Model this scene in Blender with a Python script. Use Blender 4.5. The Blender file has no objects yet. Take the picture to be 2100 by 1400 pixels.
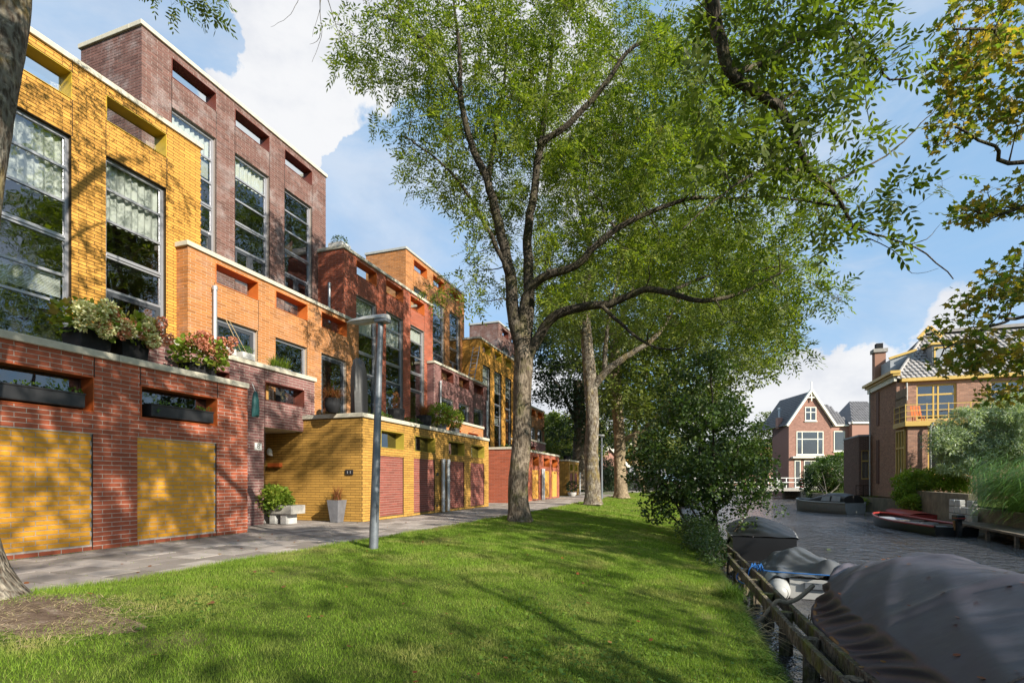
import bpy, math, random
import numpy as np
from mathutils import Vector, Matrix

# ---------------------------------------------------------------- camera, sky, sun, exposure
TH = 0.33268
SN, CS = math.sin(TH), math.cos(TH)
FPX, HOR, EYE = 1071.0, 985.0, 1.2
scn = bpy.context.scene
COL = scn.collection
cam_d = bpy.data.cameras.new("camera")
cam = bpy.data.objects.new("camera", cam_d); COL.objects.link(cam)
cam.location = (0, 0, EYE); cam.rotation_euler = (math.pi / 2, 0, TH)
cam_d.sensor_width = 36.0; cam_d.lens = 36.0 * FPX / 2100.0
cam_d.shift_y = (HOR - 700.0) / 2100.0
cam_d.clip_start = 0.05; cam_d.clip_end = 3000.0
scn.camera = cam

def at(d, px, py):
    """point at depth d (metres along the view axis) seen at a photo pixel"""
    r = (px - 1050.0) / FPX * d
    return Vector((r * CS - d * SN, r * SN + d * CS, EYE + (HOR - py) / FPX * d))

def pix(p):
    """world points (N,3) -> photo pixels and depth"""
    p = np.asarray(p, float).reshape(-1, 3)
    d = -SN * p[:, 0] + CS * p[:, 1]
    r = CS * p[:, 0] + SN * p[:, 1]
    dd = np.where(d > 0.05, d, 0.05)
    return 1050 + FPX * r / dd, HOR - FPX * (p[:, 2] - EYE) / dd, d

SUN_TO = Vector((1.0, -0.5, 0.56)).normalized()
SUN_EL = math.asin(SUN_TO.z)
SUN_AZ = math.atan2(SUN_TO.x, SUN_TO.y)          # clockwise from +Y
world = bpy.data.worlds.new("World"); scn.world = world; world.use_nodes = True
nt = world.node_tree; nt.nodes.clear()
W = nt.nodes.new; LK = nt.links.new
out = W("ShaderNodeOutputWorld"); bg = W("ShaderNodeBackground")
bg.inputs["Strength"].default_value = 0.10
sky = W("ShaderNodeTexSky"); sky.sky_type = 'NISHITA'; sky.sun_disc = False
sky.sun_elevation = SUN_EL; sky.sun_rotation = SUN_AZ
sky.air_density = 1.0; sky.dust_density = 1.2; sky.ozone_density = 2.2
tc = W("ShaderNodeTexCoord")
def wmath(op, a, b=None, c=None, clamp=False):
    n = W("ShaderNodeMath"); n.operation = op; n.use_clamp = clamp
    for i, x in enumerate((a, b, c)):
        if x is None: continue
        if isinstance(x, (int, float)): n.inputs[i].default_value = x
        else: LK(x, n.inputs[i])
    return n.outputs[0]
def wnoise(scale, detail, rough, off=(0, 0, 0), dist=0.0, sc=(1, 1, 1.7)):
    m = W("ShaderNodeMapping"); m.inputs["Location"].default_value = off; m.inputs["Scale"].default_value = sc
    LK(tc.outputs["Generated"], m.inputs["Vector"])
    n = W("ShaderNodeTexNoise"); n.inputs["Scale"].default_value = scale
    n.inputs["Detail"].default_value = detail; n.inputs["Roughness"].default_value = rough
    n.inputs["Distortion"].default_value = dist
    LK(m.outputs[0], n.inputs["Vector"]); return n.outputs[0]
n1 = wnoise(2.2, 9, 0.55, (3.1, 0.4, 0.2)); n2 = wnoise(5.5, 8, 0.6, (7.0, 2.0, 1.0))
n3 = wnoise(1.6, 6, 0.55, (1.0, 9.0, 4.0))
CLOUDS = [(480, 110, 13, .5), (640, 200, 13, .5), (860, 60, 14, .5), (560, 20, 14, .45), (700, 280, 7, .35), (60, 50, 8, .9),
          (735, 465, 4.2, .5), (690, 520, 4, .45), (900, 600, 5, .4), (1860, 665, 6, .6), (1770, 700, 4, .4), (1680, 830, 9, .5), (1560, 860, 8, .4), (1120, 880, 7, .4),
          (2085, 330, 5, .45), (1400, 300, 10, .3), (1000, 300, 10, .25),
          (245, 25, 5.5, -1.3), (900, 440, 9, -1.1), (730, 385, 4, -.9), (1000, 560, 6, -.5), (1750, 330, 14, -.5), (1780, 560, 6, -.5), (1680, 640, 4, -.5)]
nv = W("ShaderNodeTexNoise"); nv.inputs["Scale"].default_value = 3.2; nv.inputs["Detail"].default_value = 7; nv.inputs["Roughness"].default_value = .6; LK(tc.outputs["Generated"], nv.inputs["Vector"])
v1 = W("ShaderNodeVectorMath"); v1.operation = 'SUBTRACT'; LK(nv.outputs["Color"], v1.inputs[0]); v1.inputs[1].default_value = (.5, .5, .5)
v2 = W("ShaderNodeVectorMath"); v2.operation = 'SCALE'; LK(v1.outputs[0], v2.inputs[0]); v2.inputs["Scale"].default_value = .34
v3 = W("ShaderNodeVectorMath"); v3.operation = 'ADD'; LK(v2.outputs[0], v3.inputs[0]); LK(tc.outputs["Generated"], v3.inputs[1])
v4 = W("ShaderNodeVectorMath"); v4.operation = 'NORMALIZE'; LK(v3.outputs[0], v4.inputs[0])
acc = wmath('ADD', wmath('MULTIPLY', n1, 1.1), wmath('MULTIPLY', n2, 0.7)); sums = {}
for (px, py, rad, w) in CLOUDS:
    v = (at(1, px, py) - Vector((0, 0, EYE))).normalized()
    dp = W("ShaderNodeVectorMath"); dp.operation = 'DOT_PRODUCT'
    LK(v4.outputs[0], dp.inputs[0]); dp.inputs[1].default_value = v
    mr = W("ShaderNodeMapRange"); mr.interpolation_type = 'SMOOTHSTEP'
    mr.inputs["From Min"].default_value = math.cos(math.radians(rad * 1.5)); mr.inputs["From Max"].default_value = math.cos(math.radians(rad * .4))
    mr.inputs["To Min"].default_value = 0; mr.inputs["To Max"].default_value = abs(w)
    LK(dp.outputs["Value"], mr.inputs["Value"]); k = w > 0
    sums[k] = wmath('ADD', sums[k], mr.outputs[0]) if k in sums else mr.outputs[0]
acc = wmath('ADD', acc, wmath('MINIMUM', sums[True], .5)); acc = wmath('SUBTRACT', acc, wmath('MINIMUM', sums[False], .75))
mask = W("ShaderNodeMapRange"); mask.interpolation_type = 'SMOOTHSTEP'
mask.inputs["From Min"].default_value = 1.0; mask.inputs["From Max"].default_value = 1.20
LK(acc, mask.inputs["Value"])
thick = W("ShaderNodeMapRange"); thick.interpolation_type = 'SMOOTHSTEP'
thick.inputs["From Min"].default_value = 0.44; thick.inputs["From Max"].default_value = 0.60
LK(wmath("ADD", wmath("MULTIPLY", n3, .6), wmath("MULTIPLY", n2, .4)), thick.inputs["Value"])
ccol = W("ShaderNodeMix"); ccol.data_type = 'RGBA'
ccol.inputs[6].default_value = (4.35, 4.35, 4.4, 1); ccol.inputs[7].default_value = (3.1, 3.25, 3.6, 1)
LK(thick.outputs[0], ccol.inputs[0])
skyg = W("ShaderNodeMix"); skyg.data_type = 'RGBA'; skyg.blend_type = 'MULTIPLY'; skyg.inputs[0].default_value = 1
skyg.inputs[7].default_value = (0.95, 1.12, 1.25, 1)
LK(sky.outputs[0], skyg.inputs[6])
hz = W("ShaderNodeMix"); hz.data_type = "RGBA"; hz.inputs[0].default_value = .75; LK(skyg.outputs[2], hz.inputs[6]); hz.inputs[7].default_value = (1.65, 2.65, 3.8, 1)
mx = W("ShaderNodeMix"); mx.data_type = 'RGBA'
veil = W("ShaderNodeMapRange"); veil.interpolation_type = 'SMOOTHSTEP'; veil.inputs["From Min"].default_value = .38; veil.inputs["From Max"].default_value = .72; veil.inputs["To Max"].default_value = .5
LK(wnoise(1.9, 7, .6, (2, 5, 1), .6, (1, 1, 3.2)), veil.inputs["Value"])
LK(wmath('MAXIMUM', wmath('MULTIPLY', mask.outputs[0], 0.96), veil.outputs[0]), mx.inputs[0]); LK(hz.outputs[2], mx.inputs[6]); LK(ccol.outputs[2], mx.inputs[7])
LK(mx.outputs[2], bg.inputs[0]); LK(bg.outputs[0], out.inputs[0])
sun_d = bpy.data.lights.new("sun", 'SUN'); sun_d.energy = 4.1; sun_d.angle = math.radians(0.5); sun_d.color = (1.0, 0.93, 0.80)
sun = bpy.data.objects.new("sun", sun_d); COL.objects.link(sun)
sun.rotation_euler = SUN_TO.to_track_quat('Z', 'Y').to_euler(); sun.location = (20, -10, 30)
vs = scn.view_settings
vs.view_transform = 'Standard'; vs.look = 'None'; vs.gamma = 1.0; vs.use_curve_mapping = False; vs.exposure = 1.14
scn.render.engine = 'CYCLES'
scn.cycles.max_bounces = 8; scn.cycles.diffuse_bounces = 3; scn.cycles.transparent_max_bounces = 12
scn.cycles.transmission_bounces = 4; scn.cycles.glossy_bounces = 3
scn.cycles.caustics_reflective = False; scn.cycles.caustics_refractive = False

R = random.Random(7)
NR = np.random.default_rng(11)

# ---------------------------------------------------------------- materials
MATS = {}
class Mat:
    def __init__(s, name):
        s.m = bpy.data.materials.new(name); s.m.use_nodes = True
        s.t = s.m.node_tree; s.t.nodes.clear()
        s.out = s.n("ShaderNodeOutputMaterial"); s.co = s.n("ShaderNodeTexCoord"); s._geo = None
        MATS[name] = s.m
    def n(s, k, **kw):
        x = s.t.nodes.new(k)
        for a, b in kw.items(): setattr(x, a, b)
        return x
    def l(s, a, b): s.t.links.new(a, b)
    def geo(s):
        if not s._geo: s._geo = s.n("ShaderNodeNewGeometry")
        return s._geo
    def pos(s): return s.geo().outputs["Position"]
    def math(s, op, a, b=None, clamp=False):
        x = s.n("ShaderNodeMath", operation=op, use_clamp=clamp)
        for i, v in enumerate((a, b)):
            if v is None: continue
            if isinstance(v, (int, float)): x.inputs[i].default_value = v
            else: s.l(v, x.inputs[i])
        return x.outputs[0]
    def noise(s, scale, detail=4, rough=.5, vec=None, sc=None, dist=0):
        x = s.n("ShaderNodeTexNoise"); x.inputs["Scale"].default_value = scale; x.inputs["Detail"].default_value = detail
        x.inputs["Roughness"].default_value = rough; x.inputs["Distortion"].default_value = dist
        v = vec or s.pos()
        if sc:
            m = s.n("ShaderNodeMapping"); m.inputs["Scale"].default_value = sc; s.l(v, m.inputs[0]); v = m.outputs[0]
        s.l(v, x.inputs["Vector"]); return x.outputs[0]
    def ramp(s, f, stops):
        x = s.n("ShaderNodeValToRGB"); e = x.color_ramp.elements
        while len(e) < len(stops): e.new(0.5)
        for el, (p, c) in zip(e, stops):
            el.position = p; el.color = (*c, 1) if len(c) == 3 else c
        s.l(f, x.inputs[0]); return x.outputs[0]
    def rng(s, f, a, b, c=0., d=1.):
        x = s.n("ShaderNodeMapRange"); x.clamp = True
        for k, v in zip(("From Min", "From Max", "To Min", "To Max"), (a, b, c, d)): x.inputs[k].default_value = v
        s.l(f, x.inputs["Value"]); return x.outputs[0]
    def mix(s, f, a, b, blend='MIX'):
        x = s.n("ShaderNodeMix", data_type='RGBA', blend_type=blend)
        if isinstance(f, (int, float)): x.inputs[0].default_value = f
        else: s.l(f, x.inputs[0])
        for i, v in ((6, a), (7, b)):
            if isinstance(v, tuple): x.inputs[i].default_value = (*v, 1)
            else: s.l(v, x.inputs[i])
        return x.outputs[2]
    def rand(s):
        o = s.n("ShaderNodeObjectInfo")
        return s.math('FRACT', s.math('ADD', s.geo().outputs["Random Per Island"], o.outputs["Random"]))
    def bump(s, h, dist=.01, strength=1.0):
        b = s.n("ShaderNodeBump"); b.inputs["Distance"].default_value = dist; b.inputs["Strength"].default_value = strength
        s.l(h, b.inputs["Height"]); return b.outputs[0]
    def bsdf(s, col, rough=.8, metal=0., spec=.5, normal=None, **kw):
        p = s.n("ShaderNodeBsdfPrincipled")
        if isinstance(col, tuple): p.inputs["Base Color"].default_value = (*col, 1)
        else: s.l(col, p.inputs["Base Color"])
        if isinstance(rough, (int, float)): p.inputs["Roughness"].default_value = rough
        else: s.l(rough, p.inputs["Roughness"])
        p.inputs["Metallic"].default_value = metal; p.inputs["Specular IOR Level"].default_value = spec
        if normal: s.l(normal, p.inputs["Normal"])
        for k, v in kw.items(): p.inputs[k].default_value = v
        return p.outputs[0]
    def done(s, sh): s.l(sh, s.out.inputs[0]); return s.m

def tone(c, k): return tuple(min(1., x * k) for x in c)

def m_brick(name, base, var=.25, bloom=0., rough=.75):
    M = Mat(name); r = M.rand()
    c = M.ramp(r, [(0, tone(base, 1 - var)), (.35, tone(base, .95)), (.7, base), (1, tone(base, 1 + var * .8))])
    g = M.noise(60, 3, .6); c = M.mix(M.rng(g, .3, .7, 0, .35), c, tone(base, .72))
    big = M.noise(.9, 3, .6); c = M.mix(M.rng(big, .35, .7, 0, .3), c, tone(base, .8))
    if bloom:
        b = M.noise(1.3, 6, .7); c = M.mix(M.math('MULTIPLY', M.rng(b, .5, .66, 0, bloom), M.rng(g, .35, .6)), c, (.52, .5, .5))
    return M.done(M.bsdf(c, rough, normal=M.bump(M.noise(90, 3, .6), .003, .5), spec=.35))
def m_plain(name, base, rough=.8, var=.2, scale=6., bump=.002, metal=0., bscale=80, spec=.4, rnd=0.):
    M = Mat(name); c = M.ramp(M.noise(scale, 5, .6), [(.25, tone(base, 1 - var)), (.75, tone(base, 1 + var))])
    if rnd: c = M.mix(M.rng(M.rand(), 0, 1, 0, rnd), c, tone(base, .45))
    return M.done(M.bsdf(c, rough, metal, spec, M.bump(M.noise(bscale, 4, .6), bump, .6) if bump else None))
def m_leaf(name, cols, trans=.35, rough=.45, spec=.4):
    M = Mat(name); r = M.rand(); n = len(cols)
    c = M.ramp(r, [(i / max(1, n - 1), k) for i, k in enumerate(cols)])
    c = M.mix(M.rng(M.noise(.6, 2, .5), .35, .65, 0, .45), c, tone(cols[0], .8))
    a = M.bsdf(c, rough, spec=spec)
    t = M.n("ShaderNodeBsdfTranslucent"); tcx = M.mix(1.0, c, (1.35, 1.5, .55), 'MULTIPLY'); M.l(tcx, t.inputs[0])
    x = M.n("ShaderNodeMixShader"); x.inputs[0].default_value = trans; M.l(a, x.inputs[1]); M.l(t.outputs[0], x.inputs[2])
    return M.done(x.outputs[0])
def m_bark(name, a, b, moss=(.16, .17, .04), mossk=.5, sc=1.):
    M = Mat(name)
    v = M.n("ShaderNodeTexVoronoi"); v.inputs["Scale"].default_value = 22 * sc
    mp = M.n("ShaderNodeMapping"); mp.inputs["Scale"].default_value = (1, 1, .22)
    w = M.noise(3, 3, .6)
    vec = M.n("ShaderNodeVectorMath", operation='ADD'); M.l(M.pos(), vec.inputs[0])
    cmb = M.n("ShaderNodeCombineXYZ"); M.l(M.math('MULTIPLY', w, .15), cmb.inputs[0]); M.l(M.math('MULTIPLY', w, .15), cmb.inputs[1]); M.l(cmb.outputs[0], vec.inputs[1])
    M.l(vec.outputs[0], mp.inputs[0]); M.l(mp.outputs[0], v.inputs["Vector"])
    fine = M.noise(30, 5, .65, sc=(1, 1, .4))
    h = M.math('ADD', M.math('MULTIPLY', v.outputs["Distance"], .8), M.math('MULTIPLY', fine, .5))
    c = M.ramp(h, [(.25, tone(a, .6)), (.5, a), (.85, b)])
    pt = M.noise(4.5, 5, .7); c = M.mix(M.rng(pt, .52, .62, 0, .75), c, tuple(x * 1.9 for x in b))
    ms = M.noise(2.2, 5, .7, sc=(1.3, 1.3, .8)); c = M.mix(M.rng(ms, .5, .66, 0, mossk), c, moss)
    return M.done(M.bsdf(c, .9, normal=M.bump(h, .03, .9), spec=.2))

m_brick("brick_red", (.38, .092, .042), .3)
m_brick("brick_panel_yellow", (.72, .33, .025), .12)
m_brick("brick_purple", (.235, .105, .098), .3, bloom=.0)
m_brick("brick_purple_dark", (.17, .082, .066), .4, bloom=.5)
m_brick("brick_yellow", (.61, .30, .055), .26)
m_brick("brick_ochre", (.48, .26, .055), .22)
m_brick("brick_orange", (.43, .172, .05), .34, bloom=.2)
m_brick("brick_panel_red", (.25, .07, .05), .3)
m_plain("mortar_panel", (.36, .24, .20), .95, .2, 20)
m_brick("brick_old", (.38, .20, .135), .4)
m_brick("brick_old_dark", (.15, .075, .055), .45)
m_brick("brick_far", (.36, .19, .145), .3)
m_plain("mortar_light", (.45, .40, .35), .95, .2, 20)
m_plain("mortar_grey", (.36, .33, .30), .95, .2, 20)
m_plain("mortar_dark", (.06, .04, .02), .95, .2, 20)
m_plain("mortar_brown", (.33, .28, .25), .95, .2, 20)
m_plain("mortar_tan", (.52, .38, .26), .95, .2, 20)
m_plain("mortar_ochre", (.09, .06, .02), .95, .2, 20)
m_plain("coping_stone", (.50, .46, .37), .9, .16, 9, .003)
m_plain("coping_old", (.36, .36, .34), .9, .2, 9, .003)
m_plain("joint_dark", (.02, .017, .015), .9, .1)
m_plain("aluminium", (.42, .42, .45), .38, .08, 4, 0, metal=.55)
m_plain("door_dark", (.05, .055, .065), .4, .1, 4, 0)
m_plain("metal_yellow", (.50, .34, .035), .42, .12, 3, .001, metal=.15)
m_plain("metal_olive", (.42, .33, .05), .45, .12, 3, .001, metal=.15)
m_plain("metal_rust", (.42, .095, .022), .5, .16, 4, .001, metal=.1)
m_plain("metal_orange", (.55, .14, .025), .5, .14, 4, .001, metal=.1)
m_plain("metal_maroon", (.16, .045, .03), .5, .16, 4, .001, metal=.1)
m_plain("zinc", (.46, .47, .48), .42, .2, 7, .001, metal=.5)
m_plain("galvanised", (.15, .165, .185), .5, .22, 14, .001, metal=.35)
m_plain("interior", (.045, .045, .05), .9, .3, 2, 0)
m_plain("interior_light", (.35, .34, .32), .9, .2, 2, 0)
m_plain("soffit", (.42, .38, .32), .9, .1, 3, 0)
m_plain("black_plastic", (.022, .022, .024), .42, .2, 5, .001)
m_plain("black_fabric", (.02, .019, .021), .7, .3, 9, .004)
m_plain("slate_pot", (.018, .018, .02), .75, .25, 7, .002, spec=.2)
m_plain("zinc_pot", (.17, .17, .185), .5, .25, 6, .001, metal=.2)
m_plain("concrete", (.34, .32, .29), .92, .25, 8, .004)
m_plain("concrete_light", (.48, .47, .45), .9, .2, 8, .003)
m_plain("concrete_old", (.20, .17, .12), .95, .45, 2.2, .01, bscale=25)
m_plain("soil", (.06, .04, .025), 1, .3, 12, .01)
m_plain("white_paint", (.72, .72, .69), .5, .08, 5, 0)
m_plain("cream_paint", (.74, .71, .6), .5, .08, 5, 0)
m_plain("yellow_paint", (.60, .40, .11), .45, .1, 5, 0)
m_plain("red_paint", (.30, .035, .03), .35, .15, 5, 0)
m_plain("black_paint", (.015, .015, .016), .3, .1, 5, 0)
m_plain("roof_tile", (.16, .155, .16), .6, .3, 3, .002, rnd=.35)
m_plain("roof_tile_light", (.34, .32, .31), .6, .25, 3, .002, rnd=.45)
m_plain("roof_felt", (.06, .06, .06), .9, .2, 3, 0)
m_plain("lead", (.33, .35, .38), .5, .15, 4, 0, metal=.2)
m_plain("green_bag", (.015, .075, .075), .6, .2, 20, .003)
m_plain("old_wood", (.16, .13, .10), .9, .4, 12, .008, bscale=35)
m_plain("teak", (.26, .13, .05), .5, .2, 12, .001)
m_plain("hull_blue", (.015, .02, .045), .3, .15, 5, 0)
m_plain("hull_grey", (.24, .24, .23), .45, .12, 5, 0)
m_plain("fender_blue", (.05, .10, .16), .5, .15, 5, 0)
m_plain("rope_blue", (.02, .12, .35), .8, .2, 30, 0)
m_plain("rope_old", (.20, .16, .11), .95, .3, 40, .004)
m_plain("pvc_grey", (.36, .36, .35), .45, .12, 6, .001)
m_plain("curtain", (.72, .72, .68), .95, .06, 5, 0)
m_plain("straw", (.48, .36, .2), .9, .3, 30, 0)
m_plain("wood_plank", (.52, .28, .09), .6, .2, 10, .001)
m_plain("hedge_core", (.008, .014, .006), 1, .2, 3, 0)

def m_cover(name, base, sc=1.):
    M = Mat(name)
    c = M.ramp(M.noise(1.3, 4, .6), [(.3, tone(base, .85)), (.7, tone(base, 1.15))])
    c = M.mix(M.rng(M.noise(14, 6, .8), .6, .72, 0, .22), c, tone(base, 1.7))
    f = M.noise(220, 2, .5); wv = M.noise(3.5, 3, .45, sc=(1, 2.2, 2))
    h = M.math('ADD', M.math('MULTIPLY', wv, .25), M.math('MULTIPLY', f, .012))
    return M.done(M.bsdf(c, M.rng(M.noise(3, 3, .6), .3, .7, .42, .56), normal=M.bump(h, .05 * sc, .4), spec=.5))
m_cover("cover_plum", (.072, .063, .078)); m_cover("cover_grey", (.085, .088, .092)); m_cover("cover_black", (.011, .011, .012))

def m_glass(name, tint, refl, rough=.01, wob=.0):
    M = Mat(name)
    t = M.n("ShaderNodeBsdfTransparent"); t.inputs[0].default_value = (*tint, 1)
    g = M.n("ShaderNodeBsdfGlossy"); g.inputs["Roughness"].default_value = rough; g.inputs[0].default_value = (.93, .95, 1, 1)
    if wob: 
        nb = M.bump(M.noise(1.7, 2, .5), wob, 1.); M.l(nb, g.inputs["Normal"])
    f = M.n("ShaderNodeLayerWeight"); f.inputs[0].default_value = .5
    k = M.math('ADD', M.math('MULTIPLY', M.math('POWER', f.outputs["Facing"], 3.), .8), refl, clamp=True)
    k = M.math('MULTIPLY', k, M.math('SUBTRACT', 1., M.geo().outputs["Backfacing"]))
    x = M.n("ShaderNodeMixShader"); M.l(k, x.inputs[0]); M.l(t.outputs[0], x.inputs[1]); M.l(g.outputs[0], x.inputs[2])
    return M.done(x.outputs[0])
m_glass("glass", (.88, .9, .89), .2, wob=.006); m_glass("glass_clear", (.92, .95, .95), .05, wob=.004); m_glass("glass_dark", (.4, .44, .5), .16, wob=.006)

m_leaf("leaf_ash", [(.06, .10, .016), (.135, .185, .022), (.22, .26, .032), (.30, .33, .05)], .5, .5, .3)
m_leaf("leaf_ash_near", [(.07, .10, .018), (.115, .155, .024), (.18, .215, .036)], .5, .5, .3)
m_leaf("leaf_ash_dry", [(.09, .05, .015), (.14, .08, .02), (.10, .09, .02)], .3, .6, .3)
m_leaf("leaf_far", [(.07, .10, .025), (.13, .165, .035), (.21, .235, .05)], .45, .5, .35)
m_leaf("leaf_dark", [(.02, .042, .014), (.035, .065, .02), (.055, .085, .028)], .25, .45, .5)
m_leaf("leaf_alder", [(.04, .075, .018), (.07, .12, .028), (.13, .18, .05)], .36, .38, .55)
m_leaf("leaf_bush", [(.05, .09, .016), (.10, .15, .025), (.19, .20, .035), (.22, .16, .03)], .35, .5, .4)
m_leaf("leaf_bright", [(.07, .15, .022), (.12, .21, .03), (.19, .27, .04)], .4, .5, .3)
m_leaf("leaf_lime", [(.14, .23, .03), (.25, .34, .04), (.34, .38, .06)], .4, .5, .3)
m_leaf("leaf_hydrangea", [(.12, .20, .03), (.24, .28, .04), (.36, .32, .06), (.28, .15, .07)], .4, .5, .3)
m_leaf("bloom_cream", [(.72, .74, .40), (.80, .78, .50), (.62, .60, .30), (.6, .42, .24)], .2, .8, .2)
m_leaf("bloom_pink", [(.60, .22, .14), (.68, .34, .22), (.55, .18, .14), (.66, .5, .3)], .2, .8, .2)
m_leaf("leaf_red", [(.20, .05, .02), (.32, .11, .03), (.14, .07, .03), (.36, .2, .07)], .25, .6, .3)
m_leaf("leaf_maple", [(.10, .16, .026), (.19, .24, .04), (.30, .25, .05), (.50, .28, .07), (.15, .21, .036)], .55, .5, .35)
m_leaf("leaf_willow", [(.20, .27, .13), (.42, .48, .34), (.66, .70, .60), (.16, .22, .10)], .35, .4, .5)
m_leaf("leaf_reed", [(.09, .19, .03), (.14, .26, .045), (.22, .33, .08)], .35, .45, .45)
def m_grass(name, lo, hi, dry):
    M = Mat(name); r = M.rand()
    c = M.ramp(r, [(0, lo), (.6, hi), (.9, tone(hi, 1.25)), (1, dry)])
    n = M.noise(.9, 5, .65); c = M.mix(M.rng(n, .48, .66, 0, .7), c, dry)
    n = M.noise(2.6, 4, .6); c = M.mix(M.rng(n, .4, .62, 0, .4), c, lo)
    a = M.bsdf(c, .6, spec=.25)
    t = M.n("ShaderNodeBsdfTranslucent"); M.l(M.mix(1.0, c, (1.3, 1.4, .6), 'MULTIPLY'), t.inputs[0])
    x = M.n("ShaderNodeMixShader"); x.inputs[0].default_value = .38; M.l(a, x.inputs[1]); M.l(t.outputs[0], x.inputs[2])
    return M.done(x.outputs[0])
m_grass("grass", (.085, .155, .014), (.21, .32, .032), (.42, .37, .14))
m_grass("grass_long", (.05, .10, .014), (.10, .18, .02), (.22, .2, .07))
M = Mat("lawn_soil")
c = M.ramp(M.noise(1.1, 6, .65), [(.35, (.07, .11, .015)), (.55, (.10, .14, .022)), (.7, (.2, .17, .08))])
c = M.mix(M.rng(M.noise(45, 4, .7), .4, .65, 0, .6), c, (.03, .04, .01))
M.done(M.bsdf(c, .95, normal=M.bump(M.noise(60, 4, .7), .02), spec=.1))
M = Mat("bare_soil")
c = M.ramp(M.noise(9, 6, .7), [(.3, (.07, .045, .03)), (.55, (.16, .11, .08)), (.7, (.34, .27, .21))])
M.done(M.bsdf(c, .95, normal=M.bump(M.noise(40, 5, .7), .02), spec=.1))
M = Mat("paving")
c = M.ramp(M.rand(), [(0, (.24, .205, .18)), (.5, (.36, .31, .28)), (1, (.50, .44, .40))])
c = M.mix(M.rng(M.noise(160, 3, .7), .35, .65, 0, .4), c, (.11, .1, .095))
c = M.mix(M.rng(M.noise(1.3, 5, .7), .48, .7, 0, .4), c, (.13, .125, .08))
M.done(M.bsdf(c, .9, normal=M.bump(M.noise(150, 3, .6), .004), spec=.25))
M = Mat("paving_joint")
c = M.ramp(M.noise(5, 5, .7), [(.4, (.03, .027, .02)), (.6, (.05, .075, .02))]); M.done(M.bsdf(c, 1, spec=.1))
M = Mat("water")
w1 = M.noise(2.1, 4, .55, sc=(1.3, .9, 1), dist=.5); w2 = M.noise(9, 3, .6, sc=(1.3, .9, 1), dist=.4)
h = M.math('ADD', M.math('MULTIPLY', w1, 1.), M.math('MULTIPLY', w2, .3))
bd = M.rng(M.noise(.35, 3, .55, sc=(1, .35, 1)), .35, .62, .3, 1.)
b = M.n("ShaderNodeBump"); b.inputs["Distance"].default_value = .26; M.l(bd, b.inputs["Strength"]); M.l(h, b.inputs["Height"])
M.done(M.bsdf((.062, .06, .066), .06, spec=.6, normal=b.outputs[0], IOR=1.6))
m_bark("bark_ash", (.07, .052, .036), (.15, .12, .09), (.10, .10, .022), .5)
m_bark("bark_lichen", (.085, .062, .045), (.20, .175, .14), (.24, .17, .03), .5, 1.2)
m_bark("bark_plane", (.15, .11, .07), (.24, .185, .12), (.13, .12, .04), .25)
m_bark("bark_branch", (.032, .026, .02), (.075, .062, .048), (.10, .095, .025), .45, 2.)
m_plain("twig", (.10, .085, .065), .9, .3, 10, 0)
m_plain("twig_grey", (.14, .13, .12), .9, .3, 10, 0)
m_bark("mooring_wood", (.075, .06, .045), (.15, .125, .09), (.15, .16, .02), .75, 1.6)

# ---------------------------------------------------------------- object helpers
def obj(name, me, mat=None, parent=None):
    o = bpy.data.objects.new(name, me); COL.objects.link(o)
    if mat is not None:
        me.materials.clear()
        for m in (mat if isinstance(mat, (list, tuple)) else [mat]): me.materials.append(MATS[m])
    if parent is not None: o.parent = parent
    return o
def tag(o, label=None, cat=None, group=None, kind=None):
    if label: o["label"] = label
    if cat: o["category"] = cat
    if group: o["group"] = group
    if kind: o["kind"] = kind
    return o
def empty(name, loc=(0, 0, 0), rz=0., label=None, cat=None, group=None):
    o = bpy.data.objects.new(name, None); COL.objects.link(o); o.location = loc; o.rotation_euler = (0, 0, rz)
    o.empty_display_size = .2
    return tag(o, label, cat, group)
def np_mesh(name, V, F, smooth=False):
    V = np.ascontiguousarray(V, np.float32); F = np.ascontiguousarray(F, np.int32); k = F.shape[1]
    me = bpy.data.meshes.new(name); me.vertices.add(len(V)); me.vertices.foreach_set("co", V.ravel())
    me.loops.add(F.size); me.loops.foreach_set("vertex_index", F.ravel())
    me.polygons.add(len(F)); me.polygons.foreach_set("loop_start", np.arange(0, F.size, k, dtype=np.int32))
    me.polygons.foreach_set("loop_total", np.full(len(F), k, np.int32))
    me.polygons.foreach_set("use_smooth", np.full(len(F), bool(smooth)))
    me.update(calc_edges=True); return me

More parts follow.
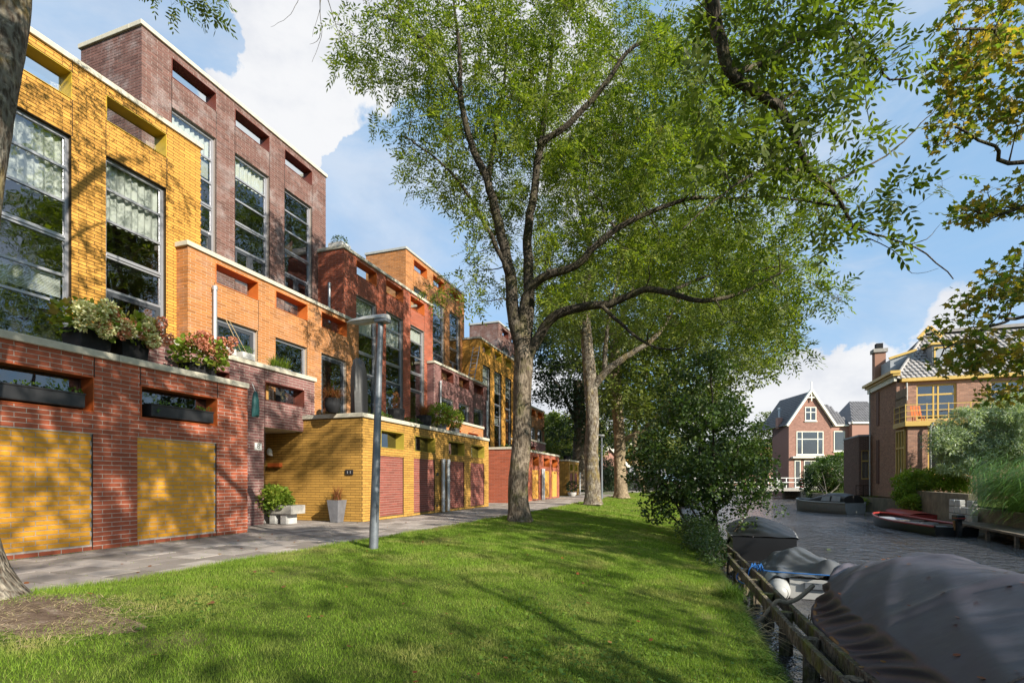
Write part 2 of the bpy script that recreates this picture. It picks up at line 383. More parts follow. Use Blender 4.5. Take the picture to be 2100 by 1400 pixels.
class MB:
    def __init__(s): s.v = []; s.f = []; s.mi = []; s.cur = 0
    def add(s, vs, fs):
        b = len(s.v); s.v += [tuple(p) for p in vs]
        for f in fs: s.f.append(tuple(b + i for i in f)); s.mi.append(s.cur)
        return s
    def box(s, x0, x1, y0, y1, z0, z1):
        return s.add([(x0, y0, z0), (x1, y0, z0), (x1, y1, z0), (x0, y1, z0), (x0, y0, z1), (x1, y0, z1), (x1, y1, z1), (x0, y1, z1)],
                     [(3, 2, 1, 0), (4, 5, 6, 7), (0, 1, 5, 4), (1, 2, 6, 5), (2, 3, 7, 6), (3, 0, 4, 7)])
    def beam(s, a, b, w, h, up=(0, 0, 1)):
        a, b = Vector(a), Vector(b); d = (b - a).normalized(); up = Vector(up)
        sd = d.cross(up)
        if sd.length < 1e-4: sd = d.cross(Vector((1, 0, 0)))
        sd.normalize(); u = sd.cross(d)
        vs = []
        for p in (a, b):
            for i, j in ((-1, -1), (1, -1), (1, 1), (-1, 1)): vs.append(p + sd * (i * w / 2) + u * (j * h / 2))
        return s.add(vs, [(3, 2, 1, 0), (4, 5, 6, 7), (0, 1, 5, 4), (1, 2, 6, 5), (2, 3, 7, 6), (3, 0, 4, 7)])
    def tube(s, pts, rad, k=8, caps=True):
        pts = [Vector(p) for p in pts]; n = len(pts)
        rad = rad if isinstance(rad, (list, tuple)) else [rad] * n
        b = len(s.v); ref = None
        for i, p in enumerate(pts):
            d = (pts[min(i + 1, n - 1)] - pts[max(i - 1, 0)])
            d = d.normalized() if d.length > 1e-9 else Vector((0, 0, 1))
            if ref is None: ref = d.orthogonal().normalized()
            ref = (ref - d * ref.dot(d)); ref = ref.normalized() if ref.length > 1e-6 else d.orthogonal().normalized()
            q = d.cross(ref)
            for j in range(k):
                a = 2 * math.pi * j / k; s.v.append(tuple(p + (ref * math.cos(a) + q * math.sin(a)) * rad[i]))
        for i in range(n - 1):
            for j in range(k):
                s.f.append((b + i * k + j, b + i * k + (j + 1) % k, b + (i + 1) * k + (j + 1) % k, b + (i + 1) * k + j)); s.mi.append(s.cur)
        if caps:
            s.f.append(tuple(b + j for j in reversed(range(k)))); s.mi.append(s.cur)
            s.f.append(tuple(b + (n - 1) * k + j for j in range(k))); s.mi.append(s.cur)
        return s
    def lathe(s, c, prof, k=20, sq=False, rot=0.):
        """prof: (r,z) list bottom to top, closed"""
        b = len(s.v); n = len(prof)
        for (r, z) in prof:
            for j in range(k):
                a = 2 * math.pi * j / k + rot; s.v.append((c[0] + r * math.cos(a), c[1] + r * math.sin(a), c[2] + z))
        for i in range(n - 1):
            for j in range(k):
                s.f.append((b + i * k + j, b + i * k + (j + 1) % k, b + (i + 1) * k + (j + 1) % k, b + (i + 1) * k + j)); s.mi.append(s.cur)
        s.f.append(tuple(b + j for j in reversed(range(k)))); s.mi.append(s.cur)
        s.f.append(tuple(b + (n - 1) * k + j for j in range(k))); s.mi.append(s.cur)
        return s
    def prism(s, poly, axis, a0, a1):
        """extrude a 2D polygon along axis 0/1/2; poly in the other two axes in order"""
        def mk(p, t):
            q = [p[0], p[1]]; q.insert(axis, t); return tuple(q)
        n = len(poly); b = len(s.v)
        s.v += [mk(p, a0) for p in poly] + [mk(p, a1) for p in poly]
        s.f.append(tuple(b + i for i in reversed(range(n)))); s.mi.append(s.cur)
        s.f.append(tuple(b + n + i for i in range(n))); s.mi.append(s.cur)
        for i in range(n):
            j = (i + 1) % n; s.f.append((b + i, b + j, b + n + j, b + n + i)); s.mi.append(s.cur)
        return s
    def build(s, name, mat, parent=None, smooth=False, bevel=0., local=None):
        me = bpy.data.meshes.new(name); v = s.v
        if local is not None: v = [(p[0] - local[0], p[1] - local[1], p[2] - local[2]) for p in v]
        me.from_pydata(v, [], s.f); me.update()
        o = obj(name, me, mat, parent)
        if isinstance(mat, (list, tuple)): me.polygons.foreach_set("material_index", s.mi)
        if smooth:
            me.polygons.foreach_set("use_smooth", [True] * len(me.polygons))
            try: me.set_sharp_from_angle(angle=math.radians(42))
            except Exception: pass
        if bevel:
            b = o.modifiers.new("bevel", 'BEVEL'); b.width = bevel; b.segments = 2; b.limit_method = 'ANGLE'
        return o

# ---------------------------------------------------------------- brick terraces
BL, BH, BJ = .315, .0775, .0138
def unit_brick():
    me = bpy.data.meshes.new("brick")
    v = [(-.03, 0, 0), (-.03, 1, 0), (-.03, 1, 1), (-.03, 0, 1), (0, 0, 0), (0, 1, 0), (0, 1, 1), (0, 0, 1)]
    f = [(4, 5, 6, 7), (0, 4, 7, 3), (5, 1, 2, 6), (7, 6, 2, 3), (0, 1, 5, 4)]
    me.from_pydata(v, [], f); me.update(); return me
UB = {}
def ub(mat):
    if mat not in UB:
        me = unit_brick(); me.name = "brick_" + mat; me.materials.append(MATS[mat]); UB[mat] = me
    return UB[mat]

class House:
    def __init__(s, loc, label, cat="house", group="terraced houses along the path", nobj=300):
        s.root = empty("terraced_house", loc, 0, label, cat, group); s.b = []; s.loc = Vector(loc); s.nobj = nobj
    def mb(s, m, name, mat, **k): return m.build(name, mat, k.pop('parent', s.root), local=s.loc if k.pop('loc', True) else None, **k)
    def bricks(s, ax, c, u0, u1, z0, z1, mat, holes=(), off=0., L=BL, Hc=BH, J=BJ):
        i = 0; z = z0 + J * .5; full = [h for h in holes]
        hj = off
        while z < z1 - .02:
            zt = min(z + Hc - J, z1 - .003)
            if zt - z > .02:
                cuts = []
                for (a, b_, za, zb) in holes:
                    if zb > z + .004 and za < zt - .004:
                        cuts.append((a, b_))
                        a2, b2 = max(a, u0), min(b_, u1)
                        for (lo, hi) in ((z, za - .004), (zb + .004, zt)):
                            if hi - lo > .012 and lo >= z - 1e-6 and hi <= zt + 1e-6 and b2 > a2:
                                k = math.floor((a2 - hj - (i % 2) * L / 2) / L); u = k * L + hj + (i % 2) * L / 2
                                while u < b2:
                                    ua, ue = max(u, a2), min(u + L - J, b2)
                                    if ue - ua > .02: s.b.append((ax, c, ua, lo, ue - ua, hi - lo, mat))
                                    u += L
                cuts.sort(); segs = []; cur = u0
                for a, b_ in cuts:
                    if a > cur: segs.append((cur, min(a, u1)))
                    cur = max(cur, b_)
                if cur < u1: segs.append((cur, u1))
                for a, b_ in segs:
                    k = math.floor((a - hj - (i % 2) * L / 2) / L); u = k * L + hj + (i % 2) * L / 2
                    while u < b_:
                        ua, ue = max(u, a), min(u + L - J, b_)
                        if ue - ua > .02: s.b.append((ax, c + (R.uniform(-.0016, .0016)), ua, z, ue - ua, zt - z, mat))
                        u += L
            z += Hc; i += 1
    def wall(s, ax, c, u0, u1, z0, z1, bm, mo, holes=(), th=.28, name="wall", off=0., L=BL, brick=True, ends=.006):
        us = sorted({u0, u1} | {x for h in holes for x in h[:2] if u0 < x < u1})
        m = MB()
        for ua, ue in zip(us[:-1], us[1:]):
            col = sorted([h for h in holes if h[0] < ue - 1e-6 and h[1] > ua + 1e-6], key=lambda h: h[2])
            z = z0; sp = []
            for h in col:
                if h[2] > z: sp.append((z, h[2]))
                z = max(z, h[3])
            if z < z1: sp.append((z, z1))
            a = ua + (ends if ua == u0 else 0); e = ue - (ends if ue == u1 else 0)
            for (za, zb) in sp:
                if ax == 'X': m.box(c - th, c - .006, a, e, za, zb)
                else: m.box(a, e, c + .006, c + th, za, zb)
        o = s.mb(m, name, mo)
        if brick: s.bricks(ax, c, u0, u1, z0, z1, bm, holes, off, L)
        return o
    def finish(s):
        P = []
        for (ax, c, u, z, w, h, mat) in s.b:
            P.append((c, u + w / 2, z + h / 2) if ax in 'XN' else (u + w / 2, c, z + h / 2))
        P = np.array(P); X, Y, D = pix(P)
        vis = (X > -10) & (X < 2110) & (Y > -10) & (Y < 1410) & (D > 0)
        size = np.where(vis, np.array([q[4] for q in s.b]) / np.maximum(D, .1), -1)
        order = np.argsort(-size); pick = set(int(i) for i in order[:s.nobj] if size[i] > 0) if s.nobj else set()
        bym = {}
        for i, (ax, c, u, z, w, h, mat) in enumerate(s.b):
            if i in pick:
                o = bpy.data.objects.new("brick", ub(mat)); COL.objects.link(o); o.parent = s.root
                if ax == 'X': o.location = Vector((c, u, z)) - s.loc
                elif ax == 'N': o.location = Vector((c, u + w, z)) - s.loc; o.rotation_euler = (0, 0, math.pi)
                else: o.location = Vector((u, c, z)) - s.loc; o.rotation_euler = (0, 0, -math.pi / 2)
                o.scale = (1, w, h)
            else: bym.setdefault(mat, []).append((ax, c, u, z, w, h))
        for mat, L in bym.items():
            A = np.array([({'X': 0, 'Y': 1, 'N': 2}[q[0]], *q[1:]) for q in L]); n = len(A)
            nn = np.array([-.03, -.03, -.03, -.03, 0, 0, 0, 0.]); uu = np.array([0, 1, 1, 0, 0, 1, 1, 0.]); zz = np.array([0, 0, 1, 1, 0, 0, 1, 1.])
            isx = A[:, :1] != 1
            N = A[:, 1:2] + np.where(A[:, :1] == 0, nn[None], -nn[None]); U = A[:, 2:3] + A[:, 4:5] * uu[None]; Z = A[:, 3:4] + A[:, 5:6] * zz[None]
            V = np.stack([np.where(isx, N, U), np.where(isx, U, N), Z], -1).reshape(-1, 3) - np.array(s.loc)[None]
            fx = np.array([(4, 5, 6, 7), (0, 4, 7, 3), (5, 1, 2, 6), (7, 6, 2, 3), (0, 1, 5, 4)])
            F = (np.arange(n)[:, None, None] * 8 + fx[None]).reshape(-1, 4)
            o = obj("brickwork", np_mesh("brickwork", V, F), mat, s.root); tag(o, kind="stuff")
    # ---- openings on the +X faces
    def slot(s, c, y0, y1, z0, z1, metal, glass="glass_clear", depth=.4, room=False, plank=False):
        m = MB(); t = .014; a, b = c - depth, c + .014
        m.box(a, b, y0, y1, z1 - t, z1); m.box(a, b, y0, y1, z0, z0 + t)
        m.box(a, b, y0, y0 + t, z0 + t, z1 - t); m.box(a, b, y1 - t, y1, z0 + t, z1 - t)
        lin = s.mb(m, "slot_lining", metal)
        m = MB().box(a + .05, a + .062, y0 + t, y1 - t, z0 + t, z1 - t); g = s.mb(m, "pane", glass, parent=lin, loc=True)
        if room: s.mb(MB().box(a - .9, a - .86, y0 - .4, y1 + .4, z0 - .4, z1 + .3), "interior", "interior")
        return lin
    def window(s, c, y0, y1, z0, z1, bars, door=None, curtains=(), blind=(), vbar=None, frame="aluminium", fw=.075, dep=.10, glass="glass"):
        xf = c - dep; m = MB(); t = .07
        m.box(xf - t, xf, y0, y0 + fw, z0, z1); m.box(xf - t, xf, y1 - fw, y1, z0, z1)
        m.box(xf - t, xf, y0 + fw, y1 - fw, z1 - fw, z1); m.box(xf - t, xf, y0 + fw, y1 - fw, z0, z0 + fw * .7)
        lv = [(z0 + fw * .7, 0)]
        for bz in sorted(bars, key=lambda q: q[0] if isinstance(q, tuple) else q):
            w = .055
            if isinstance(bz, tuple): bz, w = bz
            m.box(xf - t, xf - .004, y0 + fw, y1 - fw, bz - w / 2, bz + w / 2); lv.append((bz - w / 2, bz + w / 2))
            if w > .1: m.box(xf - .004, xf + .02, y0 + fw, y1 - fw, bz - .012, bz + .012)
        lv.append((z1 - fw, 0))
        root = s.mb(m, "window_frame", frame)
        for i in range(len(lv) - 1):
            a = lv[i][1] if i else lv[i][0]; b = lv[i + 1][0]
            if i == 0 and door:
                d = MB(); q = .11
                ya, yb = y0 + fw, y1 - fw
                segs = [(ya, yb)] if not vbar else [(ya, vbar), (vbar, yb)]
                for (p, r_) in segs:
                    d.box(xf - .065, xf - .008, p + .004, p + q, a, b); d.box(xf - .065, xf - .008, r_ - q, r_ - .004, a, b)
                    d.box(xf - .065, xf - .008, p + q, r_ - q, b - q, b); d.box(xf - .065, xf - .008, p + q, r_ - q, a, a + q * 1.4)
                dr = s.mb(d, "door", "door_dark", parent=root)
                for (p, r_) in segs:
                    s.mb(MB().box(xf - .045, xf - .035, p + q, r_ - q, a + q * 1.4, b - q), "pane", glass, parent=dr)
                h = MB().box(xf - .01, xf + .04, yb - q * .7, yb - q * .45, a + 1.05, a + 1.2); s.mb(h, "handle", "aluminium", parent=dr)
                continue
            s.mb(MB().box(xf - .045, xf - .035, y0 + fw, y1 - fw, a, b), "pane", glass, parent=root)
            if i in curtains:
                n = 40; V = []; F = []
                for j in range(n + 1):
                    y = y0 + .02 + (y1 - y0 - .04) * j / n; x = xf - .15 + .035 * math.sin(j * 1.35 + R.random()) + .01 * math.sin(j * .4)
                    V += [(x, y, a - .02), (x + .01, y, b + .02)]
                for j in range(n): F.append((2 * j, 2 * j + 2, 2 * j + 3, 2 * j + 1))
                m2 = MB().add(V, F); s.mb(m2, "curtain", "curtain", parent=root, smooth=True)
            if i in blind:
                m2 = MB(); z = b
                while z > a + (b - a) * .22: m2.box(xf - .16, xf - .13, y0 + .08, y1 - .08, z - .022, z - .004); z -= .03
                s.mb(m2, "blind", "curtain", parent=root)
        return root
    def coping(s, X, y0, y1, z, depth_left=None, depth_right=None, mat="coping_stone", t=.125, w=.4):
        m = MB(); o = .055
        y = y0 - (o if depth_left else 0); ye = y1 + (o if depth_right else .0)
        ends = [y]
        while ends[-1] + 2.6 < ye: ends.append(ends[-1] + 2.4)
        ends.append(ye)
        for a, b in zip(ends[:-1], ends[1:]): m.box(X - w, X + o, a, b - .005, z - t, z)
        if depth_left: m.box(X - depth_left - .05, X - w - .004, y0 - o, y0 + w - o, z - t, z)
        if depth_right: m.box(X - depth_right, X - w - .004, y1 - w + o, y1 + o, z - t, z)
        s.mb(m, "coping", mat, bevel=.012)
    def joints(s, X, ys, z0, z1, holes=()):
        m = MB()
        for y in ys: m.box(X - .004, X + .0035, y - .007, y + .007, z0, z1)
        s.mb(m, "expansion_joint", "joint_dark")["kind"] = "stuff"
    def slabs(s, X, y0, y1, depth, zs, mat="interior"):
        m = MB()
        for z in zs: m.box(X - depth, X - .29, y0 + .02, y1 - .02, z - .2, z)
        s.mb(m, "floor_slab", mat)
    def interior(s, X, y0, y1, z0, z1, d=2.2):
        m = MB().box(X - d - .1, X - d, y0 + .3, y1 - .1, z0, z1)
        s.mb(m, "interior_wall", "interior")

WZ = {'P': (7.6, 11.73, [8.75, (9.55, .13), 10.3, 11.02]), 'Q': (3.22, 8.65, [5.62, (6.42, .13), 7.22, 7.95]), 'R': (3.3, 5.65, [])}
def blockP(H, y0, y1, sh, bm, metal, zt, side=2.4, mo="mortar_brown"):
    X = -13.9; bays = [(10.8 + sh, 12.25 + sh), (12.96 + sh, 14.4 + sh), (15.12 + sh, 16.55 + sh)]
    dz = zt - 13.45
    z0, z1, bars = WZ['P']; z1 += dz; bars = [(b[0] + dz, b[1]) if isinstance(b, tuple) else b + dz for b in bars]
    holes = [(a, b, z0, z1) for a, b in bays] + [(a, b, 12.57 + dz, 13.12 + dz) for a, b in bays]
    H.wall('X', X, y0, y1, 6.4, zt - .12, bm, mo, holes)
    H.wall('Y', y0, X - side, X - .28, 6.4, zt - .12, bm, mo, name="side_wall", brick=False)
    for b_ in list(H.b[-1:]): pass
    H.bricks('Y', y0, X - side, X - .032, 6.4, zt - .12, bm)
    m = MB().box(X - side, X - .3, y1 - .25, y1, 6.4, zt - .12); H.mb(m, "side_wall", bm)
    H.coping(X, y0, y1, zt, side, side, "coping_old" if dz < -.1 else "coping_stone")
    for i, (a, b) in enumerate(bays):
        H.window(X, a, b, z0, z1, bars, curtains=(4,) if i != 2 else (), blind=(3,) if i == 0 else (), door=True, vbar=(a + b) / 2)
        H.slot(X, a, b, 12.57 + dz, 13.12 + dz, metal)
    H.joints(X, [bays[0][0], bays[0][1] + .012, bays[1][0], bays[1][1] + .012, bays[2][0], bays[2][1] + .012], 6.4, 12.57 + dz)
    H.slabs(X, y0, y1, side, [12.3 + dz, 9.6 + dz, 6.9]); H.interior(X, y0, y1, 6.4, 12.1 + dz, side - .3)
def blockQ(H, y0, y1, bays, bm, metal, zt, side=1.6, mo="mortar_dark"):
    X = -12.7; z0, z1, bars = WZ['Q']
    holes = [(a, b, z0, z1) for a, b in bays] + [(a, b, 9.44, 10.03) for a, b in bays]
    H.wall('X', X, y0, y1, 3.0, zt - .12, bm, mo, holes)
    H.wall('Y', y0, X - side, X - .28, 3.0, zt - .12, bm, mo, name="side_wall", brick=False); H.bricks('Y', y0, X - side, X - .032, 3.0, zt - .12, bm)
    H.mb(MB().box(X - side - 1, X - .3, y1 - .25, y1, 3.0, zt - .12), "side_wall", bm)
    H.coping(X, y0, y1, zt, side, 1.1)
    for i, (a, b) in enumerate(bays):
        if i == 2 or bm == "brick_red": H.window(X, a, b, z0, z1, bars, door=True, curtains=(4, 3) if i != 2 or bm != "brick_red" else (4,))
        else: H.window(X, a, b, z0, z1, [5.02] + bars, curtains=(5, 4) if i else (5, 4), blind=(1,))
        H.slot(X, a, b, 9.44, 10.03, metal)
    js = []
    for a, b in bays: js += [a, b + .012]
    H.joints(X, js, 8.65, 9.44); H.joints(X, js, 10.03, zt - .12)
    H.slabs(X, y0, y1, 2.4, [9.25, 6.45, 3.0]); H.interior(X, y0, y1, 3.0, 9.0)
def blockR(H, y0, y1, sh, bm, metal, zt, mo="mortar_tan"):
    X = -12.3; side = 1.6; bays = [(10.83 + sh, 12.3 + sh), (13.0 + sh, 14.42 + sh), (15.13 + sh, 16.55 + sh)]
    z0, z1, bars = WZ['R']; dz = zt - 7.35; z1 += dz
    holes = [(a, b, z0, z1) for a, b in bays] + [(a, b, 6.56 + dz, 7.1 + dz) for a, b in bays]
    H.wall('X', X, y0, y1, 3.0, zt - .12, bm, mo, holes)
    H.wall('Y', y0, X - 1.6, X - .28, 3.0, zt - .12, bm, mo, name="side_wall", brick=False); H.bricks('Y', y0, X - side, X - .032, 3.0, zt - .12, bm)
    H.mb(MB().box(X - 1.5, X - .3, y1 - .25, y1, 3.0, zt - .12), "side_wall", bm)
    H.coping(X, y0, y1, zt, 1.2, 1.2)
    for i, (a, b) in enumerate(bays):
        H.window(X, a, b, z0, z1, [], door=True if i != 1 else None, curtains=(), glass="glass")
        H.slot(X, a, b, 6.56 + dz, 7.1 + dz, metal)
    H.joints(X, [y0 + .8, bays[0][1] + .012, bays[1][1] + .012, bays[2][1] + .012], z1, 6.56 + dz)
    H.slabs(X, y0, y1, 1.58, [6.45 + dz]); H.interior(X, y0, y1, 3.0, 6.3, 1.5)
def blockG(H, X, y0, y1, zt, bays, bm, pm, metal, mo, pmo, slotz, dep_l=4.0, glass="glass_dark", panz=(.1, 2.0), pan=True):
    holes = [(a, b, slotz[0], slotz[1]) for a, b in bays]
    ph = [(a - .06, b - .02, panz[0], panz[1]) for a, b in bays] if pan else []
    H.wall('X', X, y0, y1, 0, zt - .12, bm, mo, holes + ph)
    H.wall('Y', y0, X - dep_l, X - .28, 0, zt - .12, bm, mo, name="side_wall", brick=False); H.bricks('Y', y0, X - dep_l, X - .032, 0, zt - .12, bm)
    H.mb(MB().box(X - dep_l, X - .3, y1 - .25, y1 - .006, 0, zt - .12), "side_wall", bm)
    for (a, b, z0, z1) in ph:
        H.mb(MB().box(X - .28, X - .028, a, b, z0, z1), "panel", pmo)
        H.bricks('X', X - .022, a + .006, b - .006, z0, z1, pm, off=a + .1)
    H.joints(X, [b for a, b, _, _ in ph] , .02, 2.0)
    H.coping(X, y0, y1, zt, dep_l, None)
    for a, b in bays: H.slot(X, a, b, slotz[0], slotz[1], metal, glass, depth=.36, room=True)
    js = []
    for a, b in bays: js += [a, b + .01]
    H.joints(X, js, slotz[1], zt - .12)
    H.slabs(X, y0, y1, dep_l, [zt - .25])

# house 1: red garage front, tall yellow house behind it
H1 = House((-11, 5, 0), "yellow brick house with tall windows behind the red brick garage with two yellow panels")
blockG(H1, -9.75, -.6, 9.45, 3.45, [(-.05, 1.6), (2.05, 3.7), (4.5, 6.15), (6.96, 8.62)], "brick_red", "brick_panel_yellow", "metal_rust", "mortar_light", "mortar_grey", (2.38, 2.98), 4.2)
blockQ(H1, 3.4, 10.72, [(4.0, 5.42), (6.13, 7.57), (8.27, 9.72)], "brick_yellow", "metal_yellow", 10.38)
# house 2: purple entrance block, orange middle block, dark purple tower
H2 = House((-12, 12, 0), "dark purple brick house towering over an orange block, entrance numbered 8 under a purple overhang")
X = -11.15
eh = [(8.9, 10.22, 3.43, 3.94), (11.4, 12.93, 3.43, 3.94)]
H2.wall('X', X, 8.05, 13.4, 2.68, 4.28, "brick_purple", "mortar_light", eh)
H2.wall('Y', 8.05, X - 1.2, X - .28, 2.68, 4.28, "brick_purple", "mortar_light", name="side_wall", brick=False); H2.bricks('Y', 8.05, X - 1.2, X - .032, 2.68, 4.28, "brick_purple")
H2.wall('X', X, 8.05, 11.36, 0, 2.68, "brick_purple", "mortar_light")
H2.coping(X, 8.05, 13.4, 4.4, 1.1, 1.1)
for a, b, c_, d_ in eh: H2.slot(X, a, b, c_, d_, "metal_maroon", "glass", room=True)
H2.mb(MB().box(X - .33, X - .30, 11.43, 11.83, 3.46, 3.92), "side_board", "wood_plank")
H2.joints(X, [11.39], .02, 4.28)
H2.mb(MB().box(-14.2, X - .29, 11.36, 13.38, 2.66, 2.72), "soffit", "soffit")
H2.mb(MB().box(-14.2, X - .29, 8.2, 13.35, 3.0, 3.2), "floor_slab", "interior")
H2.mb(MB().box(-14.0, X - .29, 11.1, 11.34, 0, 2.66), "recess_wall", "brick_purple")
m = MB().box(-14.0, -13.9, 11.34, 13.3, 0, 2.66); H2.mb(m, "back_wall", "door_dark")
H2.mb(MB().box(-13.89, -13.84, 11.6, 12.6, .05, 2.2), "front_door", "wood_plank")
blockR(H2, 10.0, 17.3, 0, "brick_orange", "metal_orange", 7.38)
blockP(H2, 9.95, 17.36, 0, "brick_purple_dark", "metal_maroon", 13.47)
# house 3
H3 = House((-11, 18, 0), "red brick house with tall windows behind the yellow garage row with four red panels")
gb = [(13.85, 15.2), (15.92, 17.42), (18.53, 20.06), (20.77, 22.28)]
blockG(H3, -9.05, 12.9, 22.83, 3.17, gb, "brick_ochre", "brick_panel_red", "metal_olive", "mortar_ochre", "mortar_panel", (2.22, 2.76), 5.2, panz=(.1, 1.97))
blockQ(H3, 16.9, 24.17, [(17.7, 19.12), (19.84, 21.27), (21.93, 23.3)], "brick_red", "metal_orange", 10.27, mo="mortar_brown")
# house 4
H4 = House((-12, 26, 0), "orange brick tower above a small purple brick block, with a metal ladder against its neighbour")
H4.wall('X', X, 21.6, 27.3, 2.6, 4.1, "brick_orange", "mortar_tan", [(22.9, 24.3, 3.3, 3.75), (25.2, 26.6, 3.3, 3.75)])
for a, b in ((22.9, 24.3), (25.2, 26.6)): H4.slot(X, a, b, 3.3, 3.75, "metal_orange", "glass", room=True)
H4.coping(X, 21.6, 27.3, 4.22, 1.0, 1.0)
blockR(H4, 23.6, 30.7, 13.53, "brick_purple", "metal_maroon", 7.25, mo="mortar_brown")
blockP(H4, 23.55, 30.8, 13.55, "brick_orange", "metal_orange", 13.2, mo="mortar_tan")
# house 5
H5 = House((-11, 31, 0), "yellow brick house partly behind the ash trunk, above the second red garage row", nobj=0)
gc = [(27.4, 28.8), (29.8, 31.1), (32.2, 33.7), (34.3, 35.8)]
blockG(H5, -9.0, 26.3, 36.4, 3.0, gc, "brick_red", "brick_panel_yellow", "metal_orange", "mortar_panel", "mortar_grey", (2.1, 2.66), 4.6, panz=(.1, 1.85))
blockQ(H5, 30.5, 37.5, [(31.0, 32.35), (33.1, 34.5), (35.3, 36.6)], "brick_yellow", "metal_yellow", 10.3)
H6 = House((-12, 40, 0), "farthest purple brick tower with an orange block, half hidden behind the ash crown", nobj=0)
H6.wall('X', X, 35.1, 40.5, 2.6, 4.1, "brick_purple", "mortar_brown", [(36.4, 37.6, 3.3, 3.75)]); H6.slot(X, 36.4, 37.6, 3.3, 3.75, "metal_maroon", "glass", room=True)
H6.coping(X, 35.1, 40.5, 4.22, 1.0, 1.0)
blockR(H6, 37.2, 44.3, 27.1, "brick_orange", "metal_orange", 7.25, mo="mortar_tan")
blockP(H6, 37.1, 44.3, 27.1, "brick_purple_dark", "metal_maroon", 13.3)
H7 = House((-9.6, 41, 0), "short yellow brick garage at the far end of the row beside the dark hedge", nobj=0)
blockG(H7, -9.1, 39.9, 43.6, 2.85, [(40.3, 41.3), (42.0, 43.0)], "brick_ochre", "brick_panel_red", "metal_olive", "mortar_ochre", "mortar_panel", (2.0, 2.5), 3.5, panz=(.1, 1.8))
# drain pipes, small fittings
def pipe(H, x, y, z0, z1, r=.055, brackets=(), elbow=False, mat="zinc"):
    m = MB(); m.tube([(x, y, z0), (x, y, z1)], r, 12)
    m.tube([(x, y, z1 - .01), (x, y, z1 + .1)], r * 1.25, 12)
    for z in brackets: m.tube([(x, y, z - .012), (x, y, z + .012)], r * 1.3, 12)
    if elbow: m.tube([(x, y, z1 + .05), (x - .06, y, z1 + .12), (x - .2, y, z1 + .14)], r, 10)
    return H.mb(m, "drain_pipe", mat, smooth=True)
pipe(H2, -12.2, 10.72, 3.3, 6.35); pipe(H2, -12.2, 17.12, 3.3, 5.6, elbow=True)
pipe(H3, -13.3, 16.82, 7.3, 8.75, brackets=(8.0,)); pipe(H3, -8.94, 17.88, .03, 1.92, .075, (.45, 1.2, 1.85)); pipe(H3, -8.94, 18.3, .03, 1.92, .075, (.45, 1.2, 1.85))
pipe(H4, -12.2, 24.1, 4.2, 6.2); pipe(H4, -12.2, 30.5, 4.0, 6.1); pipe(H5, -8.9, 31.6, .03, 1.85, .07, (.5, 1.3)); pipe(H5, -8.9, 31.95, .03, 1.85, .07, (.5, 1.3))
pipe(H7, -8.98, 43.5, .03, 1.8, .07)
H3.mb(MB().box(-9.048, -9.02, 17.52, 17.66, 1.38, 1.5), "vent_plate", "black_plastic"); H3.mb(MB().box(-9.048, -9.02, 17.52, 17.62, .22, .3), "vent_plate", "black_plastic")
# house number 8
pl = MB().box(X + .002, X + .014, 11.03, 11.27, 2.03, 2.22); pl = H2.mb(pl, "number_plate", "white_paint"); 
fc = bpy.data.curves.new("number", 'FONT'); fc.body = "8"; fc.size = .2; fc.extrude = .002; fc.align_x = 'CENTER'; fc.align_y = 'CENTER'
ft = bpy.data.objects.new("tmp_text", fc); COL.objects.link(ft); bpy.context.view_layer.update(); me = bpy.data.meshes.new_from_object(ft.evaluated_get(bpy.context.evaluated_depsgraph_get())); bpy.data.objects.remove(ft)
fo = obj("digit", me, "black_paint", pl)
fo.location = Vector((X + .017, 11.15, 2.125)) - H2.loc; fo.rotation_euler = (math.pi / 2, 0, math.pi / 2)
# wall lamp, letter slot and bell plates on the ochre side wall
wl = MB(); wl.lathe((-12.35, 12.80, 1.98), [(.04, 0), (.075, .04), (.085, .12), (.06, .19), (.03, .22)], 14); wl.box(-12.38, -12.32, 12.82, 12.9, 1.97, 2.02)
o = H3.mb(wl, "wall_lamp", "white_paint", smooth=True)
H3.mb(MB().box(-12.4, -11.95, 12.78, 12.9, 1.62, 1.74), "letter_tray", "metal_rust")
b = H3.mb(MB().box(-9.62, -9.36, 12.87, 12.898, 1.37, 1.52), "bell_plate", "black_plastic")
m = MB()
for xx in (-9.55, -9.45): m.box(xx, xx + .02, 12.862, 12.87, 1.41, 1.48)
H3.mb(m, "bell_button", "zinc", parent=b)
for h in (H1, H2, H3, H4, H5, H6, H7): h.finish()
# ladder leaning on house 5's side wall
lad = empty("ladder", (-12.9, 29.2, 7.2), 0, "aluminium ladder standing on the purple block roof against the yellow side wall", "ladder")
A, B = Vector((-12.95, 29.1, 7.0)), Vector((-12.95, 30.1, 9.55)); dx = Vector((.42, 0, 0))
for k in (0, 1): MB().beam(A + dx * k, B + dx * k, .03, .07).build("side_rail", "aluminium", lad, local=lad.location)
for k in range(10):
    p = A.lerp(B, (k + .6) / 10); MB().tube([p, p + dx], .016, 8).build("rung", "aluminium", lad, local=lad.location)

